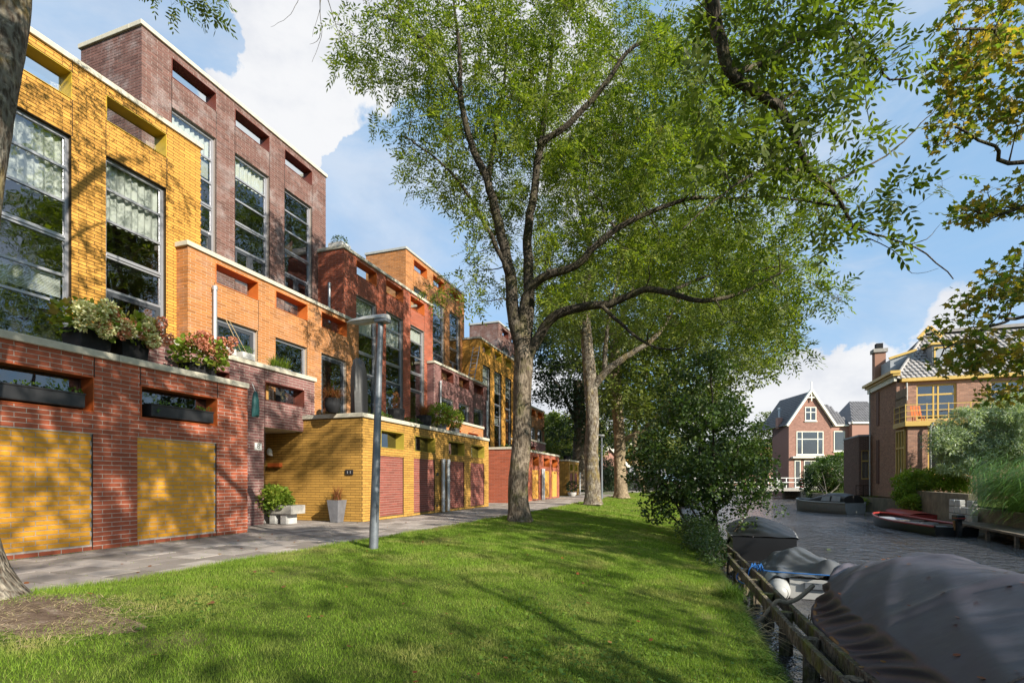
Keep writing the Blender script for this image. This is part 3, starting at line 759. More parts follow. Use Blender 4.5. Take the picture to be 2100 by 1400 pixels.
# ---------------------------------------------------------------- ground, path, water
BANK = [(-30, .72), (0, .72), (5, .68), (10, .45), (15, .1), (20, -.35), (30, -.8), (45, -1.2), (70, -1.6), (120, -1.6)]
def bank_x(y): return np.interp(y, [b[0] for b in BANK], [b[1] for b in BANK])
EDGE = [(-30, -6.25), (3, -6.25), (6, -6.3), (9, -6.0), (14, -5.75), (20, -5.5), (30, -5.5), (45, -5.2), (55, -4.0), (70, -2.2), (120, 0)]
def edge_x(y): return np.interp(y, [b[0] for b in EDGE], [b[1] for b in EDGE])
WZ0 = -.9
def lawn_z(x, y):
    bx = bank_x(y); ex = edge_x(y); t = np.clip((x - ex) / (bx - ex), 0, 1)
    z = .03 - .52 * t ** 1.6 + .03 * np.sin(x * 1.3 + y * .7) * t * (1 - t) * 2 + .02 * np.sin(x * 3.1 - y * 2.2) * t * (1 - t)
    z = z - 1.1 * np.clip((x - bx) / .35, 0, 1.6) ** 1.3
    d0 = np.sqrt((x + 6.0) ** 2 + (y - 2.9) ** 2); z = z + .10 * np.exp(-(d0 / .7) ** 2)
    d1 = np.sqrt((x + 4.8) ** 2 + (y - 14.3) ** 2); z = z + .05 * np.exp(-(d1 / .7) ** 2)
    return z
ys = np.concatenate([np.arange(-12, 24, .25), np.arange(24, 110, 1.)]); ns = 60
G = []
for y in ys:
    bx, ex = float(bank_x(y)), float(edge_x(y))
    xs = np.concatenate([np.linspace(ex, bx, ns - 12), bx + np.linspace(.04, .62, 12)]); G.append(np.stack([xs, np.full(ns, y), lawn_z(xs, np.full(ns, y))], -1))
G = np.array(G).reshape(-1, 3); ny = len(ys)
idx = np.arange(ny * ns).reshape(ny, ns)
F = np.stack([idx[:-1, :-1], idx[:-1, 1:], idx[1:, 1:], idx[1:, :-1]], -1).reshape(-1, 4)
lawn = obj("lawn", np_mesh("lawn", G, F, True), "lawn_soil"); tag(lawn, kind="structure")
gm = MB().add([(-900, -900, -1.6), (900, -900, -1.6), (900, 1800, -1.6), (-900, 1800, -1.6)], [(0, 1, 2, 3)])
tag(gm.build("ground", "lawn_soil"), kind="structure")
gm = MB().add([(-60, -40, -.03), (-5.1, -40, -.03), (-5.1, 44, -.03), (-60, 44, -.03)], [(0, 1, 2, 3)])
gm.add([(-60, 44, -.02), (2.0, 44, -.02), (2.0, 220, -.02), (-60, 220, -.02)], [(0, 1, 2, 3)])
base = gm.build("path", "paving_joint"); tag(base, kind="structure")
# far verge of grass beyond the path bend
MBv = MB().add([(-9.5, 46, 0), (-5.8, 46, 0), (-5.2, 56, 0), (-9.5, 56, 0)], [(0, 1, 2, 3)]); tag(MBv.build("grass_verge", "lawn_soil"), kind="structure")
# slabs
S = .5; slabs_ = []
def slab_rows(x0, x1, y0, y1, skew=0.):
    j = 0; y = y0
    while y < y1:
        off = (j % 2) * S / 2; x = x0 - off
        while x < x1:
            a, b = max(x, x0), min(x + S - .018, x1)
            if b - a > .06: slabs_.append((a, b, y, y + S - .018, R.uniform(-.006, .002)))
            x += S
        y += S; j += 1
slab_rows(-9.72, -6.05, -4, 9.5); slab_rows(-9.02, -5.8, 9.5, 44); slab_rows(-13.9, -9.04, 9.5, 12.85); slab_rows(-9.70, -9.04, -4, 0)
slab_rows(-13.5, -9.02, 22.9, 26.25); slab_rows(-13.5, -9.02, 36.5, 39.8); slab_rows(-12, 1.4, 44, 64)
slabs_ = [q for q in slabs_ if (q[0] + q[1]) / 2 < edge_x((q[2] + q[3]) / 2) + .25 or q[2] > 56]
Pc = np.array([((q[0] + q[1]) / 2, (q[2] + q[3]) / 2, 0) for q in slabs_]); PX, PY, D = pix(Pc)
vis = (PX > -40) & (PX < 2140) & (PY < 1440) & (D > 1); sz = np.where(vis, 1 / np.maximum(D, .1), -1); pick = set(int(i) for i in np.argsort(-sz)[:300])
sm = MB().box(0, 1, 0, 1, -.04, 0); sme = bpy.data.meshes.new("paving_slab"); sme.from_pydata(sm.v, [], sm.f); sme.materials.append(MATS["paving"]); sme.update()
rest = MB()
for i, (a, b, c, d, z) in enumerate(slabs_):
    if i in pick:
        o = bpy.data.objects.new("paving_slab", sme); COL.objects.link(o); o.parent = base; o.location = (a, c, z); o.scale = (b - a, d - c, 1)
    else: rest.box(a, b, c, d, -.04, z)
tag(rest.build("paving", "paving", base), kind="stuff")
# water
wm = MB().add([(-3, -60, WZ0), (40, -60, WZ0), (60, 260, WZ0), (-30, 260, WZ0)], [(0, 1, 2, 3)])
tag(wm.build("canal_water", "water"), kind="structure")
# far bank
FB = [(-40, 9.2), (10, 9.8), (22, 10.7), (33, 11.7), (37, 12.1), (44, 11.2), (52, 10.6), (60, 10.6), (66, 11.5), (71, 12.5), (120, 14)]
def fbx(y): return float(np.interp(y, [b[0] for b in FB], [b[1] for b in FB]))
yy = [-40, 0, 10, 16, 22, 27, 33, 37, 41, 44, 52, 60, 66, 71, 120, 220]
V = []; F = []
for y in yy: V += [(fbx(y) + .35, y, .12), (90, y, .3)]
for i in range(len(yy) - 1): F.append((2 * i, 2 * i + 1, 2 * i + 3, 2 * i + 2))
tag(MB().add(V, F).build("far_bank_garden", "lawn_soil"), kind="structure")
# retaining wall
def ret_wall(ya, yb, ztop, name, mat, label, seg=2.):
    root = empty(name, (fbx(ya), ya, 0), 0, label, "wall")
    y = ya; k = 0
    while y < yb - .01:
        y2 = min(y + seg, yb); a, b = Vector((fbx(y) + .15, y, 0)), Vector((fbx(y2) + .15, y2, 0)); zt = ztop(y) if callable(ztop) else ztop
        MB().beam(a + Vector((0, 0, (zt - 1.5) / 2)), b + Vector((0, 0, (zt - 1.5) / 2)), .3, zt + 1.5).build("wall_section", mat, root, local=root.location)
        y = y2; k += 1
    return root
ret_wall(-10, 27.6, .06, "retaining_wall", "concrete_old", "low weathered concrete canal wall beneath the bamboo", 2.35)
ret_wall(27.6, 37, .62, "retaining_wall", "concrete_old", "taller mossy concrete canal wall under the yellow green shrubs", 2.35)
ret_wall(37.0, 66, .05, "quay_wall", "concrete_old", "stained brick and concrete quay wall behind the moored sloop", 2.9)
# wooden landing stage along far wall
ls = empty("landing_stage", (10.0, 20.5, -.5), 0, "low dark timber landing stage under the far concrete wall", "jetty")
for k in range(9):
    y = 16.2 + k * 1.05; x = fbx(y) - .55
    MB().box(x - .5, x + .55, y, y + 1.0, -.52, -.45).build("plank", "old_wood", ls, local=ls.location)
for k in range(5):
    y = 16.4 + k * 2.1; x = fbx(y) - 1.0
    MB().box(x - .05, x + .05, y - .05, y + .05, -1.4, -.5).build("post", "old_wood", ls, local=ls.location)
bl = empty("block_stack", (10.9, 27.3, -.4), 0, "pale concrete blocks leaning on the far wall behind the outboard motor", "blocks")
for i in range(4):
    for j in range(3):
        if (i, j) in ((1, 2),): continue
        MB().box(10.75, 10.95, 26.2 + i * .52, 26.66 + i * .52, -.5 + j * .3, -.23 + j * .3).build("block", "concrete_light", bl, local=bl.location, bevel=.02)
tag(MB().tube([(9.3, 19.3, -1), (9.15, 19.0, -.35)], .09, 8).build("mooring_post", "fender_blue"), "short blue pole leaning in the water by the landing stage", "post")

# ---------------------------------------------------------------- grass
def blades(n, xfun, h, w, lean=.5, seg=1):
    pass
def grass_mesh(P, h, w, lean, bend=0.):
    n = len(P); a = NR.uniform(0, 2 * np.pi, n); ld = NR.uniform(0, 2 * np.pi, n)
    h = h * NR.uniform(.55, 1.25, n); w = w * NR.uniform(.7, 1.3, n); L = lean * h * NR.uniform(.2, 1.3, n)
    sx, sy = np.cos(a) * w / 2, np.sin(a) * w / 2; z0 = np.zeros(n)
    b1 = P + np.stack([sx, sy, z0 - .01], -1); b2 = P - np.stack([sx, sy, z0 + .01], -1)
    t = P + np.stack([np.cos(ld) * L, np.sin(ld) * L, h], -1)
    V = np.stack([b1, b2, t], 1).reshape(-1, 3); F = np.arange(3 * n).reshape(-1, 3)
    return V, F
def lawn_pts(n, y0, y1):
    y = NR.uniform(y0, y1, n); t = NR.uniform(0, 1, n); x = edge_x(y) - .05 + t * (bank_x(y) - edge_x(y) + .18)
    P = np.stack([x, y, lawn_z(x, y)], -1); X, Y, D = pix(P)
    return P[(X > -150) & (X < 2250) & (Y < 1560) & (D > 2.2)]
Vs = []; Fs = []; nb = 0
for (y0, y1, n, h, w) in ((1.5, 7, 210000, .030, .0055), (7, 12, 140000, .035, .009), (12, 20, 95000, .042, .015), (20, 35, 60000, .05, .03), (35, 62, 36000, .06, .06)):
    P = lawn_pts(n, y0, y1)
    cl = np.sin(P[:, 0] * 2.3 + np.sin(P[:, 1] * 1.7) * 1.3) * np.sin(P[:, 1] * 2.9 + P[:, 0])
    hh = h * (1 + .35 * cl)
    edge = np.clip(1 - np.abs(P[:, 0] - edge_x(P[:, 1])) / .18, 0, 1); hh = hh * (1 + .9 * edge)
    d0 = np.hypot(P[:, 0] + 5.3, P[:, 1] - 2.9); keep = NR.random(len(P)) < np.clip((d0 - .25) / .55, .05, 1)
    P, hh = P[keep], hh[keep]
    V, F = grass_mesh(P, hh, w, .7); Vs.append(V); Fs.append(F + nb); nb += len(V)
tag(obj("grass", np_mesh("grass", np.concatenate(Vs), np.concatenate(Fs)), "grass"), "short green grass covering the lawn between path and canal", "grass", kind="stuff")
# long overhanging bank grass: strips of three quads
def strips(P, dirv, L, w, droop, nseg=4, up=.8):
    n = len(P); V = np.zeros((n, nseg + 1, 2, 3)); side = np.cross(dirv, [0, 0, 1.]); side /= np.linalg.norm(side, axis=1)[:, None] + 1e-6
    for k in range(nseg + 1):
        t = k / nseg; c = P + dirv * (L * t)[:, None] * .8; c[:, 2] += L * (up * t - droop * t * t)
        ww = (w * (1 - t) ** .7 / 2 + .0006)[:, None]
        V[:, k, 0] = c - side * ww; V[:, k, 1] = c + side * ww
    F = []
    for k in range(nseg):
        a = 2 * k; F.append(np.stack([np.arange(n) * (2 * nseg + 2) + a + j for j in (0, 1, 3, 2)], -1))
    return V.reshape(-1, 3), np.concatenate(F)
n = 9000; y = NR.uniform(2.5, 14, n) ; x = bank_x(y) + NR.normal(-.02, .1, n); P = np.stack([x, y, lawn_z(x, y)], -1)
a = NR.normal(0, .9, n); dv = np.stack([np.cos(a), np.sin(a), np.zeros(n)], -1)
V, F = strips(P, dv, NR.uniform(.08, .26, n), NR.uniform(.004, .008, n), NR.uniform(.6, 1.5, n))
tag(obj("bank_grass", np_mesh("bank_grass", V, F), "grass_long"), "long grass hanging over the canal bank edge", "grass", kind="stuff")
def tussock(c, n, L, mat, label, name="grass_tussock", w=.007, cat="grass", up=1.0):
    a = NR.uniform(0, 2 * np.pi, n); P = np.array(c)[None] + np.stack([NR.normal(0, .07, n), NR.normal(0, .07, n), np.zeros(n)], -1)
    sp = NR.uniform(.2, 1., n); dv = np.stack([np.cos(a) * sp, np.sin(a) * sp, np.zeros(n)], -1)
    V, F = strips(P, dv, L * NR.uniform(.5, 1.1, n), NR.uniform(.6, 1.3, n) * w, NR.uniform(.3, 1.1, n), 5, up)
    return tag(obj(name, np_mesh(name, V - np.array(c)[None], F), mat), label, cat)
for i, (cx, cy) in enumerate(((.52, 8.1), (.62, 8.7))):
    o = tussock((cx, cy, float(lawn_z(np.array(cx), np.array(cy)))), 500, .42, "grass_long", ["larger grass tussock spilling over the bank toward the mooring beam", "smaller grass tussock on the bank just behind the larger one"][i]); o.location = (cx, cy, float(lawn_z(np.array(cx), np.array(cy))))
# dry reed stalks between bank and beam
m = MB()
for k in range(22):
    y = R.uniform(6.4, 8.2); p = Vector((.62, y, -.55)); q = p + Vector((R.uniform(.25, .55), R.uniform(-.5, .3), R.uniform(-.2, .18))); m.tube([p, (p + q) / 2 + Vector((0, 0, .05)), q], [.004, .0035, .001], 4, False)
tag(m.build("dry_reeds", "straw"), "dry straw coloured reed stalks leaning from bank onto the beam", "reeds")
# clover / weeds patches: small round leaves
def disc_leaves(P, r, tilt=.5):
    n = len(P); k = 6; a = np.arange(k) / k * 2 * np.pi
    nx = NR.normal(0, tilt, n); ny_ = NR.normal(0, tilt, n); rr = r * NR.uniform(.6, 1.3, n)
    V = np.zeros((n, k, 3)); V[:, :, 0] = P[:, None, 0] + rr[:, None] * np.cos(a); V[:, :, 1] = P[:, None, 1] + rr[:, None] * np.sin(a)
    V[:, :, 2] = P[:, None, 2] + rr[:, None] * (np.cos(a) * nx[:, None] + np.sin(a) * ny_[:, None]) * .6
    return V.reshape(-1, 3), np.arange(n * k).reshape(-1, k)
C_ = []
for (cx, cy, s_, n_) in ((-1.0, 4.6, .5, 420), (-.4, 4.1, .45, 380), (-1.7, 5.6, .35, 200), (.2, 3.9, .3, 220), (-4.6, 3.9, .3, 160), (-.2, 5.3, .4, 150), (-1.3, 3.9, .4, 160), (-4.2, 3.2, .3, 90)):
    x = NR.normal(cx, s_, n_); y = NR.normal(cy, s_, n_); C_.append(np.stack([x, y, lawn_z(x, y) + NR.uniform(.015, .045, n_)], -1))
V, F = disc_leaves(np.concatenate(C_), .014)
tag(obj("clover", np_mesh("clover", V, F), "leaf_bright"), "patches of round clover leaves growing in the lawn", "clover", kind="stuff")
# bare ground and straw by the first trunk
nq = 40; V = []; F = []
for i in range(nq + 1):
    for j in range(13):
        a = 2 * math.pi * i / nq; r_ = j / 12 * .68 * (1.0 + .3 * math.sin(a * 3 + 1) + .15 * math.sin(a * 7)); x = -5.3 + r_ * 1.05 * math.cos(a); y = 2.9 + r_ * .9 * math.sin(a)
        V.append((x, y, float(lawn_z(np.array(x), np.array(y))) + .008 * (1 - j / 12) + .002))
for i in range(nq):
    for j in range(12): F.append((i * 13 + j, i * 13 + j + 1, (i + 1) * 13 + j + 1, (i + 1) * 13 + j))
tag(MB().add(V, F).build("bare_ground", "bare_soil"), kind="structure")
n = 900; a = NR.uniform(0, 6.28, n); rr = NR.uniform(.2, .85, n); x = -5.2 + rr * np.cos(a); y = 2.9 + rr * np.sin(a) * .9
P = np.stack([x, y, lawn_z(x, y) + .01], -1); a = NR.uniform(0, 6.28, n); dv = np.stack([np.cos(a), np.sin(a), 0 * a], -1)
V, F = strips(P, dv, NR.uniform(.06, .22, n), NR.uniform(.002, .005, n), NR.uniform(.0, .2, n), 3, .12)
tag(obj("straw", np_mesh("straw", V, F), "straw"), "dry straw scattered round the foot of the leaning trunk", "straw", kind="stuff")
n = 260; y = NR.uniform(2.5, 22, n); x = NR.uniform(-9.4, .4, n); z = np.where(x > edge_x(y), lawn_z(x, y) + .045, .004)
V, F = disc_leaves(np.stack([x, y, z], -1), .022, .4)
tag(obj("fallen_leaves", np_mesh("fallen_leaves", V, F), "leaf_red"), "small brown fallen leaves scattered over lawn and path", "leaves", kind="stuff")
# moss / weeds along the slab joints and wall foot
n = 2500; x = np.where(NR.random(n) < .6, -9.72 + np.abs(NR.normal(0, .03, n)), -9.72 + S * NR.integers(0, 7, n) + NR.normal(0, .006, n)); y = NR.uniform(2, 9.5, n)
k = NR.random(n) < .5; x[k] = -9.0 + np.abs(NR.normal(0, .03, k.sum())); y[k] = NR.uniform(13, 40, k.sum())
V, F = grass_mesh(np.stack([x, y, 0 * x], -1), .02, .008, .8)
tag(obj("path_weeds", np_mesh("path_weeds", V, F), "grass"), "thin weeds growing in the slab joints and at the wall foot", "weeds", kind="stuff")

# ---------------------------------------------------------------- trees
def unit(v): return v / (np.linalg.norm(v, axis=-1, keepdims=True) + 1e-9)
def smooth_path(pts, step=.35, jit=0., rng=NR):
    pts = [np.array(p, float) for p in pts]; P = [pts[0]] + pts + [pts[-1]]; out = []
    for i in range(1, len(P) - 2):
        p0, p1, p2, p3 = P[i - 1], P[i], P[i + 1], P[i + 2]; n = max(2, int(np.linalg.norm(p2 - p1) / step))
        for k in range(n):
            t = k / n; out.append(.5 * ((2 * p1) + (-p0 + p2) * t + (2 * p0 - 5 * p1 + 4 * p2 - p3) * t * t + (-p0 + 3 * p1 - 3 * p2 + p3) * t ** 3))
    out.append(pts[-1]); out = np.array(out)
    if jit and len(out) > 2: out[1:-1] += rng.normal(0, jit, (len(out) - 2, 3))
    return out
class Tubes:
    def __init__(s): s.V = []; s.F = []; s.n = 0
    def add(s, P, rad, k=6):
        P = np.asarray(P, float); n = len(P); rad = np.broadcast_to(rad, (n,))
        T = np.gradient(P, axis=0); T = unit(T); ref = np.cross(T[0], [.3, .2, 1.]); 
        if np.linalg.norm(ref) < 1e-3: ref = np.cross(T[0], [1., 0, 0])
        a = 2 * np.pi * np.arange(k) / k; rings = []
        ref = ref / np.linalg.norm(ref)
        for i in range(n):
            ref = ref - T[i] * ref.dot(T[i]); ref /= np.linalg.norm(ref) + 1e-9; q = np.cross(T[i], ref)
            rings.append(P[i] + rad[i] * (np.cos(a)[:, None] * ref + np.sin(a)[:, None] * q))
        s.V.append(np.concatenate(rings)); i0 = (np.arange(n - 1) * k)[:, None]; j = np.arange(k)[None]; j2 = (j + 1) % k
        s.F.append((np.stack([i0 + j, i0 + j2, i0 + k + j2, i0 + k + j], -1).reshape(-1, 4)) + s.n); s.n += n * k
    def mesh(s, name, off): return np_mesh(name, np.concatenate(s.V) - off, np.concatenate(s.F), True)
def trunk_mesh(P, rad, k=28, flare=.35, seed=0, bark=.03):
    """thick trunk with root flare and uneven surface"""
    P = np.asarray(P); n = len(P); rg = np.random.default_rng(seed); a = 2 * np.pi * np.arange(k) / k; V = []
    ph = rg.uniform(0, 6.28, 6)
    for i in range(n):
        h = P[i, 2] - P[0, 2]; fl = 1 + flare * math.exp(-max(h, 0) / .28) * (1 + .45 * np.sin(a * 4 + ph[0]) + .2 * np.sin(a * 7 + ph[1]))
        ir = 1 + .035 * np.sin(a * 3 + h * 1.3 + ph[2]) + .025 * np.sin(a * 5 - h * 2.1 + ph[3]) + rg.normal(0, bark * .35, k) + .05 * np.sin(h * 1.9 + ph[4]) * np.sin(a + ph[5])
        r_ = rad[i] * fl * ir; V.append(np.stack([P[i, 0] + r_ * np.cos(a), P[i, 1] + r_ * np.sin(a), np.full(k, P[i, 2])], -1))
    V = np.concatenate(V); i0 = (np.arange(n - 1) * k)[:, None]; j = np.arange(k)[None]; j2 = (j + 1) % k
    return V, np.stack([i0 + j, i0 + j2, i0 + k + j2, i0 + k + j], -1).reshape(-1, 4)

def leaves_compound(base, axis, L, npair=4, lw=.3, ll=.36, droop=.35, hexa=False):
    """pinnate leaves: (2*npair+1) leaflets each, one quad per leaflet"""
    n = len(base); up = unit(NR.normal(0, .5, (n, 3)) + np.array([0, 0, 1.])); s = unit(np.cross(axis, up)); nrm = unit(np.cross(s, axis))
    out = []
    for k in range(npair * 2 + 1):
        if k < npair * 2: t = .25 + .6 * (k // 2) / max(1, npair - 1); sg = 1 if k % 2 else -1; ld = axis * .55 + s * sg * .85
        else: t = 1.0; sg = 0; ld = axis
        ld = unit(ld + NR.normal(0, .13, (n, 3)) - np.array([0, 0, .18])); o = base + axis * (L * t)[:, None]; o[:, 2] -= droop * L * t * t
        l = (L * ll * NR.uniform(.8, 1.2, n))[:, None]; w = l * lw * .5; side = unit(np.cross(ld, nrm + NR.normal(0, .3, (n, 3))))
        mid = o + ld * l * .5
        if hexa: out.append(np.stack([o, o + ld * l * .28 - side * w * .85, o + ld * l * .68 - side * w * .8, o + ld * l, o + ld * l * .68 + side * w * .8, o + ld * l * .28 + side * w * .85], 1))
        else: out.append(np.stack([o, mid - side * w, o + ld * l, mid + side * w], 1))
    V = np.stack(out, 1).reshape(-1, 3); return V, np.arange(len(V)).reshape(-1, 6 if hexa else 4)
def leaves_simple(base, axis, L, ratio=.6, hexa=False):
    n = len(base); side = unit(np.cross(axis, unit(NR.normal(0, .6, (n, 3)) + np.array([0, 0, 1.])))); nrm = np.cross(side, axis); l = L[:, None]; w = l * ratio / 2
    if not hexa:
        V = np.stack([base, base + axis * l * .5 - side * w + nrm * w * .3, base + axis * l, base + axis * l * .5 + side * w + nrm * w * .3], 1); return V.reshape(-1, 3), np.arange(4 * n).reshape(-1, 4)
    V = np.stack([base, base + axis * l * .3 - side * w * .9, base + axis * l * .72 - side * w * .8, base + axis * l, base + axis * l * .72 + side * w * .8, base + axis * l * .3 + side * w * .9], 1)
    return V.reshape(-1, 3), np.arange(6 * n).reshape(-1, 6)
MAPLE = np.array([(0, 0), (-.18, .12), (-.48, .10), (-.38, .34), (-.5, .62), (-.2, .55), (0, 1.), (.2, .55), (.5, .62), (.38, .34), (.48, .10), (.18, .12)])
def leaves_maple(base, axis, L):
    n = len(base); side = unit(np.cross(axis, unit(NR.normal(0, .7, (n, 3)) + np.array([0, 0, 1.])))); nrm = np.cross(side, axis)
    V = base[:, None] + side[:, None] * (MAPLE[None, :, :1] * L[:, None, None]) + axis[:, None] * (MAPLE[None, :, 1:] * L[:, None, None]) - nrm[:, None] * (np.abs(MAPLE[None, :, :1]) * .35 * L[:, None, None])
    k = len(MAPLE); return V.reshape(-1, 3), np.arange(n * k).reshape(-1, k)

class Skel:
    def __init__(s): s.P = []; s.Rd = []
    def add(s, P, r): s.P.append(np.asarray(P)); s.Rd.append(np.broadcast_to(r, (len(P),)).copy())
    def arr(s): return np.concatenate(s.P), np.concatenate(s.Rd)
def grow(sk, tubes, targets, center, jit=.04, rmin=.007, k=5, maxr=.5, step=.3):
    """join every clump centre to the skeleton with a tapering, curved branch"""
    N, Rr = sk.arr(); d0 = np.min(np.linalg.norm(targets[:, None] - N[None, ::3], axis=2), 1)
    for t in targets[np.argsort(d0)]:
        D = np.linalg.norm(N - t, axis=1); cost = D + .35 * np.maximum(0, N[:, 2] - t[2]) - np.minimum(Rr, .08) * 3
        i = int(np.argmin(cost)); a = N[i]; d = D[i]
        if d < .12: continue
        dirn = unit((t - a)[None])[0]; outw = unit((a - center)[None])[0]
        c = a + (t - a) * .45 + np.array([0, 0, -.06 * d]) + NR.normal(0, .09 * d, 3)
        n = max(3, int(d / step)); u = np.linspace(0, 1, n + 1)[:, None]
        P = (1 - u) ** 2 * a + 2 * u * (1 - u) * c + u * u * t; P[1:-1] += NR.normal(0, jit * min(1, d), (n - 1, 3))
        r0 = min(Rr[i] * .62, .008 + .016 * d ** 1.1, maxr); rad = r0 + (rmin - r0) * np.linspace(0, 1, n + 1) ** .8 if r0 > rmin else np.full(n + 1, rmin * .8)
        tubes.add(P, rad, k); N = np.concatenate([N, P[1:]]); Rr = np.concatenate([Rr, rad[1:]])
    return N, Rr
def ell_points(ells, n, shell=.35, rng=None, clump=0.):
    rng = rng or NR; w = np.array([e[1][0] * e[1][1] * e[1][2] for e in ells]) ** .8; w *= np.array([e[2] if len(e) > 2 else 1. for e in ells]); cnt = rng.multinomial(n, w / w.sum()); out = []
    for e, c in zip(ells, cnt):
        v = unit(rng.normal(0, 1, (c, 3))); r = rng.uniform(shell, 1, c)[:, None] ** .7; out.append(np.array(e[0])[None] + v * r * np.array(e[1])[None])
    return np.concatenate(out)
def spread(P, mind):
    keep = []
    for p in P:
        if all((p[0] - q[0]) ** 2 + (p[1] - q[1]) ** 2 + (p[2] - q[2]) ** 2 > mind * mind for q in keep[-400:]): keep.append(p)
    return np.array(keep)
def foliage(C, per, rad, L, kind, flat=.75, mindot=None, **kw):
    """leaves round clump centres C, on short twigs; returns base, axis"""
    n = len(C) * per; c = np.repeat(C, per, 0); rr = np.repeat(NR.uniform(.65, 1.25, len(C)) * rad, per)
    v = unit(NR.normal(0, 1, (n, 3))); v[:, 2] *= flat; base = c + v * (rr * NR.uniform(.1, 1, n) ** .55)[:, None]
    ax = unit(v * .9 + NR.normal(0, .55, (n, 3)) + np.array([0, 0, -.12]))
    Ls = L * NR.uniform(.7, 1.2, n)
    if kind == 'ash': V, F = leaves_compound(base, ax, Ls, **kw)
    elif kind == 'maple': V, F = leaves_maple(base, ax, Ls)
    else: V, F = leaves_simple(base, ax, Ls, **kw)
    return V, F, base
def twigs(tubes, C, base, per, r=.004, frac=.3):
    n = len(base); idx = NR.permutation(n)[:int(n * frac)]; c = np.repeat(C, per, 0)
    for i in idx: tubes.add(np.array([c[i], (c[i] + base[i]) / 2 + NR.normal(0, .02, 3), base[i]]), [r, r * .7, r * .3], 3)

def tree(name, label, loc, trunk_pts, trunk_r, limbs, ells, nclump, per, rad, L, leaf='ash', mat="leaf_ash", bark="bark_ash", group=None, mind=.5, reject=None,
         twig_frac=.15, dry=0, limb_r=None, kw={}, k_tr=28, maxr=.2, shell=.35, cat="tree", flare=.35, jit=.04):
    loc = np.array(loc, float); root = empty(name, loc, 0, label, cat, group)
    tp = smooth_path(trunk_pts, .16); tr = np.interp(np.linspace(0, 1, len(tp)), np.linspace(0, 1, len(trunk_r)), trunk_r)
    V, F = trunk_mesh(tp, tr, k_tr, flare, seed=len(name) + nclump); obj("trunk", np_mesh("trunk", V - loc, F, True), bark, root)
    sk = Skel(); sk.add(tp[len(tp) // 2:], tr[len(tp) // 2:])
    for (pts, r0, r1) in limbs:
        P = smooth_path(pts, .25, .012); rd = r0 + (r1 - r0) * np.linspace(0, 1, len(P)) ** .8; T = Tubes(); T.add(P, rd, 12); sk.add(P, rd)
        obj("limb", T.mesh("limb", loc), "bark_branch" if bark == "bark_ash" else bark, root)
    C = spread(ell_points(ells, nclump, shell), mind)
    if reject is not None: C = C[~reject(C)]
    T = Tubes(); grow(sk, T, C, tp[-1], maxr=maxr, jit=jit)
    V, F, base = foliage(C, per, rad, L, leaf, **kw)
    if reject is not None:
        m_ = ~reject(V[F[:, 0]]); F = F[m_]
    twigs(T, C, base, per, frac=twig_frac)
    o = obj("branches", T.mesh("branches", loc), "bark_branch" if bark != "bark_plane" else "bark_plane", root); tag(o, kind="stuff")
    nn = len(F); own = NR.random(nn) < (0 if not dry else 0)
    o = obj("crown", np_mesh("crown", V - loc, F), mat, root); tag(o, kind="stuff")
    return root, C, sk
def inframe(P, m=30):
    X, Y, D = pix(P); return (D > -1.0) & (X > -m) & (X < 2100 + m) & (Y > -m) & (Y < 1400 + m)

def ell(d, px, py, rx, ry, rz, w=1.): return (tuple(at(d, px, py)), (rx, ry, rz), w)
A_ = lambda d, px, py: tuple(at(d, px, py))
# ---- main ash
t1 = (-4.72, 14.35, .03)
trunk1 = [t1, A_(15.15, 1062, 1000), A_(15.15, 1070, 900), A_(15.1, 1072, 800), A_(15.1, 1074, 715), A_(15.1, 1066, 640)]
limbs1 = [
 ([A_(15.1, 1070, 720), A_(15.0, 1052, 640), A_(14.9, 1045, 560), A_(14.8, 1020, 450), A_(14.6, 1000, 370), A_(14.5, 965, 290), A_(14.4, 945, 200), A_(14.3, 942, 100), A_(14.2, 930, 0)], .22, .03),
 ([A_(15.1, 1078, 715), A_(15.3, 1085, 600), A_(15.5, 1082, 480), A_(15.6, 1095, 400), A_(15.6, 1110, 300), A_(15.4, 1160, 260), A_(15.2, 1235, 180), A_(15.0, 1300, 95), A_(14.9, 1380, 80)], .2, .04),
 ([A_(15.6, 1108, 300), A_(15.9, 1122, 190), A_(16, 1135, 60), A_(16, 1140, -80)], .1, .03),
 ([A_(14.9, 1000, 380), A_(15.2, 1015, 280), A_(15.4, 1035, 160), A_(15.5, 1040, 20)], .09, .02),
 ([A_(15.1, 1070, 690), A_(14.8, 1078, 610), A_(14.5, 1110, 570), A_(14.1, 1180, 545), A_(13.8, 1225, 500), A_(13.5, 1290, 455), A_(13.2, 1400, 412), A_(13.0, 1520, 405)], .16, .03),
 ([A_(15.1, 1082, 735), A_(14.8, 1115, 672), A_(14.4, 1160, 637), A_(13.9, 1250, 622), A_(13.5, 1325, 594), A_(13.3, 1375, 602), A_(13.0, 1440, 616), A_(12.8, 1520, 600), A_(12.6, 1600, 560)], .17, .03),
 ([A_(13.9, 1235, 628), A_(13.6, 1290, 680), A_(13.4, 1345, 715), A_(13.3, 1400, 712)], .06, .02),
 ([A_(13.3, 1370, 600), A_(13.5, 1440, 570), A_(13.6, 1520, 560), A_(13.4, 1600, 545)], .06, .015),
 ([A_(14.7, 1045, 560), A_(14.4, 1000, 470), A_(14.2, 960, 400), A_(14.0, 900, 330), A_(13.8, 830, 280)], .08, .015),
 ([A_(14.4, 945, 200), A_(14.1, 900, 120), A_(13.9, 840, 60), A_(13.8, 780, 30)], .06, .012),
]
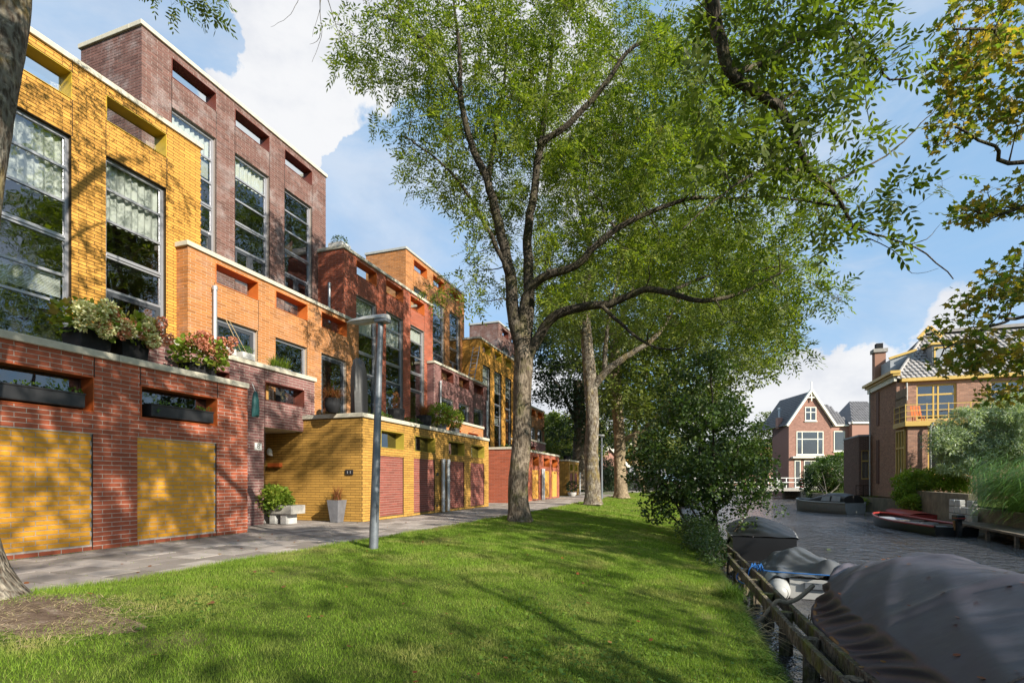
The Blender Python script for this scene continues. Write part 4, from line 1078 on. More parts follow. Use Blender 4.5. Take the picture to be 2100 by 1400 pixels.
ells1 = [ell(14.3, 830, 130, 1.7, 2.2, 1.9), ell(14.4, 960, 140, 2.3, 2.6, 2.6), ell(14.6, 900, 320, 1.6, 2.0, 1.3, .8), ell(14.8, 1030, 330, 2.0, 2.3, 2.0), ell(14.8, 985, 480, .8, 1.2, .9, .8), ell(15.1, 1060, 520, 1.5, 1.8, 1.5),
         ell(14.5, 920, 590, .5, .6, .45, .7), ell(14.8, 1000, 640, .8, .8, .5, .6), ell(15.6, 1150, 120, 2.4, 2.8, 2.4), ell(15.0, 1200, 330, 2.4, 2.6, 2.2), ell(14.2, 1330, 260, 2.4, 2.5, 2.2), ell(14, 1380, 440, 2.6, 2.4, 1.6),
         ell(14.2, 1200, 560, 2.1, 1.8, 1.3), ell(13.4, 1560, 470, 2.0, 2.0, 1.5), ell(13.0, 1520, 620, 2.2, 1.6, 1.0), ell(13.0, 1640, 610, 1.0, 1.1, 1.1), ell(13.4, 1350, 640, 1.6, 1.5, .9, .8),
         ell(14.8, 1450, 160, 2.3, 2.6, 2.0), ell(14.0, 1600, 720, .8, 1, .7, .5)]
_lp = []
for k_ in (0, 1, 4, 5, 6):
    q_ = smooth_path(limbs1[k_][0], .25); x_, y_, d_ = pix(q_); _lp.append(np.stack([x_, y_, d_], -1)[3:-4])
_lp = np.concatenate(_lp)
def near_limb(P):
    x, y, d = pix(P); out = np.zeros(len(x), bool)
    for i in range(0, len(x), 4000):
        dx = np.hypot(x[i:i + 4000, None] - _lp[None, :, 0], y[i:i + 4000, None] - _lp[None, :, 1]); j = dx.argmin(1)
        out[i:i + 4000] = (dx.min(1) < 17) & (d[i:i + 4000] < _lp[j, 2] + .05)
    return out
rej1 = lambda P: near_limb(P) | (lambda X, Y, D: ((X < 760) & (Y > 190) & (Y < 900)) | ((X < 1000) & (Y > 700)) | ((X > 790) & (X < 905) & (Y > 470) & (Y < 540)) | ((Y > 690) & (X < 1500) & (X > 1030) & (NR.random(len(X)) < .7)))(*pix(P))
T1, C1, SK1 = tree("ash_tree", "tallest ash with rough brown trunk between the street lamp and the pale trunk", t1, trunk1, [.30, .285, .27, .265, .28, .22], limbs1, ells1, 900, 27, .36, .36,
     mat="leaf_ash", group="trees in a row beside the path", mind=.46, reject=rej1, twig_frac=.10, kw=dict(npair=4))
# brown seed bunches hanging in the main ash
n = 110; Cb = C1[NR.permutation(len(C1))[:n]] + NR.normal(0, .2, (n, 3)); V, F, _ = foliage(Cb, 40, .12, .05, 'simple', ratio=.35)
o = obj("seed_bunches", np_mesh("seed_bunches", V - np.array(t1), F), "leaf_ash_dry", T1); tag(o, kind="stuff")
# moss cuff and burrs skipped; second and third trees
def z0(x, y): return float(lawn_z(np.array(x), np.array(y)))
t2 = (-4.55, 25.2, .05)
trunk2 = [t2, A_(25.3, 1214, 960), A_(25.3, 1214, 860), A_(25.3, 1211, 780), A_(25.3, 1203, 700), A_(25.3, 1197, 600)]
limbs2 = [([A_(25.3, 1212, 800), A_(25, 1240, 765), A_(24.6, 1285, 730), A_(24.2, 1345, 690), A_(24, 1400, 600)], .22, .05), ([A_(25.3, 1240, 765), A_(25.2, 1243, 700), A_(25, 1255, 620), A_(25, 1290, 480)], .13, .04),
          ([A_(25.3, 1198, 620), A_(25.5, 1210, 500), A_(25.5, 1180, 380), A_(25.5, 1200, 250)], .2, .05)]
ells2 = [ell(25, 1200, 420, 4.0, 4.5, 3.6), ell(24.5, 1340, 400, 4.2, 4.5, 3.6), ell(24, 1440, 560, 3.5, 4, 3.0), ell(25, 1280, 640, 3.6, 3.5, 1.8), ell(25.5, 1140, 620, 2.2, 3, 2.2), ell(23.5, 1500, 690, 2.6, 3, 1.8), ell(25, 1300, 240, 4, 4, 3)]
rej2 = lambda P: (lambda X, Y, D: ((Y > 790) & (X < 1450)) | (X < 1010) | ((X > 1600) & (Y < 420)) | (Y > 880))(*pix(P))
tree("ash_tree", "pale lichen spotted ash trunk, second from the street lamp in the row", t2, trunk2, [.38, .33, .31, .31, .27, .22], limbs2, ells2, 560, 32, .5, .4, mat="leaf_far", bark="bark_lichen",
     group="trees in a row beside the path", mind=.7, reject=rej2, twig_frac=.04, kw=dict(npair=3, lw=.34, ll=.40))
t3 = (-4.5, 35.4, .05)
trunk3 = [t3, A_(35.5, 1271, 950), A_(35.5, 1270, 880), A_(35.5, 1262, 800), A_(35.5, 1262, 700)]
limbs3 = [([A_(35.5, 1270, 910), A_(35.2, 1295, 893), A_(35, 1330, 872), A_(35, 1370, 820)], .2, .06), ([A_(35.5, 1262, 720), A_(35.2, 1280, 640), A_(35, 1340, 560)], .25, .08)]
ells3 = [ell(35, 1260, 640, 5, 5, 4.5), ell(35, 1400, 600, 5.5, 5, 5), ell(34, 1500, 700, 4.2, 5, 3.5), ell(35, 1330, 800, 4, 4, 2.2), ell(34.5, 1560, 600, 3, 4, 3)]
rej3 = lambda P: (lambda X, Y, D: ((Y > 880) & (X < 1330)) | (X < 1110) | (X > 1640))(*pix(P))
tree("plane_tree", "ochre barked tree, third trunk in the row, nearest the dark shed", t3, trunk3, [.42, .38, .36, .38, .3], limbs3, ells3, 700, 24, .85, .5, mat="leaf_far", bark="bark_plane",
     group="trees in a row beside the path", mind=.8, reject=rej3, twig_frac=.02, kw=dict(npair=2, lw=.5, ll=.5))
t4 = (-4.1, 51, .05)
tree("young_tree", "thin pale trunk standing in front of the dark shed at the end of the lawn", t4, [t4, A_(49.8, 1303, 950), A_(49.8, 1303, 880), A_(49.8, 1300, 800)], [.3, .26, .25, .2], [], [ell(50, 1310, 760, 5, 5, 5), ell(49, 1400, 820, 5, 5, 3)], 300, 24, 1.1, .55,
     leaf='simple', mat="leaf_far", bark="bark_plane", mind=1.0, twig_frac=0, kw=dict(ratio=.6), reject=lambda P: (lambda X, Y, D: (Y > 905))(*pix(P)), k_tr=14)
# ---- leaning old trunk at the left edge
t0 = (-6.22, 2.78, .08)
trunk0 = [t0, A_(4.8, -92, 1130), A_(4.85, -96, 1000), A_(4.95, -92, 800), A_(5.1, -76, 600), A_(5.3, -52, 400), A_(5.5, -24, 200), A_(5.8, 14, 0), A_(6.0, 14, -150), A_(6.1, 0, -380)]
limbs0 = [([A_(6.0, 14, -150), A_(6.4, 120, -300), A_(7.2, 260, -420), A_(8.0, 400, -450)], .12, .05), ([A_(6.1, 0, -380), A_(6, -200, -560), A_(6, -400, -700)], .15, .05)]
tree("ash_tree", "mossy leaning trunk cut off by the left edge of the photo, its foot in straw", t0, trunk0, [.30, .255, .235, .215, .215, .215, .20, .19, .18, .16], limbs0,
     [(tuple(at(8.5, 380, -330)), (1.6, 1.6, 1.2)), (tuple(at(6, -200, -700)), (2.5, 2.5, 1.8))], 130, 26, .4, .26, mat="leaf_ash_near", bark="bark_lichen",
     group="trees in a row beside the path", mind=.5, reject=lambda P: inframe(P, 10), twig_frac=.1, kw=dict(npair=4), flare=.5, k_tr=40)
# ---- overhead ash (trunk behind the camera) whose limbs hang into the picture
t9 = (-3.2, -8.2, 0)
trunk9 = [t9, (-3.15, -8.15, 2.5), (-3.0, -8.0, 5), (-2.8, -7.7, 7)]
pA = [(-2.8, -7.7, 6.6), (-2.0, -5.0, 8.6), (-1.0, -2.0, 9.2), (-.3, 1.5, 8.4), A_(4.55, 1452, -160), A_(4.6, 1462, 0), A_(4.65, 1478, 90), A_(4.7, 1500, 150), A_(4.75, 1545, 185), A_(4.8, 1595, 215), A_(4.85, 1620, 260), A_(4.9, 1645, 320), A_(4.95, 1672, 365), A_(5.0, 1700, 385), A_(5.05, 1728, 420), A_(5.1, 1750, 468), A_(5.15, 1830, 490), A_(5.2, 1900, 520), A_(5.25, 1955, 572)]
limbs9 = [(pA[:5], .12, .075), (pA[4:10], .072, .04), (pA[9:16], .038, .013), (pA[15:], .012, .005),
          ([A_(4.7, 1502, 150), A_(4.9, 1560, 130), A_(5.1, 1620, 90), A_(5.3, 1700, 55), A_(5.4, 1745, 52), A_(5.4, 1790, 110), A_(5.4, 1825, 163), A_(5.4, 1880, 155)], .03, .008),
          ([A_(5.0, 1690, 380), A_(5.3, 1760, 350), A_(5.5, 1830, 310), A_(5.7, 1925, 218)], .013, .004),
          ([A_(4.95, 1650, 350), A_(4.8, 1560, 350), A_(4.7, 1480, 400), A_(4.6, 1400, 470)], .014, .005),
          ([A_(5.1, 1740, 430), A_(5.2, 1650, 412), A_(5.3, 1560, 402), A_(5.4, 1500, 408)], .014, .005),
          ([(-2.8, -7.7, 6.8), (-4.5, -4.5, 9), (-6, -1, 9.6), (-6.2, 3, 9.2), A_(8, 330, -180), A_(8, 370, -40)], .12, .012), ([(-2.8, -7.7, 6.8), (0, -7, 9), (3, -5, 10), (5, -3, 9.5)], .12, .04)]
frame9 = [ell(4.8, 1440, 40, .35, .5, .25, .5), ell(4.8, 1570, 60, .55, .6, .33, .8), ell(4.9, 1640, 150, .55, .6, .3), ell(5.1, 1700, 20, .45, .5, .25), ell(5.3, 1800, 110, .4, .4, .3, .9), ell(5.3, 1850, 200, .22, .3, .12, .5), ell(4.7, 1450, 180, .3, .4, .25, .5),
          ell(4.9, 1600, 320, .4, .5, .33), ell(5.0, 1700, 250, .35, .4, .22, .7), ell(4.8, 1530, 300, .42, .6, .5), ell(5.1, 1760, 310, .3, .4, .13, .7), ell(5.1, 1680, 430, .38, .4, .26), ell(5.2, 1800, 400, .28, .3, .16, .8), ell(5.2, 1880, 405, .22, .25, .12, .6),
          ell(5.2, 1800, 480, .3, .25, .09, .5), ell(5.0, 1640, 480, .25, .3, .2, .5), ell(5.3, 1980, 555, .12, .15, .13, .5), ell(5.15, 1865, 495, .1, .1, .1, .3), ell(8.2, 340, -15, .35, .4, .22, .9), ell(8.2, 420, 0, .22, .3, .22, .7)]
root9 = empty("overhanging_ash_tree", t9, 0, "near ash branch with large leaves hanging down from the top of the photo", "tree")
loc9 = np.array(t9)
V, F = trunk_mesh(smooth_path(trunk9, .3), np.interp(np.linspace(0, 1, len(smooth_path(trunk9, .3))), [0, 1], [.32, .24]), 16); obj("trunk", np_mesh("trunk", V - loc9, F, True), "bark_ash", root9)
sk9 = Skel()
for (pts, r0, r1) in limbs9:
    P = smooth_path(pts, .10, .004); rd = np.linspace(r0, r1, len(P)); T = Tubes(); T.add(P, rd, 10); sk9.add(P, rd); obj("limb", T.mesh("limb", loc9), "bark_branch", root9)
C9 = spread(ell_points(frame9, 330, .0), .13); T = Tubes(); grow(sk9, T, C9, loc9, rmin=.002, maxr=.012, jit=.012, k=4, step=.08)
V1, F1, b1 = foliage(C9, 4, .13, .25, 'ash', npair=4, lw=.38, ll=.34, droop=.25, hexa=True); twigs(T, C9, b1, 4, r=.0018, frac=.9)
# bare twigs
for q in ([A_(7.6, 618, -40), A_(7.6, 610, 5), A_(7.6, 590, 35), A_(7.6, 555, 56)], [A_(7.6, 655, -40), A_(7.6, 656, 25), A_(7.6, 660, 65), A_(7.6, 655, 90), A_(7.6, 640, 128)], [A_(7.6, 662, -40), A_(7.6, 655, 25), A_(7.6, 643, 62), A_(7.6, 641, 76)],
          [A_(7.6, 657, 68), A_(7.6, 650, 86), A_(7.6, 635, 91)], [A_(7.7, 665, -30), A_(7.7, 680, 25), A_(7.7, 690, 55), A_(7.7, 702, 78), A_(7.7, 717, 80)], [A_(7.7, 690, 50), A_(7.7, 698, 51), A_(7.7, 705, 47)], [A_(5.1, 1740, 60), A_(5.1, 1772, 120), A_(5.1, 1775, 200), A_(5.1, 1790, 260), A_(5.1, 1840, 275)],
          [A_(5.15, 1785, 490), A_(5.15, 1840, 520), A_(5.15, 1870, 560), A_(5.15, 1925, 550)], [A_(5.0, 1690, 140), A_(5.0, 1690, 190), A_(5.0, 1700, 200)], [A_(5.2, 1870, 500), A_(5.2, 1900, 490), A_(5.2, 1928, 460)], [(-6.2, 3, 9.2), A_(7.6, 600, -150), A_(7.6, 655, -40)], [A_(7.6, 640, -120), A_(7.6, 618, -40)]):
    P = smooth_path(q, .06, .003); T.add(P, np.linspace(.009, .0025, len(P)) * (.6 if len(q) < 5 else .8), 5)
# off-picture crown that shades the lawn and the facades
off9 = [((0, 1.6, 8.6), (3.6, 2.6, 1.7), 1.3), ((4.2, 1.5, 8.8), (3, 2.6, 1.7), 1.2), ((-3.5, 2.6, 9.8), (2.8, 2.6, 1.4)), ((3, 4.6, 10.6), (3, 2, 1.5)), ((-2.5, -5, 8.6), (3.5, 3.2, 1.8)), ((2.5, -4.5, 9.6), (3.5, 3, 1.8)), ((1.5, 0, 10.5), (3, 2.6, 1.2)), ((6, -2, 9.5), (2.6, 3, 1.6))]
Co = spread(ell_points(off9, 560, .1), .5); Co = Co[~inframe(Co, 60)]; grow(sk9, T, Co, loc9, maxr=.05)
V2, F2, b2 = foliage(Co, 20, .42, .3, 'ash', npair=3, lw=.42, ll=.42, hexa=True); k_ = ~inframe(V2[F2[:, 0]], 15); F2 = F2[k_]
tag(obj("branches", T.mesh("branches", loc9), "bark_branch", root9), kind="stuff")
V = np.concatenate([V1, V2]); F = np.concatenate([F1, F2 + len(V1)])
tag(obj("crown", np_mesh("crown", V - loc9, F), "leaf_ash_near", root9), kind="stuff")
# ---- maple on the far bank, crown entering from the right
tm = (12.2, 8.8, .1)
limbsm = [([(12.2, 8.8, 3.5), (10.5, 9.6, 6), A_(8.6, 2150, 330), A_(8.4, 2040, 300), A_(8.3, 1960, 260)], .16, .015), ([(12.2, 8.8, 3.0), (10.8, 10, 4.2), A_(9, 2160, 640), A_(8.8, 2060, 660), A_(8.7, 1960, 700), A_(8.6, 1930, 730)], .12, .01),
          ([(12.2, 8.8, 4.5), (10.5, 9.2, 7), A_(8.5, 2130, 120), A_(8.3, 2040, 60), A_(8.2, 1960, 60)], .14, .015), ([A_(8.6, 2150, 400), A_(8.5, 2050, 440), A_(8.5, 1990, 430)], .04, .01)]
ellsm = [ell(8.6, 2050, 30, .8, .8, .7, 4), ell(8.5, 1990, 150, .6, .7, .5, 4), ell(8.7, 2080, 200, .8, .8, .6, 4), ell(8.5, 1965, 260, .42, .5, .3, 4), ell(8.6, 2060, 420, .7, .7, .32, 4), ell(8.5, 2000, 440, .35, .4, .2, 3), ell(8.7, 2090, 560, .45, .6, .45, 4), ell(8.7, 2040, 620, .7, .7, .35, 4),
         ell(8.8, 2060, 730, .9, .8, .3, 4), ell(8.7, 1960, 690, .45, .5, .22, 3), ell(8.7, 1920, 750, .2, .3, .12, 3), ell(8.9, 2060, 810, .6, .5, .12, 3), ((11, 8, 8), (3, 3.4, 3), .6), ((12.5, 5, 8.5), (3, 3, 3), .6), ((10, 6.5, 6), (2, 2, 1.6), .4), ((13, 11.5, 7.6), (2.6, 2.6, 2.6), .3)]
rejm = lambda P: (lambda X, Y, D: (D > 0) & (X < 1895) & (Y < 1500) & (Y > -30))(*pix(P)) | (lambda X, Y, D: (D > 0) & (X < 2160) & (X > 1500) & (Y > 830))(*pix(P)) | (lambda X, Y, D: (D > 0) & (X < 1985) & (Y > 310) & (Y < 385))(*pix(P)) | (lambda X, Y, D: (D > 0) & (X < 2060) & (Y > 470) & (Y < 540))(*pix(P))
tree("maple_tree", "maple with green and rust brown leaves reaching in from the right edge", tm, [tm, (12.2, 8.8, 2), (12.2, 8.8, 4), (12.0, 8.7, 6.5)], [.26, .22, .18, .12], limbsm, ellsm, 1050, 24, .24, .115, leaf='maple', mat="leaf_maple", bark="bark_ash",
     mind=.22, reject=rejm, twig_frac=.12, shell=.1, jit=.02, maxr=.05, k_tr=14)
# ---- second off-picture tree over the far bank (shade on the lawn)
tq = (13.2, -3.2, .1)
tree("lime_tree", "broad tree on the far bank just outside the right edge", tq, [tq, (13.2, -3.2, 2), (13.1, -3.1, 4), (13, -3, 7)], [.3, .25, .2, .15], [([(13.1, -3.1, 4), (11.5, -1.5, 6.2), (10, 0, 7.2)], .12, .04), ([(13.1, -3.1, 4), (14, -4.5, 6.2), (15, -6, 7.2)], .12, .04)],
     [((12.4, -1.0, 7.4), (3.2, 3.2, 2.6)), ((14.5, -5, 7), (3, 3, 2.5)), ((11, -4, 6), (2.4, 2.4, 2)), ((12, 2.5, 7.6), (2.6, 2.2, 2.2)), ((9, 0, 5.2), (1.8, 2, 1.4), .5)], 220, 24, .5, .16, leaf='simple', mat="leaf_alder", mind=.6, twig_frac=0, kw=dict(ratio=.75), reject=lambda P: inframe(P, 60), k_tr=12)
# ---- dark evergreen mass beyond the row, and far trees
def bush(name, label, loc, ells, ncl, per, rad, L, mat, ratio=.6, cat="shrub", stems=5, bark="twig", hexa=False, mind=.2, reject=None, group=None, flat=.8, leaf='simple', stemr=.02, twig=.0, shell=.25, trunk=None, **kw):
    loc = np.array(loc, float); root = empty(name, loc, 0, label, cat, group); C = spread(ell_points(ells, ncl, shell), mind)
    if reject is not None: C = C[~reject(C)]
    sk = Skel(); T = Tubes()
    for i in range(stems):
        e = ells[i % len(ells)]; c = np.array(e[0]) + NR.normal(0, .25, 3) * np.array(e[1]); b = loc + NR.normal(0, 1, 3) * np.array([.1, .1, 0]) * (1 + stemr * 20); P = smooth_path([b, (b + c) / 2 + NR.normal(0, .06, 3), c], .25, .01); rd = np.linspace(stemr, stemr * .35, len(P)); sk.add(P, rd); T.add(P, rd, 6)
    if ncl < 1300: grow(sk, T, C, loc, rmin=.004, k=4, maxr=stemr * .6)
    V, F, base = foliage(C, per, rad, L, leaf, flat, **(dict(ratio=ratio, hexa=hexa) if leaf == 'simple' else {}), **kw)
    if reject is not None: F = F[~reject(V[F[:, 0]])]
    if twig: twigs(T, C, base, per, frac=twig, r=.003)
    tag(obj("stems", T.mesh("stems", loc), bark, root), kind="stuff"); tag(obj("leaves", np_mesh("leaves", V - loc, F), mat, root), kind="stuff"); return root
tv = tuple(at(46, 1186, 1003))
tree("dark_tree", "dense dark green tree behind the garages, left of the pale trunk", tv, [tv, A_(46, 1187, 940), A_(46, 1190, 870), A_(46, 1185, 780)], [.65, .6, .55, .4], [([A_(46, 1188, 880), A_(45.5, 1150, 800), A_(45, 1120, 760)], .2, .06)],
     [ell(46, 1150, 720, 3.2, 4, 3), ell(46, 1185, 640, 3, 4, 3.5), ell(45.5, 1130, 800, 1.8, 3, 1.2), ell(46, 1200, 820, 2.4, 3, 2.5), ell(45.5, 1150, 880, 1.7, 2, 1, .7), ell(46, 1250, 740, 3.5, 3, 4), ell(46, 1120, 690, 1.8, 2, 2), ell(46, 1150, 780, 2.8, 3, 2.4), ell(46, 1235, 860, 3, 3, 3)], 800, 44, .7, .3, leaf='simple', mat="leaf_dark", bark="bark_ash", mind=.6, twig_frac=0, kw=dict(ratio=.5), k_tr=14, cat="tree",
     reject=lambda P: (lambda X, Y, D: (Y > 925) | (X < 1085) | ((X < 1150) & (Y > 835) & (Y < 872)))(*pix(P)))
b1_ = tuple(at(58, 1185, 1003))
bush("hedge", "tall dark hedge at the end of the garage row", b1_, [ell(56, 1196, 985, .9, 4, 1.8), ell(58, 1225, 985, 2.0, 3, 2.0), ell(60, 1262, 985, 2.0, 3, 1.9), ell(58, 1235, 965, 1.6, 3, 1.6), ell(56, 1182, 975, .6, 3, 1.2)], 520, 60, .45, .17, "leaf_dark", cat="hedge", mind=.3, stemr=.05)
bush("garden_shrub", "pale green shrub rising above the red garage roof in the distance", tuple(at(52, 1120, 960)), [ell(52, 1125, 925, 2.2, 2, 1.2), ell(52, 1100, 900, 1.2, 2, 1.2)], 160, 50, .4, .17, "leaf_bush", mind=.3, stemr=.04)
# ---- alder at the water's edge
ta = (.55, 15.7, -.55)
ea = [ell(15.2, 1430, 850, 1.35, 1.6, .95), ell(15.0, 1380, 980, 1.1, 1.4, .85), ell(14.8, 1470, 990, 1.5, 1.5, .9), ell(15.0, 1330, 910, .6, .9, .55), ell(15.2, 1450, 760, .8, .9, .5, .8), ell(14.6, 1520, 900, .65, .8, .6, .8), ell(14.4, 1560, 1000, .5, .7, .35, .7), ell(15.1, 1350, 1040, .6, .8, .4), ell(14.6, 1450, 1070, .7, .7, .4, .7), ell(14.3, 1585, 1050, .16, .2, .1, .3), ell(15.2, 1520, 830, .35, .5, .3, .4), ell(15.3, 1380, 780, .7, .8, .5, .7), ell(14.6, 1530, 960, .8, .9, .6), ell(14.6, 1500, 1010, .9, .9, .6), ell(15, 1500, 860, .7, .8, .5, .7), ell(15.2, 1320, 980, .5, .8, .6), ell(15, 1440, 930, 2.1, 1.8, 1.6, .25), ell(14.4, 1570, 1045, .45, .5, .12, .9), ell(14.5, 1540, 1080, .3, .5, .12, .8)]
bush("alder", "dark green alder leaning over the canal beside the covered boats", ta, ea, 640, 46, .26, .088, "leaf_alder", .82, "tree", 9, "bark_branch", True, .17, stemr=.045, twig=.03,
     reject=lambda P: (lambda X, Y, D: ((X < 1375) & (Y > 1075)) | (X < 1268))(*pix(P)))
bush("bramble_bush", "low leafy bush on the bank under the alder", (.35, 12.6, -.45), [((.25, 12.9, -.2), (.45, 1.3, .3)), ((.4, 11.5, -.38), (.3, .7, .22)), ((.15, 14.2, -.1), (.55, .8, .4))], 260, 40, .13, .06, "leaf_alder", .6, "shrub", 4, "twig", False, .1)
# ---- far bank greenery
bush("willow", "silver leaved willow in front of the yellow framed windows", (14.4, 34.0, .2), [ell(27.5, 2020, 885, 2.2, 1.6, 1.5), ell(27, 2080, 850, 1.6, 1.5, 1.2), ell(27.5, 1945, 905, 1.1, 1.1, .8), ell(27, 2060, 930, 2.0, 1.5, .9), ell(27.5, 1985, 950, 1.6, 1.5, .7), ell(26, 2110, 900, 1.6, 1.6, 1.6)], 1400, 90, .26, .19, "leaf_willow", .22, "tree", 8, "twig", mind=.26, stemr=.06, shell=.1)
bush("garden_shrub", "rounded yellow green shrub beneath the tall yellow bay window", (12.3, 34.6, .1), [ell(30, 1885, 985, 1.3, 1.2, .65), ell(29.8, 1855, 1010, .6, .9, .75), ell(29, 1940, 985, 1.1, 1.1, .55), ell(29, 1872, 1035, .6, .7, .5), ell(28.5, 1965, 1000, .6, .7, .3)], 420, 60, .25, .13, "leaf_lime", .65, stems=6, mind=.2, stemr=.03)
bush("creeper_shrub", "low bright creeper on the quay beside the moored sloop", (11.0, 41, -.2), [ell(36.6, 1778, 1030, 1.1, 1.0, .38), ell(36.2, 1795, 1042, .7, .9, .32), ell(37, 1750, 1032, .5, .9, .3)], 200, 60, .2, .11, "leaf_lime", .6, stems=4, mind=.16)
bush("canal_shrub", "large dark green shrub between bridge and sloop", (10.6, 50, 0), [ell(50, 1700, 975, 2.1, 1.8, 1.9), ell(49, 1722, 990, 1.3, 1.5, 1.5), ell(50, 1670, 985, 1.4, 1.3, 1.5), ell(49, 1675, 1020, .9, 1, .6)], 380, 60, .35, .16, "leaf_alder", .6, stems=6, mind=.26, stemr=.04)
bush("climbing_vine", "bright green vine stretched beside the low annex wall", (12.5, 52, 1), [ell(52, 1700, 945, 1.2, .8, .5), ell(51, 1735, 935, 1.0, .8, .35), ell(52, 1672, 960, .7, .8, .5)], 200, 50, .28, .16, "leaf_bright", .7, stems=4, mind=.2)
bush("bamboo", "arching bright green bamboo hanging over the far canal wall", (12.2, 23.6, 0), [ell(18.9, 2090, 1000, .9, 1.2, .4)], 10, 3, .1, .1, "leaf_reed", stems=4, mind=.1)
n = 9000; c0 = np.array(at(18.7, 2120, 990)); a_ = NR.normal(math.pi + .1, .5, n); Pb = c0 + NR.normal(0, 1, (n, 3)) * np.array([1.2, 1.3, .42]); dv = np.stack([np.cos(a_), np.sin(a_), 0 * a_], -1)
V, F = strips(Pb, dv, NR.uniform(.5, 1.1, n), NR.uniform(.018, .035, n), NR.uniform(.35, .8, n), 4, .12)
keep = (lambda X, Y, D: (X > 1985))(*pix(V.reshape(n, -1, 3)[:, -1])); F = F.reshape(4, n, 4)[:, keep].reshape(-1, 4)
bm_ = bpy.data.objects["bamboo"]; tag(obj("blades", np_mesh("blades", V - np.array(bm_.location), F), "leaf_reed", bm_), kind="stuff")
bush("garden_shrub", "bright leafy ground cover hanging over the wall under the bamboo", (13.2, 22.5, 0), [((11.7, 21.8, .2), (.9, 2.0, .25)), ((12.0, 24.5, .25), (.8, 1.5, .3)), ((12.4, 19.5, .2), (1, 1.5, .3))], 150, 60, .2, .12, "leaf_bright", .6, stems=3, mind=.15)
tf_ = tuple(at(88, 1570, 998))
tree("chestnut_tree", "rounded brownish green tree behind the gabled house", tf_, [tf_, tuple(at(88, 1570, 960)), tuple(at(88, 1568, 920))], [.5, .45, .4], [], [ell(88, 1585, 900, 4.2, 4, 4.6), ell(88, 1560, 930, 3, 4, 3), ell(88, 1600, 880, 3, 4, 3)], 260, 60, .9, .4, leaf='simple', mat="leaf_far", mind=.8, twig_frac=0, kw=dict(ratio=.6), k_tr=12,
     reject=lambda P: (lambda X, Y, D: (Y > 985))(*pix(P)))
for i, (px, dd, r_, lb) in enumerate(((1330, 105, 6, "far tree beyond the shed, left one"), (1420, 112, 7, "far tree behind the alder, middle one"), (1500, 104, 5, "far tree left of the bridge railing"))):
    p = tuple(at(dd, px, 992)); tree("far_tree", lb, p, [p, tuple(at(dd, px, 970)), tuple(at(dd, px, 950))], [.5, .45, .4], [], [(tuple(at(dd, px, 925)), (r_, r_, r_ * .8)), (tuple(at(dd, px + 30, 940)), (r_ * .7, r_, r_ * .6))], 220, 40, 1.2, .6, leaf='simple', mat="leaf_dark", mind=1.0, twig_frac=0, kw=dict(ratio=.6), k_tr=10, group="trees far beyond the bridge")

for i, (px, dd, r_, zz, lb) in enumerate(((1175, 72, 5, 7, "leafy garden tree behind the hedge, left of the white gable"), (1240, 90, 7, 10, "tall green tree rising behind the pink bungalow"), (1330, 84, 6.5, 8, "green tree behind the dark shed roof"), (1120, 62, 3.5, 6.5, "green tree above the last garage roof"))):
    p = tuple(at(dd, px, 992)); c_ = at(dd, px, 985); q = lambda z: (c_.x, c_.y, z)
    tree("garden_tree", lb, p, [p, q(2.5), q(zz * .7)], [.4, .35, .3], [], [(q(zz), (r_, r_, r_ * .8)), (q(zz * .7), (r_ * .9, r_, r_ * .5))], 240, 44, r_ * .16, .42, leaf='simple', mat="leaf_far" if i % 2 else "leaf_bush", mind=r_ * .13, twig_frac=0, kw=dict(ratio=.6), k_tr=10, group="garden trees at the end of the path")

# ---------------------------------------------------------------- street lamps
def lamp(loc, label, H_=3.98, lean=(0, 0)):
    r = empty("street_lamp", loc, 0, label, "street lamp", None); x, y, z = 0, 0, 0
    top = Vector((lean[0], lean[1], H_))
    MB().tube([top * -.02, top * .12, top * .5, top], [.08, .08, .066, .048], 20).build("pole", "galvanised", r, smooth=True)
    MB().box(.072, .084, -.03, .03, .45, .8).build("service_door", "galvanised", r)
    t = top
    MB().tube([t, t + Vector((0, 0, .1))], [.05, .05], 14).build("spigot", "galvanised", r, smooth=True)
    prof = [(0.16, .09, .075), (.1, .10, .085), (-.06, .11, .09), (-.3, .12, .085), (-.55, .10, .065), (-.68, .05, .03)]
    m = MB(); k = 12; b = 0; V = []; F = []
    for (px_, w, h) in prof:
        for j in range(k):
            a = math.pi * j / (k - 1); V.append((t.x + px_, t.y + w * math.cos(a), t.z + .07 + h * math.sin(a)))
    n = len(prof)
    for i in range(n - 1):
        for j in range(k - 1): F.append((i * k + j, i * k + j + 1, (i + 1) * k + j + 1, (i + 1) * k + j))
        F.append((i * k, (i + 1) * k, (i + 1) * k + k - 1, i * k + k - 1))
    F.append(tuple(range(k))); F.append(tuple((n - 1) * k + j for j in reversed(range(k))))
    MB().add(V, F).build("lamp_hood", "pvc_grey", r, smooth=True)
    MB().box(t.x - .08, t.x + .17, t.y - .095, t.y + .095, t.z + .0, t.z + .075).build("lamp_housing", "galvanised", r, bevel=.02)
    m = MB(); V = []; F = []
    for i, px_ in enumerate(np.linspace(-.1, -.62, 7)):
        w = .095 * (1 - .35 * (i / 6) ** 2); h = .05 * math.sin(math.pi * (i + .6) / 7.2) + .012
        for j in range(7):
            a = math.pi * j / 6; V.append((t.x + px_, t.y + w * math.cos(a), t.z + .07 - h * math.sin(a)))
    for i in range(6):
        for j in range(6): F.append((i * 7 + j, (i + 1) * 7 + j, (i + 1) * 7 + j + 1, i * 7 + j + 1))
    MB().add(V, F).build("lamp_glass", "pvc_grey", r, smooth=True)
    return r
lamp((-5.31, 7.9, .02), "grey steel street lamp with flat arm head on the lawn edge", 3.98, (.05, .14))
lamp((-5.35, 32.6, .02), "thin distant street lamp beside the third trunk of the row", 3.9)

